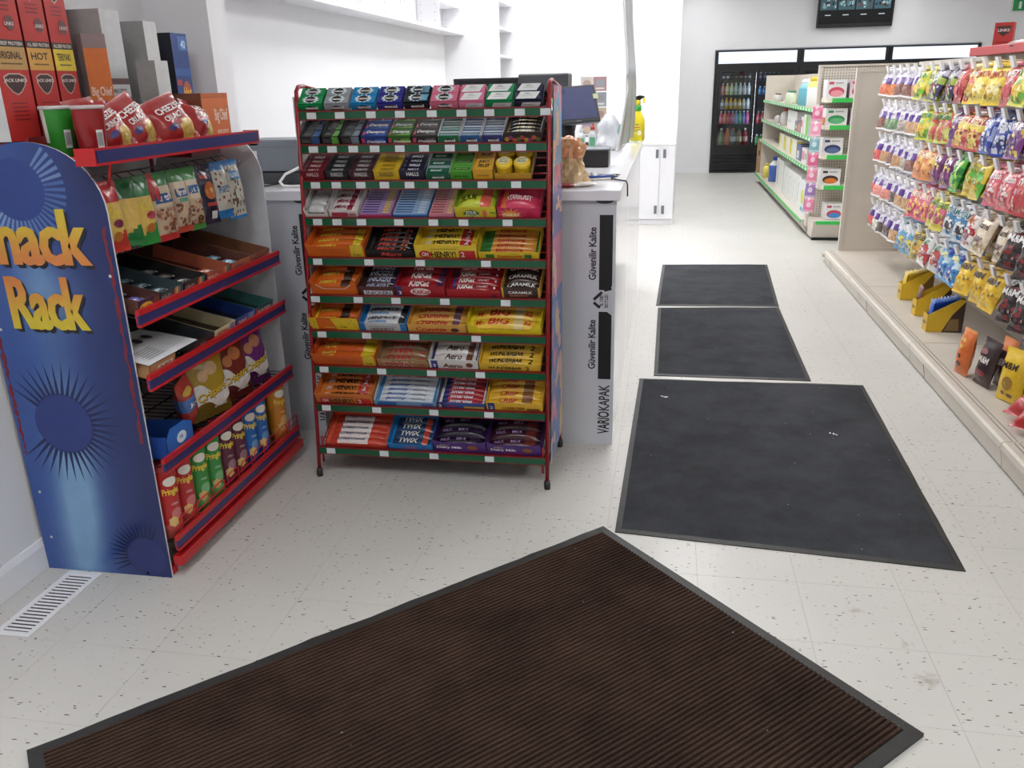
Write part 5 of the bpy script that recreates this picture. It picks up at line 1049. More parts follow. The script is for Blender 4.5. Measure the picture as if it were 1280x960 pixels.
# ------------------------------------------------------------------ things on the sales counter
ZC_ = 1.097
# touch-screen till
t = thing('till_monitor', 'dark touch-screen till with sticky notes on the counter', 'monitor', (-.52, 4.62, ZC_))
b = MB(); b.lathe([(.10, 0), (.10, .012), (.045, .03), (.04, .16), (.05, .2)], 20); b.build('stand', 'black', t)
tilt = Matrix.Translation((.055, -.1, .3)) @ Matrix.Rotation(R(24), 4, 'Z') @ Matrix.Rotation(R(-3), 4, 'Y') @ Matrix.Rotation(R(-26), 4, 'X')
b = MB(); b.box(-.118, .118, 0, .03, -.1, .1); o = b.build('housing', 'dgrey', t, bev=.006); o.matrix_local = tilt
b = MB(); b.box(-.102, .102, -.0015, .002, -.078, .088, (84, 90, 128)); s = front(-.102, -.078, -.0016); b.rect(s, .012, .135, .045, .025, (70, 76, 108)); b.rect(s, .07, .02, .1, .002, (96, 102, 140))
o2 = b.build('screen', 'gloss', o)
for x, z in ((-.123, .015), (.098, .02)):
    b = MB(); b.box(x, x + .026, -.004, -.002, z, z + .026, (196, 206, 150)); b.build('sticky_note', 'card', o)
b = MB(); b.text('POS', front(-.012, -.094, -.001), 0, 0, .026, .007, (150, 150, 156)); b.build('maker_name', 'card', o)
b = MB(); b.box(-.03, .03, .03, .1, -.04, .06); b.build('neck', 'black', o)
t = thing('customer_screen', 'black flat screen seen edge-on behind the till', 'monitor', (-.98, 5.5, ZC_ - .3))
b = MB(); b.box(-.36, .26, 0, .03, .724, .745); b.box(-.36, .26, .004, .025, .40, .724); b.build('housing', 'black', t, bev=.004)
b = MB(); b.box(-.09, -.01, .02, .05, .02, .42); b.box(-.2, .1, -.08, .12, 0, .02); b.build('stand', 'black', t)
t = thing('receipt_display', 'dark grey tilted display housing behind the candy rack', 'monitor', (-.73, 5.3, ZC_))
b = MB(); b.prism([(-.12, .36), (.1, .36), (.12, .46), (-.1, .46)], 0, -.145, .15); o = b.build('housing', 'dgrey', t, bev=.01)
b = MB(); b.tube([(0, 0, .01), (0, 0, .37)], .025, 10); b.box(-.09, .09, -.08, .08, 0, .015); b.build('stand', 'black', t)
# a desk behind the counter carries the far screen
t = thing('back_desk', 'plain white desk behind the till carrying the flat screen', 'desk', (-1.2, 5.5, 0))
b = MB(); b.box(-.45, .3, -.35, .35, .77, .797); b.build('worktop', 'lam', t, bev=.003)
for x in (-.43, .27):
    b = MB(); b.box(x - .015, x + .015, -.33, .33, 0, .77); b.build('side_panel', 'lam', t)
# gift card spinner
t = thing('card_stand', 'wire stand of colourful hanging cards behind the till', 'card rack', (-.50, 6.12, ZC_))
b = MB(); b.tube([(0, 0, 0), (0, 0, .44)], .008, 8); b.lathe([(.1, 0), (.1, .012), (.02, .018)], 20); b.build('stand', 'black', t)
pc = [(176, 150, 170), (206, 180, 160), (160, 156, 160), (210, 190, 160), (190, 160, 150), (160, 170, 176), (214, 204, 198), (184, 150, 150)]
for i in range(4):
    for j in range(2):
        b = MB(); b.box(-.09 + .09 * j, -.005 + .09 * j, -.03 - .01 * i % 2, -.026 - .01 * i % 2, .05 + .1 * i, .142 + .1 * i, pc[(i * 2 + j) % 8]); s = front(-.09 + .09 * j, .05 + .1 * i, -.03 - .01 * i % 2)
        b.ell(s, .042, .05, .028, .022, pc[(i * 3 + j + 3) % 8]); b.rect(s, .01, .012, .06, .01, (226, 220, 214)); b.build('card', 'gloss', t)
# shopping bag
b = MB(); n = 20; H_ = .215; prof = []
vs_ = []; rs = random.Random(3)
for j in range(13):
    z = H_ * j / 12; rad = (.082 + .012 * math.sin(j * .9)) * (1 - .62 * (j / 12) ** 2)
    for k in range(n):
        a = 2 * math.pi * k / n; rr = rad * (1 + .13 * math.sin(3 * a + j * .7) + .09 * rs.uniform(-1, 1)); vs_.append((rr * 1.0 * math.cos(a), rr * .8 * math.sin(a), z))
fs = [(j * n + k, j * n + (k + 1) % n, (j + 1) * n + (k + 1) % n, (j + 1) * n + k) for j in range(12) for k in range(n)] + [tuple(range(n))[::-1], tuple(range(12 * n, 13 * n))]
b.add(vs_, fs, (226, 230, 236), smooth=True); o = b.build('plastic_bag', 'film', loc=(-.365, 5.58, ZC_)); tag(o, 'crumpled white plastic bag on the counter', 'bag')
b = MB(); b.box(-.1, .11, 0, .09, 0, .062, (120, 190, 196), cols={1: (150, 210, 212)}); o = b.build('teal_box', 'card', loc=(-.44, 6.28, ZC_), bev=.002); o.location.z = ZC_
b = MB(); b.box(-.1, .11, 0, .09, 0, .062, (196, 200, 204)); o2 = b.build('cardboard_carton', 'card', loc=(-.44, 6.28, ZC_)); o.location.z = ZC_ + .062
tag(o, 'teal carton lying on a pale grey carton behind the plastic bag', 'carton'); tag(o2, 'pale grey carton under the teal one', 'carton')
def pump_bottle(x, y, k, lab, cap):
    t = thing('sanitizer_bottle', lab, 'bottle', (x, y, ZC_))
    b = MB(); b.lathe([(.022, 0), (.026, .006), (.026, .09 * k), (.02, .105 * k), (.011, .112 * k), (.011, .125 * k)], 16, (226, 230, 232)); b.build('body', 'gloss', t)
    b = MB(); b.lathe([(.0135, .12 * k), (.0135, .138 * k), (.005, .14 * k), (.005, .165 * k)], 12, cap); b.tube([(0, 0, .165 * k), (.0, -.03, .163 * k)], .005, 6, cap); b.build('pump', 'gloss', t)
    b = MB(); b.box(-.019, .019, -.0275, -.026, .02, .075 * k, (120, 200, 150)); b.build('label_patch', 'card', t)
pump_bottle(-.47, 5.62, 1, 'clear sanitizer pump bottle with a red nozzle on the counter', (196, 40, 50)); pump_bottle(-.545, 5.66, .9, 'shorter clear sanitizer bottle with a white nozzle on the counter', (230, 230, 230))
b = MB(); b.box(-.06, .075, 0, .07, 0, .06, (190, 36, 44), cols={1: (226, 220, 220), 5: (206, 60, 60)}); s = front(-.06, 0, 0); b.rect(s, .02, .02, .08, .02, (236, 226, 226)); o = b.build('red_carton', 'card', loc=(-.53, 5.0, ZC_), rot=(0, 0, R(-12))); tag(o, 'small red and white carton beside the till', 'carton')
t = thing('cash_box', 'black metal cash box with silver lid edge on the counter', 'cash box', (-.37, 4.36, ZC_))
b = MB(); b.box(-.1, .085, 0, .16, 0, .082); b.build('body', 'black', t, bev=.003)
b = MB(); b.box(-.102, .087, -.002, .162, .083, .089); b.build('lid', 'grey', t, bev=.002)
b = MB(); b.prism([(-.07, .0), (.09, .0), (.09, .06), (.02, .05)], 0, -.1, .06); o = b.build('card_reader', 'dgrey', loc=(-.50, 5.42, ZC_), rot=(0, 0, R(90)), bev=.004); tag(o, 'small dark wedge-shaped card reader near the sanitizer bottles', 'card reader')
# netted oranges
t = thing('orange_net_bag', 'tan mesh produce bag with oranges at the counter end', 'bag', (-.40, 3.6, ZC_))
b = MB(); n = 26; vs_ = []; rs = random.Random(9); cs = []
for j in range(15):
    v = j / 14; z = .002 + .185 * v; rad = (.074 * (1 - .3 * v) if v < .5 else (.056 + .006 * math.sin(v * 9))) * (1 if v < .9 else .8)
    for k in range(n):
        a = 2 * math.pi * k / n; fold = 1 + .2 * math.sin(5 * a + 2.5 * v + .6 * math.sin(3 * a)) * (1 - .5 * v) + .11 * math.sin(9 * a - 7 * v) + .09 * rs.uniform(-1, 1)
        vs_.append((rad * fold * math.cos(a), rad * fold * .9 * math.sin(a), z))
fs = [(j * n + k, j * n + (k + 1) % n, (j + 1) * n + (k + 1) % n, (j + 1) * n + k) for j in range(14) for k in range(n)] + [tuple(range(n))[::-1], tuple(range(14 * n, 15 * n))]
b.add(vs_, fs, lambda i: (222, 188, 138) if i < n * 8 else (224, 164, 118), smooth=False); b.build('mesh_bag', 'film', t)
for i, (x, y, z) in enumerate([(-.024, -.022, .166), (.022, -.026, .163), (0, .014, .172), (.036, -.028, .13), (-.012, -.04, .14)]):
    b = MB(); b.lathe([(.003 + .025 * math.sin(math.pi * q / 8), -.025 * math.cos(math.pi * q / 8)) for q in range(9)], 14, (222, 146, 96), o=(x, y, z)); b.build('orange', 'gloss', t)
def pen(x, y, a, c, l, lab, z=0, r=.005):
    b = MB(); d = V((math.cos(a), math.sin(a), 0)); p = V((0, 0, r)); b.tube([p, p + d * l * .8], r, 8, c); b.tube([p + d * l * .8, p + d * l], [r, .001], 8, (60, 60, 66)); b.tube([p - d * .004, p], r * .8, 8, (220, 220, 220))
    o = b.build('pen', 'gloss', loc=(x, y, ZC_ + z)); tag(o, lab, 'pen')
pen(-.34, 3.80, .25, (40, 80, 170), .14, 'blue marker pen lying by the oranges', r=.008); pen(-.37, 3.87, -.1, (60, 70, 80), .13, 'dark pen lying behind the blue marker'); pen(-.32, 3.73, .5, (210, 206, 200), .12, 'pale pen lying in front of the blue marker'); pen(-.30, 3.93, .15, (150, 150, 156), .1, 'grey pen lying beside the cash box')
for x, y, a, c, lab, w_, d_ in ((-.41, 3.45, .22, (150, 32, 44), 'dark red candy packet lying at the counter end', .15, .035), (-.315, 3.50, .3, (226, 216, 206), 'white and red candy packet lying at the counter end', .1, .04), (-.44, 3.425, .1, (206, 190, 120), 'small yellow packet lying at the counter end', .06, .03)):
    b = MB(); b.pillow((0, 0, .01), (1, 0, 0), (0, 1, 0), (0, 0, 1), w_, d_, .018, lambda p, q, c=c: c if .12 < p < .8 else (232, 228, 224), nx=12, ny=5, seal='u', crink=.05, seed=int(w_ * 100), sealw=.05); o = b.build('candy_packet', 'film', loc=(x, y, ZC_), rot=(0, 0, a)); tag(o, lab, 'candy packet')
b = MB(); pts = [(-.345, 4.05, ZC_ + .004), (-.33, 3.93, ZC_ + .004), (-.28, 3.845, ZC_ + .004), (-.22, 3.77, ZC_ + .004), (-.165, 3.70, ZC_ + .003), (-.158, 3.69, ZC_ - .012), (-.157, 3.688, ZC_ - .06)]
b.tube(pts, .0035, 6); o = b.build('power_cord', 'black'); tag(o, 'black cord running over the counter edge', 'cord')
# spray bottle on a printed leaflet
b = MB(); b.box(-.06, .08, -.14, .1, 0, .0012, (222, 232, 220)); s = top(-.06, -.14, .0014); b.ell(s, .07, .1, .05, .07, (60, 150, 90), n=18); b.ell(lambda x, y: s(x, y) + V((0, 0, .0005)), .07, .1, .034, .05, (226, 232, 226), n=18); b.rect(s, .02, .19, .09, .03, (40, 60, 60)); b.rect(s, .02, .02, .1, .02, (90, 170, 110))
o = b.build('leaflet', 'card', loc=(-.265, 6.36, ZC_)); tag(o, 'leaflet with green print under the spray bottle', 'leaflet')
t = thing('spray_bottle', 'yellow trigger spray bottle with green collar at the counter end', 'spray bottle', (-.212, 6.42, ZC_ + .0015), (0, 0, R(-14)))
Yl = (236, 214, 24)
b = MB(); vs_ = []; n = 20; pr = [(.046, .03, 0), (.05, .034, .008), (.05, .034, .12), (.047, .032, .15), (.03, .024, .185), (.017, .017, .205), (.016, .016, .215)]
for (rx, ryy, z) in pr: vs_ += [(rx * math.copysign(abs(math.cos(a)) ** .75, math.cos(a)), ryy * math.copysign(abs(math.sin(a)) ** .75, math.sin(a)), z) for a in [2 * math.pi * k / n for k in range(n)]]
fs = [(j * n + k, j * n + (k + 1) % n, (j + 1) * n + (k + 1) % n, (j + 1) * n + k) for j in range(len(pr) - 1) for k in range(n)] + [tuple(range(n))[::-1]]
b.add(vs_, fs, Yl, smooth=True); b.build('body', 'gloss', t)
b = MB(); s = front(-.04, .02, -.0352); b.rect(s, 0, .02, .08, .085, (230, 206, 40)); u = lambda x, y: s(x, y) + V((0, -.0006, 0)); b.text('OxiClean', u, .006, .088, .05, .012, (60, 120, 60)); b.rect(u, .006, .07, .06, .005, (190, 60, 40)); b.rect(u, .006, .055, .064, .004, (120, 100, 30)); b.rect(u, .006, .045, .05, .004, (120, 100, 30)); b.rect(u, .054, .022, .02, .028, (240, 240, 236)); b.text('5', lambda x, y: s(x, y) + V((0, -.001, 0)), .06, .028, .007, .015, BLK); b.build('label_print', 'card', t)
b = MB(); b.lathe([(.021, .205), (.023, .21), (.023, .238), (.016, .245)], 18, (60, 170, 60)); b.build('collar', 'gloss', t)
b = MB(); b.lathe([(.015, .24), (.018, .265), (.014, .28)], 14, Yl); b.build('neck', 'gloss', t)
b = MB(); b.prism([(-.045, .285), (-.035, .272), (.005, .272), (.03, .292), (.045, .296), (.045, .306), (.01, .312), (-.02, .304)], 1, -.011, .011, BLK); b.build('trigger_head', 'gloss', t, bev=.003)
b = MB(); b.prism([(.03, .294), (.044, .294), (.05, .27), (.04, .255), (.034, .262), (.038, .274)], 1, -.006, .006, Yl); b.build('trigger', 'gloss', t)
# clear plastic sheet hanging over the counter front
b = MB(); ny_, nz = 14, 22; th = .003; vs_ = []
for side in (0, 1):
    for j in range(nz + 1):
        z = 1.14 + (2.96 - 1.14) * j / nz
        for i in range(ny_ + 1):
            y = 4.85 + 1.4 * i / ny_; q = 1 - j / nz
            x = -.245 + .010 * math.sin(i * 1.1 + j * .25) * (.4 + q) + .015 * math.sin(j * .45) - .03 * max(0, q - .8) / .2 * (1 - i / ny_) ** 2
            vs_.append((x + th * side, y, z))
N1 = (ny_ + 1) * (nz + 1); fs = []
for j in range(nz):
    for i in range(ny_):
        a = j * (ny_ + 1) + i; q = (a, a + 1, a + ny_ + 2, a + ny_ + 1); fs.append(q); fs.append(tuple(k + N1 for k in q[::-1]))
b.add(vs_, fs, smooth=True)
t = thing('plastic_sheet', 'clear plastic sneeze guard sheet hanging above the counter front', 'plastic sheet', (-.245, 5.5, 1.14)); o = b.build('sheet', 'acryl', t); o.matrix_parent_inverse = Matrix.Translation((.245, -5.5, -1.14))
for yy in (4.853, 6.247):
    b = MB(); pts = [vs_[(j * (ny_ + 1)) + (0 if yy < 5 else ny_)] for j in range(nz + 1)]; b.tube([(p[0] + .0015, p[1], p[2]) for p in pts], .006, 6); o = b.build('edge_trim', 'white', t); o.matrix_parent_inverse = Matrix.Translation((.245, -5.5, -1.14))
# left end of the counter: printer, tray, cable
t = thing('label_printer', 'grey receipt printer with white sticker at the counter end', 'printer', (-1.74, 3.66, ZC_))
b = MB(); b.box(-.13, .13, 0, .2, .055, .19); b.build('housing', 'grey', t, bev=.006)
b = MB(); b.box(-.132, .132, -.003, .203, .155, .192); b.build('lid', 'grey', t, bev=.006)
b = MB(); b.box(-.122, -.07, -.005, -.003, .085, .145, (214, 216, 218)); s = front(-.122, .085, -.005)
for k in range(5): b.rect(s, .008, .008 + .01 * k, .034, .003, (120, 120, 126))
b.build('sticker', 'card', t)
b = MB(); b.box(-.14, .14, .0, .2, 0, .05); b.build('base', 'dgrey', t, bev=.004)
b = MB(); b.box(-.10, -.06, -.003, 0, .168, .176); b.build('latch', 'black', t)
b = MB(); b.tube([(-1.57, 3.66, ZC_ + .09), (-1.60, 3.62, ZC_ + .075), (-1.65, 3.58, ZC_ + .05), (-1.665, 3.55, ZC_ + .02), (-1.63, 3.51, ZC_ + .007), (-1.57, 3.50, ZC_ + .006), (-1.50, 3.53, ZC_ + .006), (-1.45, 3.56, ZC_ + .006)], .006, 8); tag(b.build('white_cable', 'white'), 'white cable looping down from the grey printer', 'cable')
b = MB(); b.tube([(-1.80, 3.56, ZC_ + .005), (-1.72, 3.53, ZC_ + .005), (-1.66, 3.55, ZC_ + .016), (-1.6, 3.56, ZC_ + .005), (-1.53, 3.53, ZC_ + .005)], .004, 6); tag(b.build('black_cable', 'black'), 'thin black cable in front of the grey printer', 'cable')

# ------------------------------------------------------------------ near gondola with hanging candy
GX, GP, DZ = 1.345, 1.93, .12
gd = thing('shelving_gondola', 'long beige gondola with hooks of hanging candy bags over a low deck', 'shelving', (1.65, 5, 0))
def gpart(b, name, mat, parent=None, bev=0):
    o = b.build(name, mat, parent or gd, bev=bev)
    if parent is None: o.matrix_parent_inverse = Matrix.Translation((-1.65, -5, 0))
    return o
JO = [7.47, 6.11, 4.74, 3.36, 1.98]
for i in range(4):
    y1, y0 = JO[i], JO[i + 1]
    b = MB(); b.prism([(GX, DZ - .028), (GX + .004, DZ - .006), (GX + .016, DZ), (GP, DZ), (GP, DZ - .03), (GX + .01, DZ - .03)], 1, y0 + .004, y1 - .002)
    b.prism([(GX + .055, DZ + .0), (GX + .055, DZ + .0012), (GX + .058, DZ + .0012), (GX + .058, DZ)], 1, y0 + .01, y1 - .01)
    gpart(b, 'deck', 'beige')
    for xx in (GX + .045, GX + .065):
        b = MB(); b.box(xx, xx + .0025, y0 + .01, y1 - .01, DZ + .0002, DZ + .0010); gpart(b, 'deck_groove', 'dgrey')
    b = MB(); b.prism([(GX + .022, .008), (GX + .006, DZ - .032), (GX + .012, DZ - .032), (GX + .03, .008)], 1, y0 + .004, y1 - .002); gpart(b, 'kick_plate', 'beige')
    b = MB(); b.box(GP, GP + .02, y0 + .002, y1 - .002, DZ, 1.575); gpart(b, 'back_panel', 'beige')
    for yy in (y1 - .28,):
        b = MB(); b.add([(GX + .0048, yy, DZ - .034), (GX + .0048, yy + .004, DZ - .034), (GX + .0206, yy + .007, .01), (GX + .0206, yy + .002, .01), (GX + .0068, yy, DZ - .034), (GX + .0068, yy + .004, DZ - .034), (GX + .0226, yy + .007, .01), (GX + .0226, yy + .002, .01)], [(0, 1, 2, 3), (7, 6, 5, 4), (0, 4, 5, 1), (1, 5, 6, 2), (2, 6, 7, 3), (3, 7, 4, 0)]); gpart(b, 'kick_gap', 'black')
    b = MB(); b.box(GP - .012, GP + .03, y0 - .012, y0 + .012, .0, 1.59); gpart(b, 'upright', 'beige')
b = MB(); b.box(GX + .03, GP + .55, JO[-1], JO[0], 0, .012); gpart(b, 'base_shadow_slab', 'black')  # black slab stands in for the shadow line under the kick plate
b = MB(); b.box(GP - .02, GP + .04, JO[-1], JO[0], 1.575, 1.60); gpart(b, 'top_rail', 'beige')
b = MB(); b.box(1.455, 2.02, 7.47, 7.50, DZ - .01, 1.568); gpart(b, 'end_panel', 'beige')
for q in ((1.455, 2.02, 1.535, 1.568), (1.455, 1.485, DZ, 1.535), (1.485, 2.02, DZ, .15)):
    b = MB(); b.box(q[0], q[1], 7.463, 7.47, q[2], q[3]); gpart(b, 'panel_frame', 'beige')
b = MB(); b.box(1.35, 1.47, 7.55, 7.62, .05, .075); b.box(1.40, 1.46, 7.55, 7.62, .02, .05); gpart(b, 'bracket_foot', 'beige')
b = MB(); b.box(GP + .02, 2.5, JO[-1], 7.47, .0, .1); gpart(b, 'rear_base', 'beige')
ROWS = [1.545, 1.315, 1.085, .84, .60]       # hook heights
HY = [6.93 - .185 * k for k in range(22)]
hook = MB(); hook.tube([(0, 0, 0), (-.36, 0, .006), (-.366, 0, .02)], .003, 5); hook.box(-.004, 0, -.02, .02, -.02, .02)
hme = hook.mesh('hook'); hme.materials.append(M['chrome'])
tg = MB(); tg.prism([(-.002, -.05), (.012, -.05), (.012, 0), (-.002, 0)], 1, -.021, .021); tg.v = [(x - .37 - (z + .02) * .35, y, z + .028) for x, y, z in tg.v]; tme2 = tg.mesh('price_flap'); tme2.materials.append(M['wtag'])
# bag designs: name, colour function, prints, w, h
def clear_bag(fill_c, k, rs_=0):
    def cf(a, c):
        if c < .37: return mixc(fill_c, (min(255, fill_c[0] + 60), min(255, fill_c[1] + 50), min(255, fill_c[2] + 40)), random.Random(int(a * 90) * 17 + int(c * 70) + rs_).random()) if c > .05 else (226, 222, 226)
        if c > .88: return (226, 224, 230)
        if .40 < c < .62 and a > .58: return (92, 48, 146)
        return (216, 212, 222) if random.Random(int(a * 50) + int(c * 60) * 7 + rs_).random() > .2 else (196, 190, 204)
    return cf, [T_('snack', .1, .5, .36, .07, (120, 100, 150)), T_('mix', .16, .68, .4, .09, (150, 140, 170))]
def bold_bag(c1, c2, c3, txt, tc, blob=None):
    def cf(a, c):
        if c > .9 or c < .06: return c1
        q = noise.noise((a * 3.4 + len(txt), c * 4.6, c1[0] * .1)); return c2 if q > .12 else (c3 if q < -.28 else c1)
    rn = random.Random(len(txt) * 7 + c1[0]); pr = []
    for k in range(16):
        x, y, rx, c = rn.uniform(.14, .86), rn.uniform(.1, .5), rn.uniform(.04, .085), rn.choice([c2, c3, mixc(c2, WHITE, .4), mixc(c1, (40, 30, 40), .45), mixc(c3, WHITE, .25)])
        pr.append(lambda b, s, x=x, y=y, rx=rx, c=c, k=k: b.ell(lambda p, q: s(p, q) + V((0, -.0001 * k, 0)), x, y, rx, rx * .6, c, n=8))
    pr += [R_c(.1, .86, .3, .035, mixc(c1, WHITE, .55)), R_c(.55, .8, .3, .05, mixc(c1, (30, 24, 34), .5)), T_(txt, .12, .58, .72, .16, tc, .05)]
    if blob: pr.insert(0, E_l(.5, .3, .26, .13, blob))
    return cf, pr
D_ = {}
def design(key, cfpr, w_, h_, t_=.056):
    b = hung_bag(w_, h_, t_, cfpr[0], cfpr[1], len(D_), nx=12, ny=18); me = b.mesh('candy_bag'); me.materials.append(M['film']); D_[key] = me
for key, c in (('fruit', (206, 90, 50)), ('orange', (214, 106, 40)), ('brown', (120, 70, 60)), ('tan', (170, 124, 80)), ('green', (90, 130, 90)), ('berry', (196, 60, 60)), ('pink', (220, 120, 110)), ('dark', (60, 46, 46)), ('white', (200, 196, 180)), ('grey', (150, 140, 130))): design(key, clear_bag(c, key, len(key)), .15, .205)
for key, *a in (('lime', (214, 206, 40), (120, 190, 60), (236, 220, 70), 'SOUR', (40, 110, 50), (230, 180, 40)), ('plumgreen', (60, 50, 84), (170, 190, 70), (190, 180, 200), 'GUMMY', (220, 220, 220), (150, 40, 70)), ('red', (196, 50, 56), (222, 100, 90), (170, 30, 44), 'SWEET', (240, 224, 220), (206, 60, 70)),
                ('yellowred', (240, 196, 30), (206, 50, 40), (236, 206, 90), 'JUBES', (250, 240, 220), (220, 160, 40)), ('yellow', (240, 204, 40), (246, 220, 90), (226, 180, 30), 'LEMON', (190, 60, 40), (250, 236, 170)), ('limered', (196, 200, 70), (206, 70, 60), (220, 214, 120), 'WORMS', (50, 120, 60), (214, 90, 70)),
                ('purple', (130, 60, 140), (226, 196, 60), (110, 40, 120), 'GRAPE', (236, 226, 240), (90, 30, 110)), ('redyellow', (200, 70, 66), (236, 206, 80), (224, 150, 110), 'FUZZY', (250, 236, 200), (240, 206, 90)), ('blue', (40, 60, 160), (150, 160, 210), (206, 210, 226), 'BERRY', (236, 236, 246), (30, 40, 120)),
                ('orangebag', (230, 140, 80), (240, 190, 90), (220, 110, 60), 'PEACH', (250, 236, 200), (236, 160, 90)), ('magenta', (130, 60, 120), (226, 190, 80), (96, 40, 90), 'PLUM', (240, 220, 236), (150, 60, 130)), ('leaf', (70, 180, 50), (196, 220, 90), (40, 130, 50), 'APPLE', (246, 246, 220), (120, 200, 60)), ('greenyellow', (226, 190, 40), (90, 180, 50), (236, 206, 70), 'MANGO', (80, 140, 40), (240, 170, 50)),
                ('rose', (220, 80, 100), (240, 150, 140), (246, 226, 220), 'Swedish', (246, 236, 236), (206, 40, 70)), ('pinkbag', (222, 90, 120), (246, 200, 90), (230, 130, 150), 'CHERRY', (250, 236, 210), (200, 50, 90)), ('yellowpink', (226, 206, 60), (206, 90, 110), (236, 220, 110), 'BEANS', (70, 130, 60), (196, 80, 110)), ('cookie', (206, 214, 222), (70, 130, 180), (230, 230, 226), 'CREAM', (60, 120, 130), (60, 46, 50)),
                ('whitered', (226, 216, 210), (190, 50, 60), (236, 230, 226), 'MIX', (200, 110, 40), (110, 80, 110)), ('cream', (226, 204, 170), (206, 176, 130), (236, 220, 196), 'Caramel', (90, 60, 40), (120, 90, 90)), ('sky', (110, 170, 206), (206, 214, 220), (90, 150, 190), 'MINT', (240, 240, 240), (226, 206, 70)), ('olive', (176, 160, 110), (226, 196, 80), (150, 140, 110), 'HERB', (90, 80, 40), (214, 160, 60)),
                ('frost', (226, 224, 222), (196, 60, 60), (236, 236, 232), 'FRUIT', (60, 130, 90), (206, 70, 50)), ('aqua', (60, 140, 200), (190, 216, 230), (40, 70, 170), 'Jolly', (240, 236, 120), (60, 90, 190)), ('goldm', (240, 190, 30), (250, 210, 50), (226, 170, 20), 'M&M', (70, 40, 30), None), ('choc', (60, 40, 40), (150, 50, 50), (40, 30, 34), 'M&M', (236, 230, 226), None)):
    design(key, bold_bag(*a), .16, .215)
SEQ = [['fruit', 'orange', 'brown', 'brown', 'tan', 'lime', 'lime', 'plumgreen', 'plumgreen', 'red', 'yellowred', 'yellow', 'yellow', 'red', 'lime'],
       ['brown', 'green', 'green', 'grey', 'tan', 'tan', 'lime', 'limered', 'limered', 'purple', 'redyellow', 'redyellow', 'blue', 'blue', 'purple'],
       ['berry', 'tan', 'brown', 'tan', 'grey', 'brown', 'orangebag', 'orangebag', 'magenta', 'magenta', 'leaf', 'greenyellow', 'greenyellow', 'rose', 'rose', 'red'],
       ['berry', 'pink', 'pink', 'dark', 'tan', 'tan', 'pinkbag', 'pinkbag', 'yellowpink', 'yellowpink', 'cookie', 'cookie', 'whitered', 'cream', 'cream', 'choc', 'choc'],
       ['berry', 'white', 'dark', 'dark', 'tan', 'sky', 'sky', 'olive', 'frost', 'frost', 'aqua', 'aqua', 'goldm', 'goldm', 'goldm', 'choc', 'choc']]
EXTRA = ['yellow', 'leaf', 'purple', 'red', 'cream', 'blue', 'orangebag', 'magenta', 'lime', 'rose']     # the rows go on past the frame
for r in range(5):
    while len(SEQ[r]) < 21: SEQ[r].append(EXTRA[(len(SEQ[r]) // 2 * 3 + r * 2) % 10])
WORD = {'fruit': 'purple-labelled clear bag of orange red candy', 'orange': 'purple-labelled clear bag of orange candy', 'brown': 'purple-labelled clear bag of brown candy', 'tan': 'purple-labelled clear bag of tan candy', 'green': 'purple-labelled clear bag of green candy', 'berry': 'purple-labelled clear bag of red candy', 'pink': 'purple-labelled clear bag of pink candy', 'dark': 'purple-labelled clear bag of black candy', 'white': 'purple-labelled clear bag of white candy', 'grey': 'purple-labelled clear bag of grey candy',
        'lime': 'lime yellow candy bag', 'plumgreen': 'dark plum and green candy bag', 'red': 'red candy bag', 'yellowred': 'yellow candy bag with red patches', 'yellow': 'lemon yellow candy bag', 'limered': 'lime candy bag with red patches', 'purple': 'purple candy bag with yellow patches', 'redyellow': 'coral candy bag with yellow patches', 'blue': 'royal blue candy bag', 'orangebag': 'peach orange candy bag', 'magenta': 'magenta candy bag', 'leaf': 'leaf green candy bag', 'greenyellow': 'yellow candy bag with green patches', 'rose': 'rose red candy bag', 'pinkbag': 'cherry pink candy bag', 'yellowpink': 'yellow candy bag with pink patches', 'cookie': 'white and blue cookie bag', 'whitered': 'white and red candy bag', 'cream': 'cream caramel bag', 'sky': 'sky blue candy bag', 'olive': 'olive and gold candy bag', 'frost': 'white candy bag with red patches', 'aqua': 'aqua blue candy bag', 'goldm': 'golden yellow chocolate candy bag', 'choc': 'dark brown chocolate candy bag'}
RO = ['top', 'second', 'third', 'fourth', 'lowest']; rs = random.Random(5)
for r, z in enumerate(ROWS):
    for k, key in enumerate(SEQ[r]):
        y = HY[k] - .02 * r * 0
        o = bpy.data.objects.new('hook', hme); COL.objects.link(o); o.parent = gd; o.matrix_parent_inverse = Matrix.Translation((-1.65, -5, 0)); o.location = (GP, y, z)
        o = bpy.data.objects.new('price_flap', tme2); COL.objects.link(o); o.parent = gd; o.matrix_parent_inverse = Matrix.Translation((-1.65, -5, 0)); o.location = (GP, y, z)
        for j in range(2):
            o = bpy.data.objects.new('candy_bag', D_[key]); COL.objects.link(o); xo = GP - .315 + .07 * j + rs.uniform(-.01, .01)
            o.location = (xo, y + rs.uniform(-.006, .006), z + .012); o.rotation_euler = (R(-rs.uniform(12, 21)), R(rs.uniform(-4, 4)), R(-90 + rs.uniform(-6, 24)))
            tag(o, '%s %s, %s row, %s hook from the end panel' % (['front', 'rear'][j], WORD[key], RO[r], NTH[k]), 'candy bag', '%s, %s hook row' % (WORD[key], RO[r]))
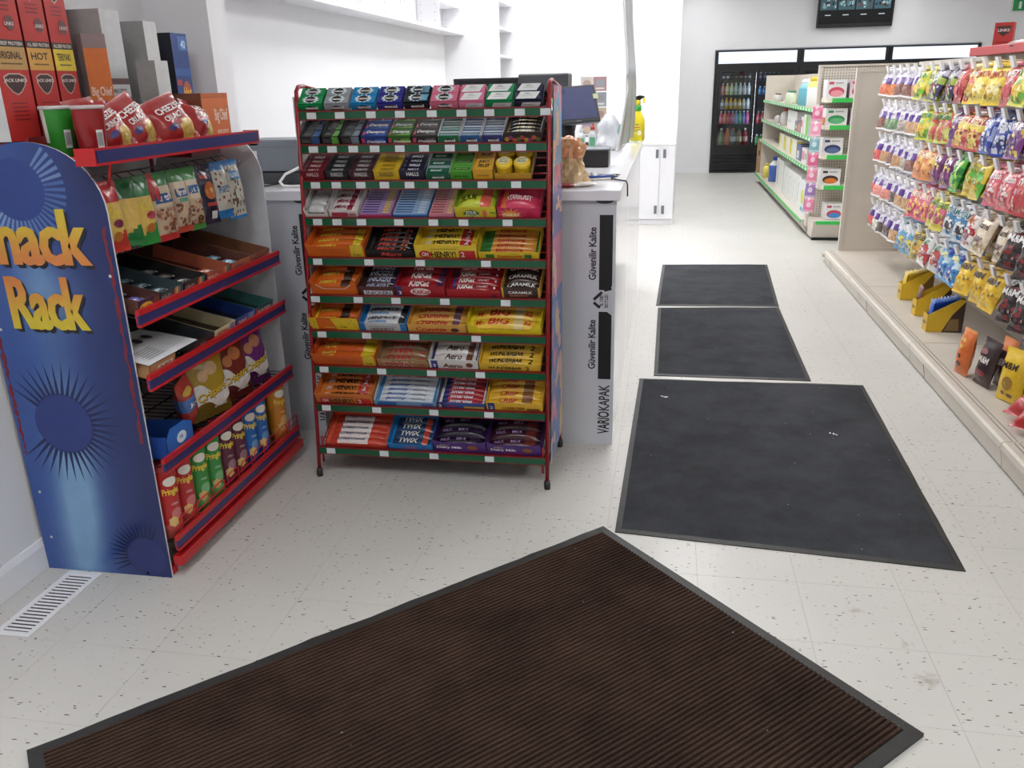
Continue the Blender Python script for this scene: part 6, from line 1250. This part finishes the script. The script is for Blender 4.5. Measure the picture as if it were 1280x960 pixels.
# ---- display boxes and pouches on the deck
def pack_box(x, y, lab, packc, n, side, rotz, plab):
    t = thing('pack_box', lab, 'candy box', (x, y, DZ), (0, 0, rotz)); w_, d_, h0, h1 = .085, .19, .10, .19
    b = MB(); c = (236, 190, 30); th = .002
    b.box(0, w_, 0, th, 0, h0, c); b.box(0, w_, d_ - th, d_, 0, h1, side); b.box(0, w_, 0, d_, 0, th, c)
    for xx in (0, w_ - th): b.prism([(0, 0), (d_, 0), (d_, h1), (d_ * .8, h1), (0, h0)], 0, xx, xx + th, c)
    s2 = plane((w_, 0, 0), (0, 1, 0), (0, 0, 1))
    b.shape([(d_ * .42, 0), (d_, 0), (d_, h1 * .96), (d_ * .66, h1 * .52)], [(0, 1, 2, 3)], s2, side); b.shape([(d_ * .5, .01), (d_ * .9, .01), (d_ * .86, h1 * .42), (d_ * .62, h1 * .4)], [(0, 1, 2, 3)], lambda p, q: s2(p, q) + V((.0006, 0, 0)), (150, 116, 70))
    s3 = front(0, 0, 0); b.text('M&M', s3, .012, .04, .05, .02, (110, 60, 30)); b.build('carton', 'card', t)
    b = MB(); b.box(.01, w_ - .01, d_ - .02, d_ - .018, h1, h1 + .02, (246, 214, 60)); b.build('flap', 'card', t)
    fx = None
    for k in range(n):
        if fx is None:
            b = MB(); b.pillow((0, 0, 0), (1, 0, 0), (0, 0, 1), (0, -1, 0), w_ - .01, .13, .014, lambda a, c_: packc if c_ < .92 else mixc(packc, WHITE, .3), nx=6, ny=8, crink=.04, seed=k, sealw=.05); fx = o = b.build('candy_pack', 'film')
        else: o = fx.copy(); COL.objects.link(o)
        fy = .018 + .016 * k; lx, ly = w_ / 2, fy; ca, sa = math.cos(rotz), math.sin(rotz)
        o.location = (x + lx * ca - ly * sa, y + lx * sa + ly * ca, DZ + .05 + .03 * k / max(1, n)); o.rotation_euler = (R(-6), 0, rotz); tag(o, '%s %s' % (NTH[k], plab) if n > 1 else plab, 'candy pack', plab)
RZ = R(-90)
pack_box(1.535, 5.81, 'yellow counter box full of yellow candy packs on the deck', (236, 196, 40), 9, (120, 84, 30), RZ, 'yellow candy pack upright in the yellow counter box')
pack_box(1.52, 5.40, 'yellow counter box nearly empty with one dark pack on the deck', (110, 60, 60), 1, (70, 50, 40), RZ, 'single dark pack in the nearly empty yellow box')
pack_box(1.489, 5.045, 'yellow counter box full of blue candy packs on the deck', (36, 84, 190), 9, (70, 50, 44), RZ, 'blue candy pack upright in the yellow counter box')
def pouch(x, y, rotz, w_, h_, t_, cf, prints, lab, rx=-6, ry_=0, seed=0, z=0):
    o = stand_bag(w_, h_, t_, cf, prints, seed, .05).build('candy_pouch', 'film', loc=(x, y, DZ + .004 + z), rot=(R(rx), R(ry_), rotz)); tag(o, lab, 'candy pouch'); return o
pouch(1.445, 4.20, R(-76), .105, .225, .055, lambda a, c: (232, 112, 44) if c < .95 else (240, 150, 80), [E_l(.5, .62, .12, .05, (230, 190, 60)), E_l(.45, .4, .16, .05, (90, 50, 30)), E_l(.5, .24, .2, .06, (96, 54, 34)), T_('PB', .35, .72, .3, .08, (250, 220, 120))], 'orange chocolate pouch standing alone on the deck', seed=70)
pouch(1.485, 4.04, R(-72), .115, .225, .055, lambda a, c: (62, 44, 46) if c > .3 else (74, 50, 52), [T_('M&M', .2, .5, .6, .14, (230, 220, 216), .05), E_l(.5, .28, .26, .07, (150, 50, 56)), E_l(.4, .74, .2, .06, (170, 110, 110))], 'dark brown chocolate pouch next to the orange pouch', seed=71, ry_=5)
pouch(1.56, 4.02, R(-80), .12, .235, .05, lambda a, c: (58, 42, 44) if c < .78 else (236, 130, 66), [T_('M&M', .2, .45, .6, .14, (210, 200, 196), .05)], 'dark pouch with orange top behind the brown pouches', seed=72)
pouch(1.525, 3.82, R(-66), .14, .24, .06, lambda a, c: (240, 196, 30), [T_('M&M', .15, .62, .62, .13, (60, 36, 30), .03), E_l(.52, .36, .2, .13, (176, 130, 60)), E_l(.35, .16, .1, .04, (120, 80, 50)), E_l(.62, .14, .12, .04, (130, 84, 50))], 'tall golden yellow chocolate pouch standing on the deck', seed=73)
pouch(1.64, 3.90, R(-70), .14, .26, .06, lambda a, c: (226, 110, 44) if .3 < c < .6 else (52, 40, 42), [T_('Big', .2, .42, .5, .1, (250, 220, 150))], 'dark and orange chocolate pouch behind the golden pouch', seed=74)
for i, (x, y) in enumerate(((1.475, 3.56), (1.455, 3.41))):
    o = stand_bag(.15, .18, .07, lambda a, c: (190, 40, 40) if c < .55 or a < .25 else (222, 190, 180), [T_('KitKat', .25, .55, .5, .12, (246, 236, 232), .05), E_l(.6, .3, .18, .08, (150, 24, 30))], 75 + i, .06).build('candy_pouch', 'film', loc=(x, y, DZ + .03), rot=(R(-62), R(0), R(-58 + 10 * i))); tag(o, ['red and silver wafer candy bag lying behind the other red bag', 'red and silver wafer candy bag lying nearest the deck edge'][i], 'candy pouch')
# ---- red tray and box on top of the gondola
b = MB(); b.box(0, .3, 0, 2.3, 0, .006); b.box(0, .008, 0, 2.3, 0, .05); b.box(.292, .3, 0, 2.3, 0, .05); b.box(0, .3, 2.292, 2.3, 0, .05); b.box(0, .3, 0, .008, 0, .05)
o = b.build('red_tray', 'red', loc=(1.81, 3.67, 1.60), bev=.004); tag(o, 'long red metal tray along the gondola top', 'tray')
b = MB(); b.box(0, .1, 0, .09, 0, .17, (190, 44, 40), cols={4: (150, 30, 30)}); s = front(0, 0, 0)
b.shape([(.012, .15), (.088, .15), (.08, .115), (.05, .095), (.02, .115)], [(4, 3, 2, 1, 0)], s, (60, 36, 36)); b.text('LINKS', lambda p, q: s(p, q) + V((0, -.0006, 0)), .02, .12, .06, .016, (226, 206, 200)); b.rect(s, .02, .06, .06, .006, (140, 24, 28)); b.rect(s, .02, .045, .06, .006, (140, 24, 28))
o = b.build('jerky_box', 'card', loc=(1.86, 5.75, 1.607), rot=(0, 0, R(-25))); tag(o, 'small red beef stick box standing in the red tray on the gondola', 'snack box')
b = MB(); b.pillow((0, 0, .02), (1, 0, 0), (0, 1, 0), (0, 0, 1), .25, .12, .05, lambda a, c: (206, 200, 198), nx=10, ny=6, seal='u', crink=.06, seed=9); o = b.build('clear_wrap', 'film', loc=(1.93, 5.35, 1.62), rot=(0, 0, R(80))); tag(o, 'crumpled clear wrap lying in the red tray', 'plastic wrap')

# ------------------------------------------------------------------ far gondola
g2 = thing('shelving_gondola', 'beige gondola of household goods with green shelf strips and pegboard end', 'shelving', (1.6, 11, 0))
def g2p(b, name, mat, parent=None, bev=0):
    o = b.build(name, mat, parent or g2, bev=bev)
    if parent is None: o.matrix_parent_inverse = Matrix.Translation((-1.6, -11, 0))
    return o
b = MB(); b.box(1.83, 1.86, 8.9, 13.8, .1, 1.555); g2p(b, 'back_panel', 'beige')
b = MB(); b.box(1.42, 1.83, 13.75, 13.78, .1, 1.555); g2p(b, 'end_panel', 'beige')
b = MB(); b.prism([(1.36, .155), (1.83, .155), (1.83, .03), (1.42, .03)], 1, 8.97, 13.9); g2p(b, 'base_deck', 'beige')
b = MB(); b.box(1.43, 2.2, 8.66, 13.85, 0, .03); g2p(b, 'base_shadow_slab', 'black')  # black slab as painted shadow under the far base
b = MB(); b.box(1.352, 1.36, 8.97, 13.9, .125, .155); g2p(b, 'price_strip', 'lgreen')
SX2 = [(1.215, 1.40), (.943, 1.395), (.66, 1.385)]
for z, x in SX2:
    b = MB(); b.box(x, 1.83, 8.96, 13.74, z - .03, z); s_ = g2p(b, 'shelf', 'beige')
    b = MB(); b.box(x - .008, x, 8.96, 13.74, z - .032, z + .004); g2p(b, 'price_strip', 'lgreen', s_)
    b = MB()
    for k in range(24): y = 9.05 + k * .195; b.box(x - .0095, x - .008, y, y + .06, z - .028, z)
    q_ = g2p(b, 'price_tags', 'wtag', s_); q_['kind'] = 'stuff'
# pegboard end facing the entrance
b = MB(); b.box(0, .85, 0, .02, 0, 1.42); o = b.build('pegboard', 'peg', g2); o.matrix_parent_inverse = Matrix.Translation((-1.6, -11, 0)); o.location = (1.405, 8.92, .18)
for q in ((1.395, 1.425), (2.24, 2.27)):
    b = MB(); b.box(q[0], q[1], 8.90, 8.96, .1, 1.605); g2p(b, 'upright', 'beige')
b = MB(); b.box(1.395, 2.27, 8.90, 8.96, 1.60, 1.615); g2p(b, 'top_rail', 'beige')
for z in (1.318, 1.078, .81, .53):
    b = MB(); b.prism([(1.44, 8.915), (1.44, 8.64), (1.455, 8.612), (1.485, 8.60), (2.24, 8.60), (2.24, 8.915)], 2, z - .035, z); s_ = g2p(b, 'end_shelf', 'cream')
    b = MB(); b.box(1.487, 2.24, 8.592, 8.60, z - .036, z + .004); g2p(b, 'price_strip', 'lgreen', s_)
b = MB(); b.prism([(8.56, .20), (8.9, .20), (8.9, .03), (8.66, .03)], 0, 1.42, 2.24); g2p(b, 'end_base', 'beige')
b = MB(); b.box(1.44, 2.24, 8.552, 8.56, .17, .203); g2p(b, 'price_strip', 'lgreen')
def pk(name, lab, cat, x0, x1, y0, y1, z, h, c, prints=(), grp=None, face='x', mat='card', bev=.004):
    b = MB(); b.box(0, x1 - x0, 0, y1 - y0, 0, h, c)
    s = plane((0, y1 - y0, 0), (0, -1, 0), (0, 0, 1)) if face == 'x' else front(0, 0, 0); W_ = (y1 - y0) if face == 'x' else (x1 - x0)
    for p in prints: p(b, s, W_, h)
    s = front(0, 0, 0)
    if face == 'x':
        for p in prints: p(b, s, x1 - x0, h)
    o = b.build(name, mat, loc=(x0, y0, z)); return tag(o, lab, cat, grp)
# end-shelf packs
for z, x0, x1, h, c1, c2, lab in ((1.318, 1.44, 1.615, .165, (214, 70, 100), (236, 150, 160), 'white pad pack with pink picture on the top end shelf'), (1.078, 1.455, 1.645, .15, (40, 150, 80), (90, 180, 120), 'white pad pack with green picture on the end shelf'), (.81, 1.45, 1.635, .155, (44, 60, 110), (90, 110, 160), 'white pad pack with navy arc on the end shelf'), (.53, 1.46, 1.64, .15, (60, 40, 40), (230, 120, 40), 'white pad pack with black and orange arc on the end shelf'), (.203, 1.53, 1.70, .15, (206, 60, 90), (60, 140, 210), 'white pad pack with pink top and blue patch on the end base')):
    pr = [P_r(.1, .74, .25, .14, c1), P_r(.42, .78, .4, .06, (150, 150, 156)), lambda b, s, w, h, c1=c1: b.ell(s, w * .5, h * .34, w * .4, h * .26, c1, n=16), lambda b, s, w, h, c2=c2: b.ell(lambda p, q: s(p, q) + V((0, -.0006, 0)), w * .52, h * .26, w * .32, h * .17, c2, n=16)]
    pk('pad_pack', lab, 'pad pack', x0, x1, 8.66, 8.86, z + .001, h, (226, 224, 222), pr, face='y')
    if z > 1.0: pk('pad_pack', lab.replace('white pad pack', 'second pad pack'), 'pad pack', x1 + .03, x1 + .2, 8.66, 8.86, z + .001, h, (220, 200, 206), pr, face='y')
pk('small_carton', 'small orange carton beside the green pad pack', 'carton', 1.445, 1.452, 8.7, 8.8, 1.079, .07, (226, 130, 50))
# hanging clip strip of pink packets on the end corner
t = thing('clip_strip', 'hanging clip strip of pink packets at the gondola corner', 'clip strip', (1.365, 8.60, 1.27))
b = MB(); b.box(-.012, .012, .0, .002, -1.0, 0); b.build('strip', 'white', t)
for k in range(7):
    b = MB(); c = [(226, 110, 150), (236, 150, 176), (120, 170, 180), (222, 96, 140), (230, 130, 160), (150, 110, 170), (226, 120, 156)][k]
    s = b.pillow((0, 0, 0), (1, 0, 0), (0, 0, 1), (0, -1, 0), .095, .135, .02, lambda a, q, c=c: c if .1 < q < .85 else mixc(c, WHITE, .4), nx=6, ny=8, crink=.05, seed=k); b.ell(s, .5, .5, .25, .18, mixc(c, WHITE, .6)); o = b.build('packet', 'film', t, loc=(0, -.004, -.145 - .14 * k), rot=(R(-5), 0, R(-20)))
def bottle2(lab, x, y, z, r, h, c, capc, grp=None, lc=None):
    t = thing('household_bottle', lab, 'bottle', (x, y, z), group=grp)
    b = MB(); b.lathe([(r * .9, 0), (r, .006), (r, h * .66), (r * .55, h * .82), (r * .4, h * .86)], 14, c, colfn=lambda i, k: (lc or c) if i == 1 else c); b.build('body', 'gloss', t)
    b = MB(); b.lathe([(r * .5, h * .85), (r * .5, h * .98), (r * .3, h)], 12, capc); b.build('cap', 'gloss', t); return t
# top long shelf
z = 1.216
for i in range(5): bottle2(NTH[4 - i] + ' teal household bottle with white cap on the long top shelf', 1.50, 10.55 - .12 * i, z, .05, .27 + .01 * (i % 2), (140, 200, 206), (230, 236, 236), 'teal household bottles', (90, 170, 190))
for i in range(5): bottle2(NTH[4 - i] + ' yellow household bottle with yellow cap on the long top shelf', 1.49, 9.85 - .13 * i, z, .05, .30, (236, 222, 110), (236, 206, 50), 'yellow household bottles', (226, 226, 220))
for i in range(3): bottle2(NTH[2 - i] + ' pale green squat jar on the long top shelf', 1.49, 11.6 - .2 * i, z, .05, .15, (206, 220, 190), (70, 150, 110), 'pale green squat jars')
for i in range(2): bottle2(NTH[1 - i] + ' tiny brown capped jar at the far end of the long top shelf', 1.49, 12.9 - .28 * i, z, .05, .10, (200, 196, 190), (110, 70, 60), 'tiny brown capped jars')
bottle2('dark red bottle standing on the long top shelf', 1.6, 11.2, z, .04, .26, (140, 50, 50), (200, 150, 120))
# second long shelf
z = .944
pk('paper_roll_pack', 'large white paper roll pack on the second long shelf', 'paper pack', 1.45, 1.75, 10.5, 11.3, z, .2, (232, 230, 226), [P_r(.1, .3, .3, .2, (200, 206, 214))], bev=.01)
pk('small_carton', 'grey carton with orange corner on the second long shelf', 'carton', 1.42, 1.6, 9.95, 10.4, z, .11, (120, 116, 132), [P_r(.55, .1, .4, .7, (206, 140, 90)), P_r(.1, .3, .3, .3, (190, 190, 206))])
pk('green_pack', 'white and green packet on the second long shelf', 'packet', 1.42, 1.55, 9.45, 9.75, z, .2, (222, 226, 220), [P_r(.5, 0, .5, 1, (120, 200, 70))])
pk('small_carton', 'pink and white carton on the second long shelf', 'carton', 1.42, 1.55, 9.78, 9.93, z, .17, (230, 214, 214), [P_r(.1, .4, .6, .4, (206, 90, 110))])
bottle2('red capped white jar on the second long shelf', 1.48, 11.75, z, .06, .2, (206, 200, 196), (196, 80, 60)); bottle2('grey lidded jar on the second long shelf', 1.48, 12.4, z, .06, .12, (196, 190, 190), (150, 140, 140))
# third long shelf
z = .661
for i in range(3): pk('towel_pack', NTH[i] + ' white towel pack with yellow ends on the third long shelf', 'towel pack', 1.43, 1.66, 10.2 + .55 * i, 10.68 + .55 * i, z, .19, (230, 228, 214), [P_r(.0, .1, .3, .8, (236, 214, 60)), P_r(.5, .3, .3, .3, (226, 226, 226))], 'towel packs with yellow ends', bev=.012)
pk('small_carton', 'navy and white carton on the third long shelf', 'carton', 1.42, 1.6, 9.75, 10.1, z, .16, (90, 100, 140), [P_r(.1, .1, .5, .5, (214, 214, 226))])
pk('small_carton', 'pink and green carton on the third long shelf', 'carton', 1.42, 1.56, 9.35, 9.7, z, .15, (222, 214, 214), [P_r(.1, .2, .4, .6, (226, 110, 150)), P_r(.6, .3, .3, .4, (120, 180, 110))])
bottle2('small gold topped bottle on the third long shelf', 1.48, 9.15, z, .05, .14, (60, 60, 66), (226, 196, 60))
# base deck
z = .156
bottle2('blue and white detergent jug on the base deck', 1.50, 12.5, z, .09, .34, (226, 230, 236), (50, 80, 170), None, (60, 100, 190)); bottle2('small yellow detergent jug on the base deck', 1.46, 13.1, z, .07, .2, (222, 206, 80), (226, 190, 40))
pk('tissue_pack', 'large pale tissue pack with blue stripe on the base deck', 'tissue pack', 1.44, 1.75, 11.2, 11.9, z, .38, (228, 228, 222), [P_r(.2, .15, .06, .7, (60, 140, 190))], bev=.012)
for i in range(4): pk('tissue_pack', NTH[i] + ' tall white tissue pack with grey print on the base deck', 'tissue pack', 1.43, 1.72, 9.62 + .36 * i, 9.96 + .36 * i, z, .35, (232, 232, 228), [P_r(.4, .2, .05, .6, (120, 124, 130)), P_r(.6, .7, .06, .1, (150, 150, 156))], 'white tissue packs', bev=.012)
pk('tissue_pack', 'white tissue pack with yellow star and blue print on the base deck', 'tissue pack', 1.42, 1.68, 9.15, 9.58, z, .34, (226, 232, 236), [lambda b, s, w, h: b.ell(s, w * .4, h * .5, w * .25, h * .22, (226, 216, 60)), P_r(.7, .1, .12, .7, (60, 130, 200)), P_r(.2, .08, .4, .12, (80, 170, 196))], bev=.012)
b = MB(); b.box(0, .085, 0, .03, 0, .5, (176, 138, 100)); b.box(.02, .04, -.001, 0, .25, .33, (70, 60, 50)); o = b.build('cardboard_sheet', 'card', loc=(1.365, 13.80, .156)); tag(o, 'brown cardboard sheet standing at the far end of the gondola', 'cardboard')

# ------------------------------------------------------------------ drink coolers in the back wall
UW = (CX1 - CX0) / 3
M['sign'] = emitmat('lit_cooler_header', (236, 244, 255), 1.25)
M['coolin'] = newmat('cooler_interior', (60, 66, 74), .5)
M['coollamp'] = emitmat('cooler_strip_lamp', (235, 244, 255), 10.0)
CY = 15.37
def cooler(x0, lab):
    t = thing('drink_cooler', lab, 'cooler', (x0, CY, 0)); W_ = UW - .006
    def bx(name, mat, *q, bev=0):
        b = MB()
        for k in q: b.box(*k)
        return b.build(name, mat, t, bev=bev)
    bx('cabinet', 'coolin', (.03, .04, .06, .7, .3, 1.95), (W_ - .04, W_ - .03, .06, .7, .3, 1.95), (.03, W_ - .03, .69, .7, .3, 1.95), (.03, W_ - .03, .06, .7, .3, .31), (.03, W_ - .03, .06, .7, 1.72, 1.73))
    bx('frame', 'blackm', (0, .05, 0, .1, 0, 1.97), (W_ - .05, W_, 0, .1, 0, 1.97), (.05, W_ - .05, 0, .1, 1.95, 1.97), (.05, W_ - .05, 0, .1, 1.68, 1.76), (.05, W_ - .05, .0, .1, .30, .42), (.05, W_ - .05, 0, .1, .0, .03))
    bx('lit_header', 'sign', (.055, W_ - .055, .004, .02, 1.765, 1.945))
    bx('grille_back', 'black', (.05, W_ - .05, .05, .06, .03, .30))
    for k in range(5): bx('grille_slat', 'blackm', (.05, W_ - .05, .004, .05, .055 + .05 * k, .075 + .05 * k), bev=.002)
    mid = W_ / 2
    for a, c in ((.05, mid - .002), (mid + .002, W_ - .05)):
        b = MB(); 
        for q in ((a, a + .045, .42, 1.68), (c - .045, c, .42, 1.68), (a + .045, c - .045, .42, .46), (a + .045, c - .045, 1.64, 1.68)): b.box(q[0], q[1], -.012, .03, q[2], q[3])
        d = b.build('door', 'blackm', t)
        b = MB(); b.box(a + .045, c - .045, .005, .011, .46, 1.64); b.build('pane', 'glass', d)
        b = MB(); hx = c - .03 if a < .2 else a + .015; b.box(hx, hx + .015, -.035, -.022, .85, 1.3); b.box(hx, hx + .015, -.03, -.01, .86, .88); b.box(hx, hx + .015, -.03, -.01, 1.27, 1.29); b.build('handle', 'blackm', d)
    for z in CSH: bx('shelf', 'dgrey', (.045, W_ - .045, .16, .66, z - .014, z)); 
    bx('strip_lamp', 'coollamp', (mid - .02, mid + .02, .07, .085, .5, 1.62))
    bx('strip_lamp', 'coollamp', (.056, .07, .07, .085, .5, 1.62))
    return t
CSH = [1.50, 1.27, 1.04, .80, .42]
cooler(CX0 + .003, 'black glass-door drink cooler beside the plain back wall'); cooler(CX0 + UW + .003, 'middle black drink cooler between the other two'); cooler(CX0 + 2 * UW + .003, 'black drink cooler farthest from the plain back wall')
def drink(x, y, z, h, r, liq, cap, lc, lab, grp):
    key = (h, r, liq, cap, lc)
    if key not in DRK:
        b = MB(); b.lathe([(r * .92, 0), (r, .01), (r, h * .3), (r, h * .55), (r * .95, h * .68), (r * .42, h * .86), (r * .4, h * .9)], 12, colfn=lambda i, k: lc if i in (2,) else liq); DRK[key] = b.mesh('body'); DRK[key].materials.append(M['gloss'])
        b = MB(); b.lathe([(r * .46, h * .9), (r * .46, h), (r * .3, h)], 10, cap); m2 = b.mesh('cap'); m2.materials.append(M['gloss']); DRK[key, 1] = m2
    t = thing('drink_bottle', lab, 'bottle', (x, y, z), group=grp)
    for nm, me in (('body', DRK[key]), ('cap', DRK[key, 1])): o = bpy.data.objects.new(nm, me); COL.objects.link(o); o.parent = t
DRK = {}
yb = CY + .22
ROWD = [(1.50, .13, .026, [((80, 80, 84), (40, 40, 44), (226, 226, 226)), ((80, 80, 84), (40, 40, 44), (226, 226, 226)), ((60, 56, 56), (30, 30, 34), (120, 116, 116)), ((60, 56, 56), (30, 30, 34), (120, 116, 116)), ((60, 56, 56), (30, 30, 34), (150, 146, 146)), ((60, 56, 56), (30, 30, 34), (150, 146, 146)), ((80, 80, 84), (40, 40, 44), (190, 190, 196))], 'short dark bottle with pale label on the top cooler shelf'),
        (1.27, .19, .031, [((216, 130, 110), (226, 226, 226), (226, 150, 140)), ((222, 214, 140), (226, 226, 226), (230, 226, 190)), ((206, 214, 150), (226, 226, 226), (226, 230, 190)), ((200, 206, 170), (226, 226, 226), (220, 220, 206)), ((206, 200, 200), (226, 226, 226), (222, 220, 216)), ((206, 206, 210), (226, 226, 226), (226, 226, 230)), ((206, 206, 210), (226, 226, 226), (226, 226, 230))], 'pale water bottle on the second cooler shelf'),
        (1.04, .19, .031, [((150, 150, 150), (40, 60, 60), (200, 200, 200)), ((236, 180, 30), (236, 190, 40), (222, 214, 200)), ((236, 180, 30), (236, 190, 40), (222, 214, 200)), ((236, 176, 50), (60, 60, 60), (226, 216, 190)), ((236, 170, 40), (60, 60, 60), (226, 216, 190)), ((190, 180, 170), (30, 30, 34), (220, 210, 206)), ((206, 206, 206), (30, 30, 34), (222, 222, 222))], 'yellow or pale juice bottle on the third cooler shelf'),
        (.80, .21, .034, [((214, 90, 110), (226, 226, 230), (226, 130, 140)), ((230, 130, 90), (226, 226, 230), (230, 150, 120)), ((216, 90, 96), (226, 226, 230), (222, 110, 120)), ((206, 90, 130), (226, 226, 230), (216, 120, 150)), ((110, 160, 220), (226, 226, 230), (130, 170, 226)), ((96, 180, 120), (226, 226, 230), (130, 196, 150)), ((120, 110, 190), (226, 226, 230), (150, 140, 206)), ((206, 90, 150), (226, 226, 230), (220, 120, 170))], 'bright sports drink bottle on the fourth cooler shelf'),
        (.42, .31, .05, [((110, 130, 90), (200, 200, 200), (150, 160, 110)), ((226, 110, 60), (230, 140, 60), (226, 130, 80)), ((90, 84, 80), (200, 60, 60), (200, 196, 196)), ((150, 100, 60), (60, 90, 50), (206, 196, 150)), ((150, 30, 56), (226, 226, 226), (206, 150, 140))], 'large juice bottle on the bottom cooler shelf')]
for z, h, r, cs, lab in ROWD:
    n = len(cs)
    for i, (c, cap, lc) in enumerate(cs): drink(CX0 + .135 + (.495 / n) * (i + .5), yb, z, h, r, c, cap, lc, NTH[i] + ' ' + lab, lab)
for z, h, r, c, n, lab in ((1.27, .13, .03, (60, 140, 206), 3, 'blue drink can behind the second cooler door'), (.80, .2, .032, (206, 60, 80), 4, 'red drink bottle behind the second cooler door'), (.42, .2, .04, (60, 170, 90), 4, 'green drink bottle behind the second cooler door'), (1.5, .12, .03, (70, 60, 110), 5, 'violet drink can behind the second cooler door')):
    for i in range(n): drink(CX0 + UW / 2 + .1 + .07 * i, yb, z, h, r, c, (226, 226, 230), mixc(c, WHITE, .3), NTH[i] + ' ' + lab, lab)
# wall screen
t = thing('wall_screen', 'black wall-mounted screen showing four camera tiles', 'screen', (2.86, 15.32, 2.26), (R(4), 0, 0))
b = MB(); b.box(-.575, .575, -.03, .02, 0, .66); b.build('housing', 'black', t, bev=.006)
b = MB(); s = front(-.55, .06, -.031); b.box(-.55, .55, -.0308, -.030, .06, .64, (10, 10, 12))
for i in range(4):
    x = .27 * i + .01
    for k in range(40):
        xx = x + random.uniform(.01, .22); yy = random.uniform(.22, .5); b.rect(lambda p, q, k=k: s(p, q) + V((0, -.0001 * k - .0008, 0)), xx, yy, random.uniform(.02, .05) if xx < x + .2 else .02, random.uniform(.02, .06), random.choice([(70, 104, 112), (110, 150, 156), (40, 56, 64), (150, 170, 172), (90, 60, 60), (30, 40, 46)]))
    b.rect(s, x, .2, .25, .32, (54, 84, 92)); b.rect(s, x + .08, .12, .09, .012, (190, 196, 200)); b.rect(s, x, .02, .25, .17, (16, 18, 20)); b.rect(lambda p, q: s(p, q) + V((0, -.0008, 0)), x + .08, .12, .09, .012, (190, 196, 200))
sm = newmat('screen_glow', vcol=True, rough=.2, emit=.5); b.build('display', sm, t)
b = MB(); b.box(-.15, .15, .02, .075, .25, .45); b.build('wall_bracket', 'black', t)
b = MB(); b.box(0, .34, 0, .025, 0, .2, (226, 226, 226)); s = front(0, 0, 0); b.rect(s, .018, .018, .304, .164, (30, 160, 80)); b.ell(lambda p, q: s(p, q) + V((0, -.0006, 0)), .12, .13, .02, .02, WHITE); b.rect(lambda p, q: s(p, q) + V((0, -.0006, 0)), .1, .05, .04, .06, WHITE); o = b.build('exit_sign', 'gloss', loc=(5.17, 15.372, 2.40)); tag(o, 'green and white exit sign on the back wall', 'sign')
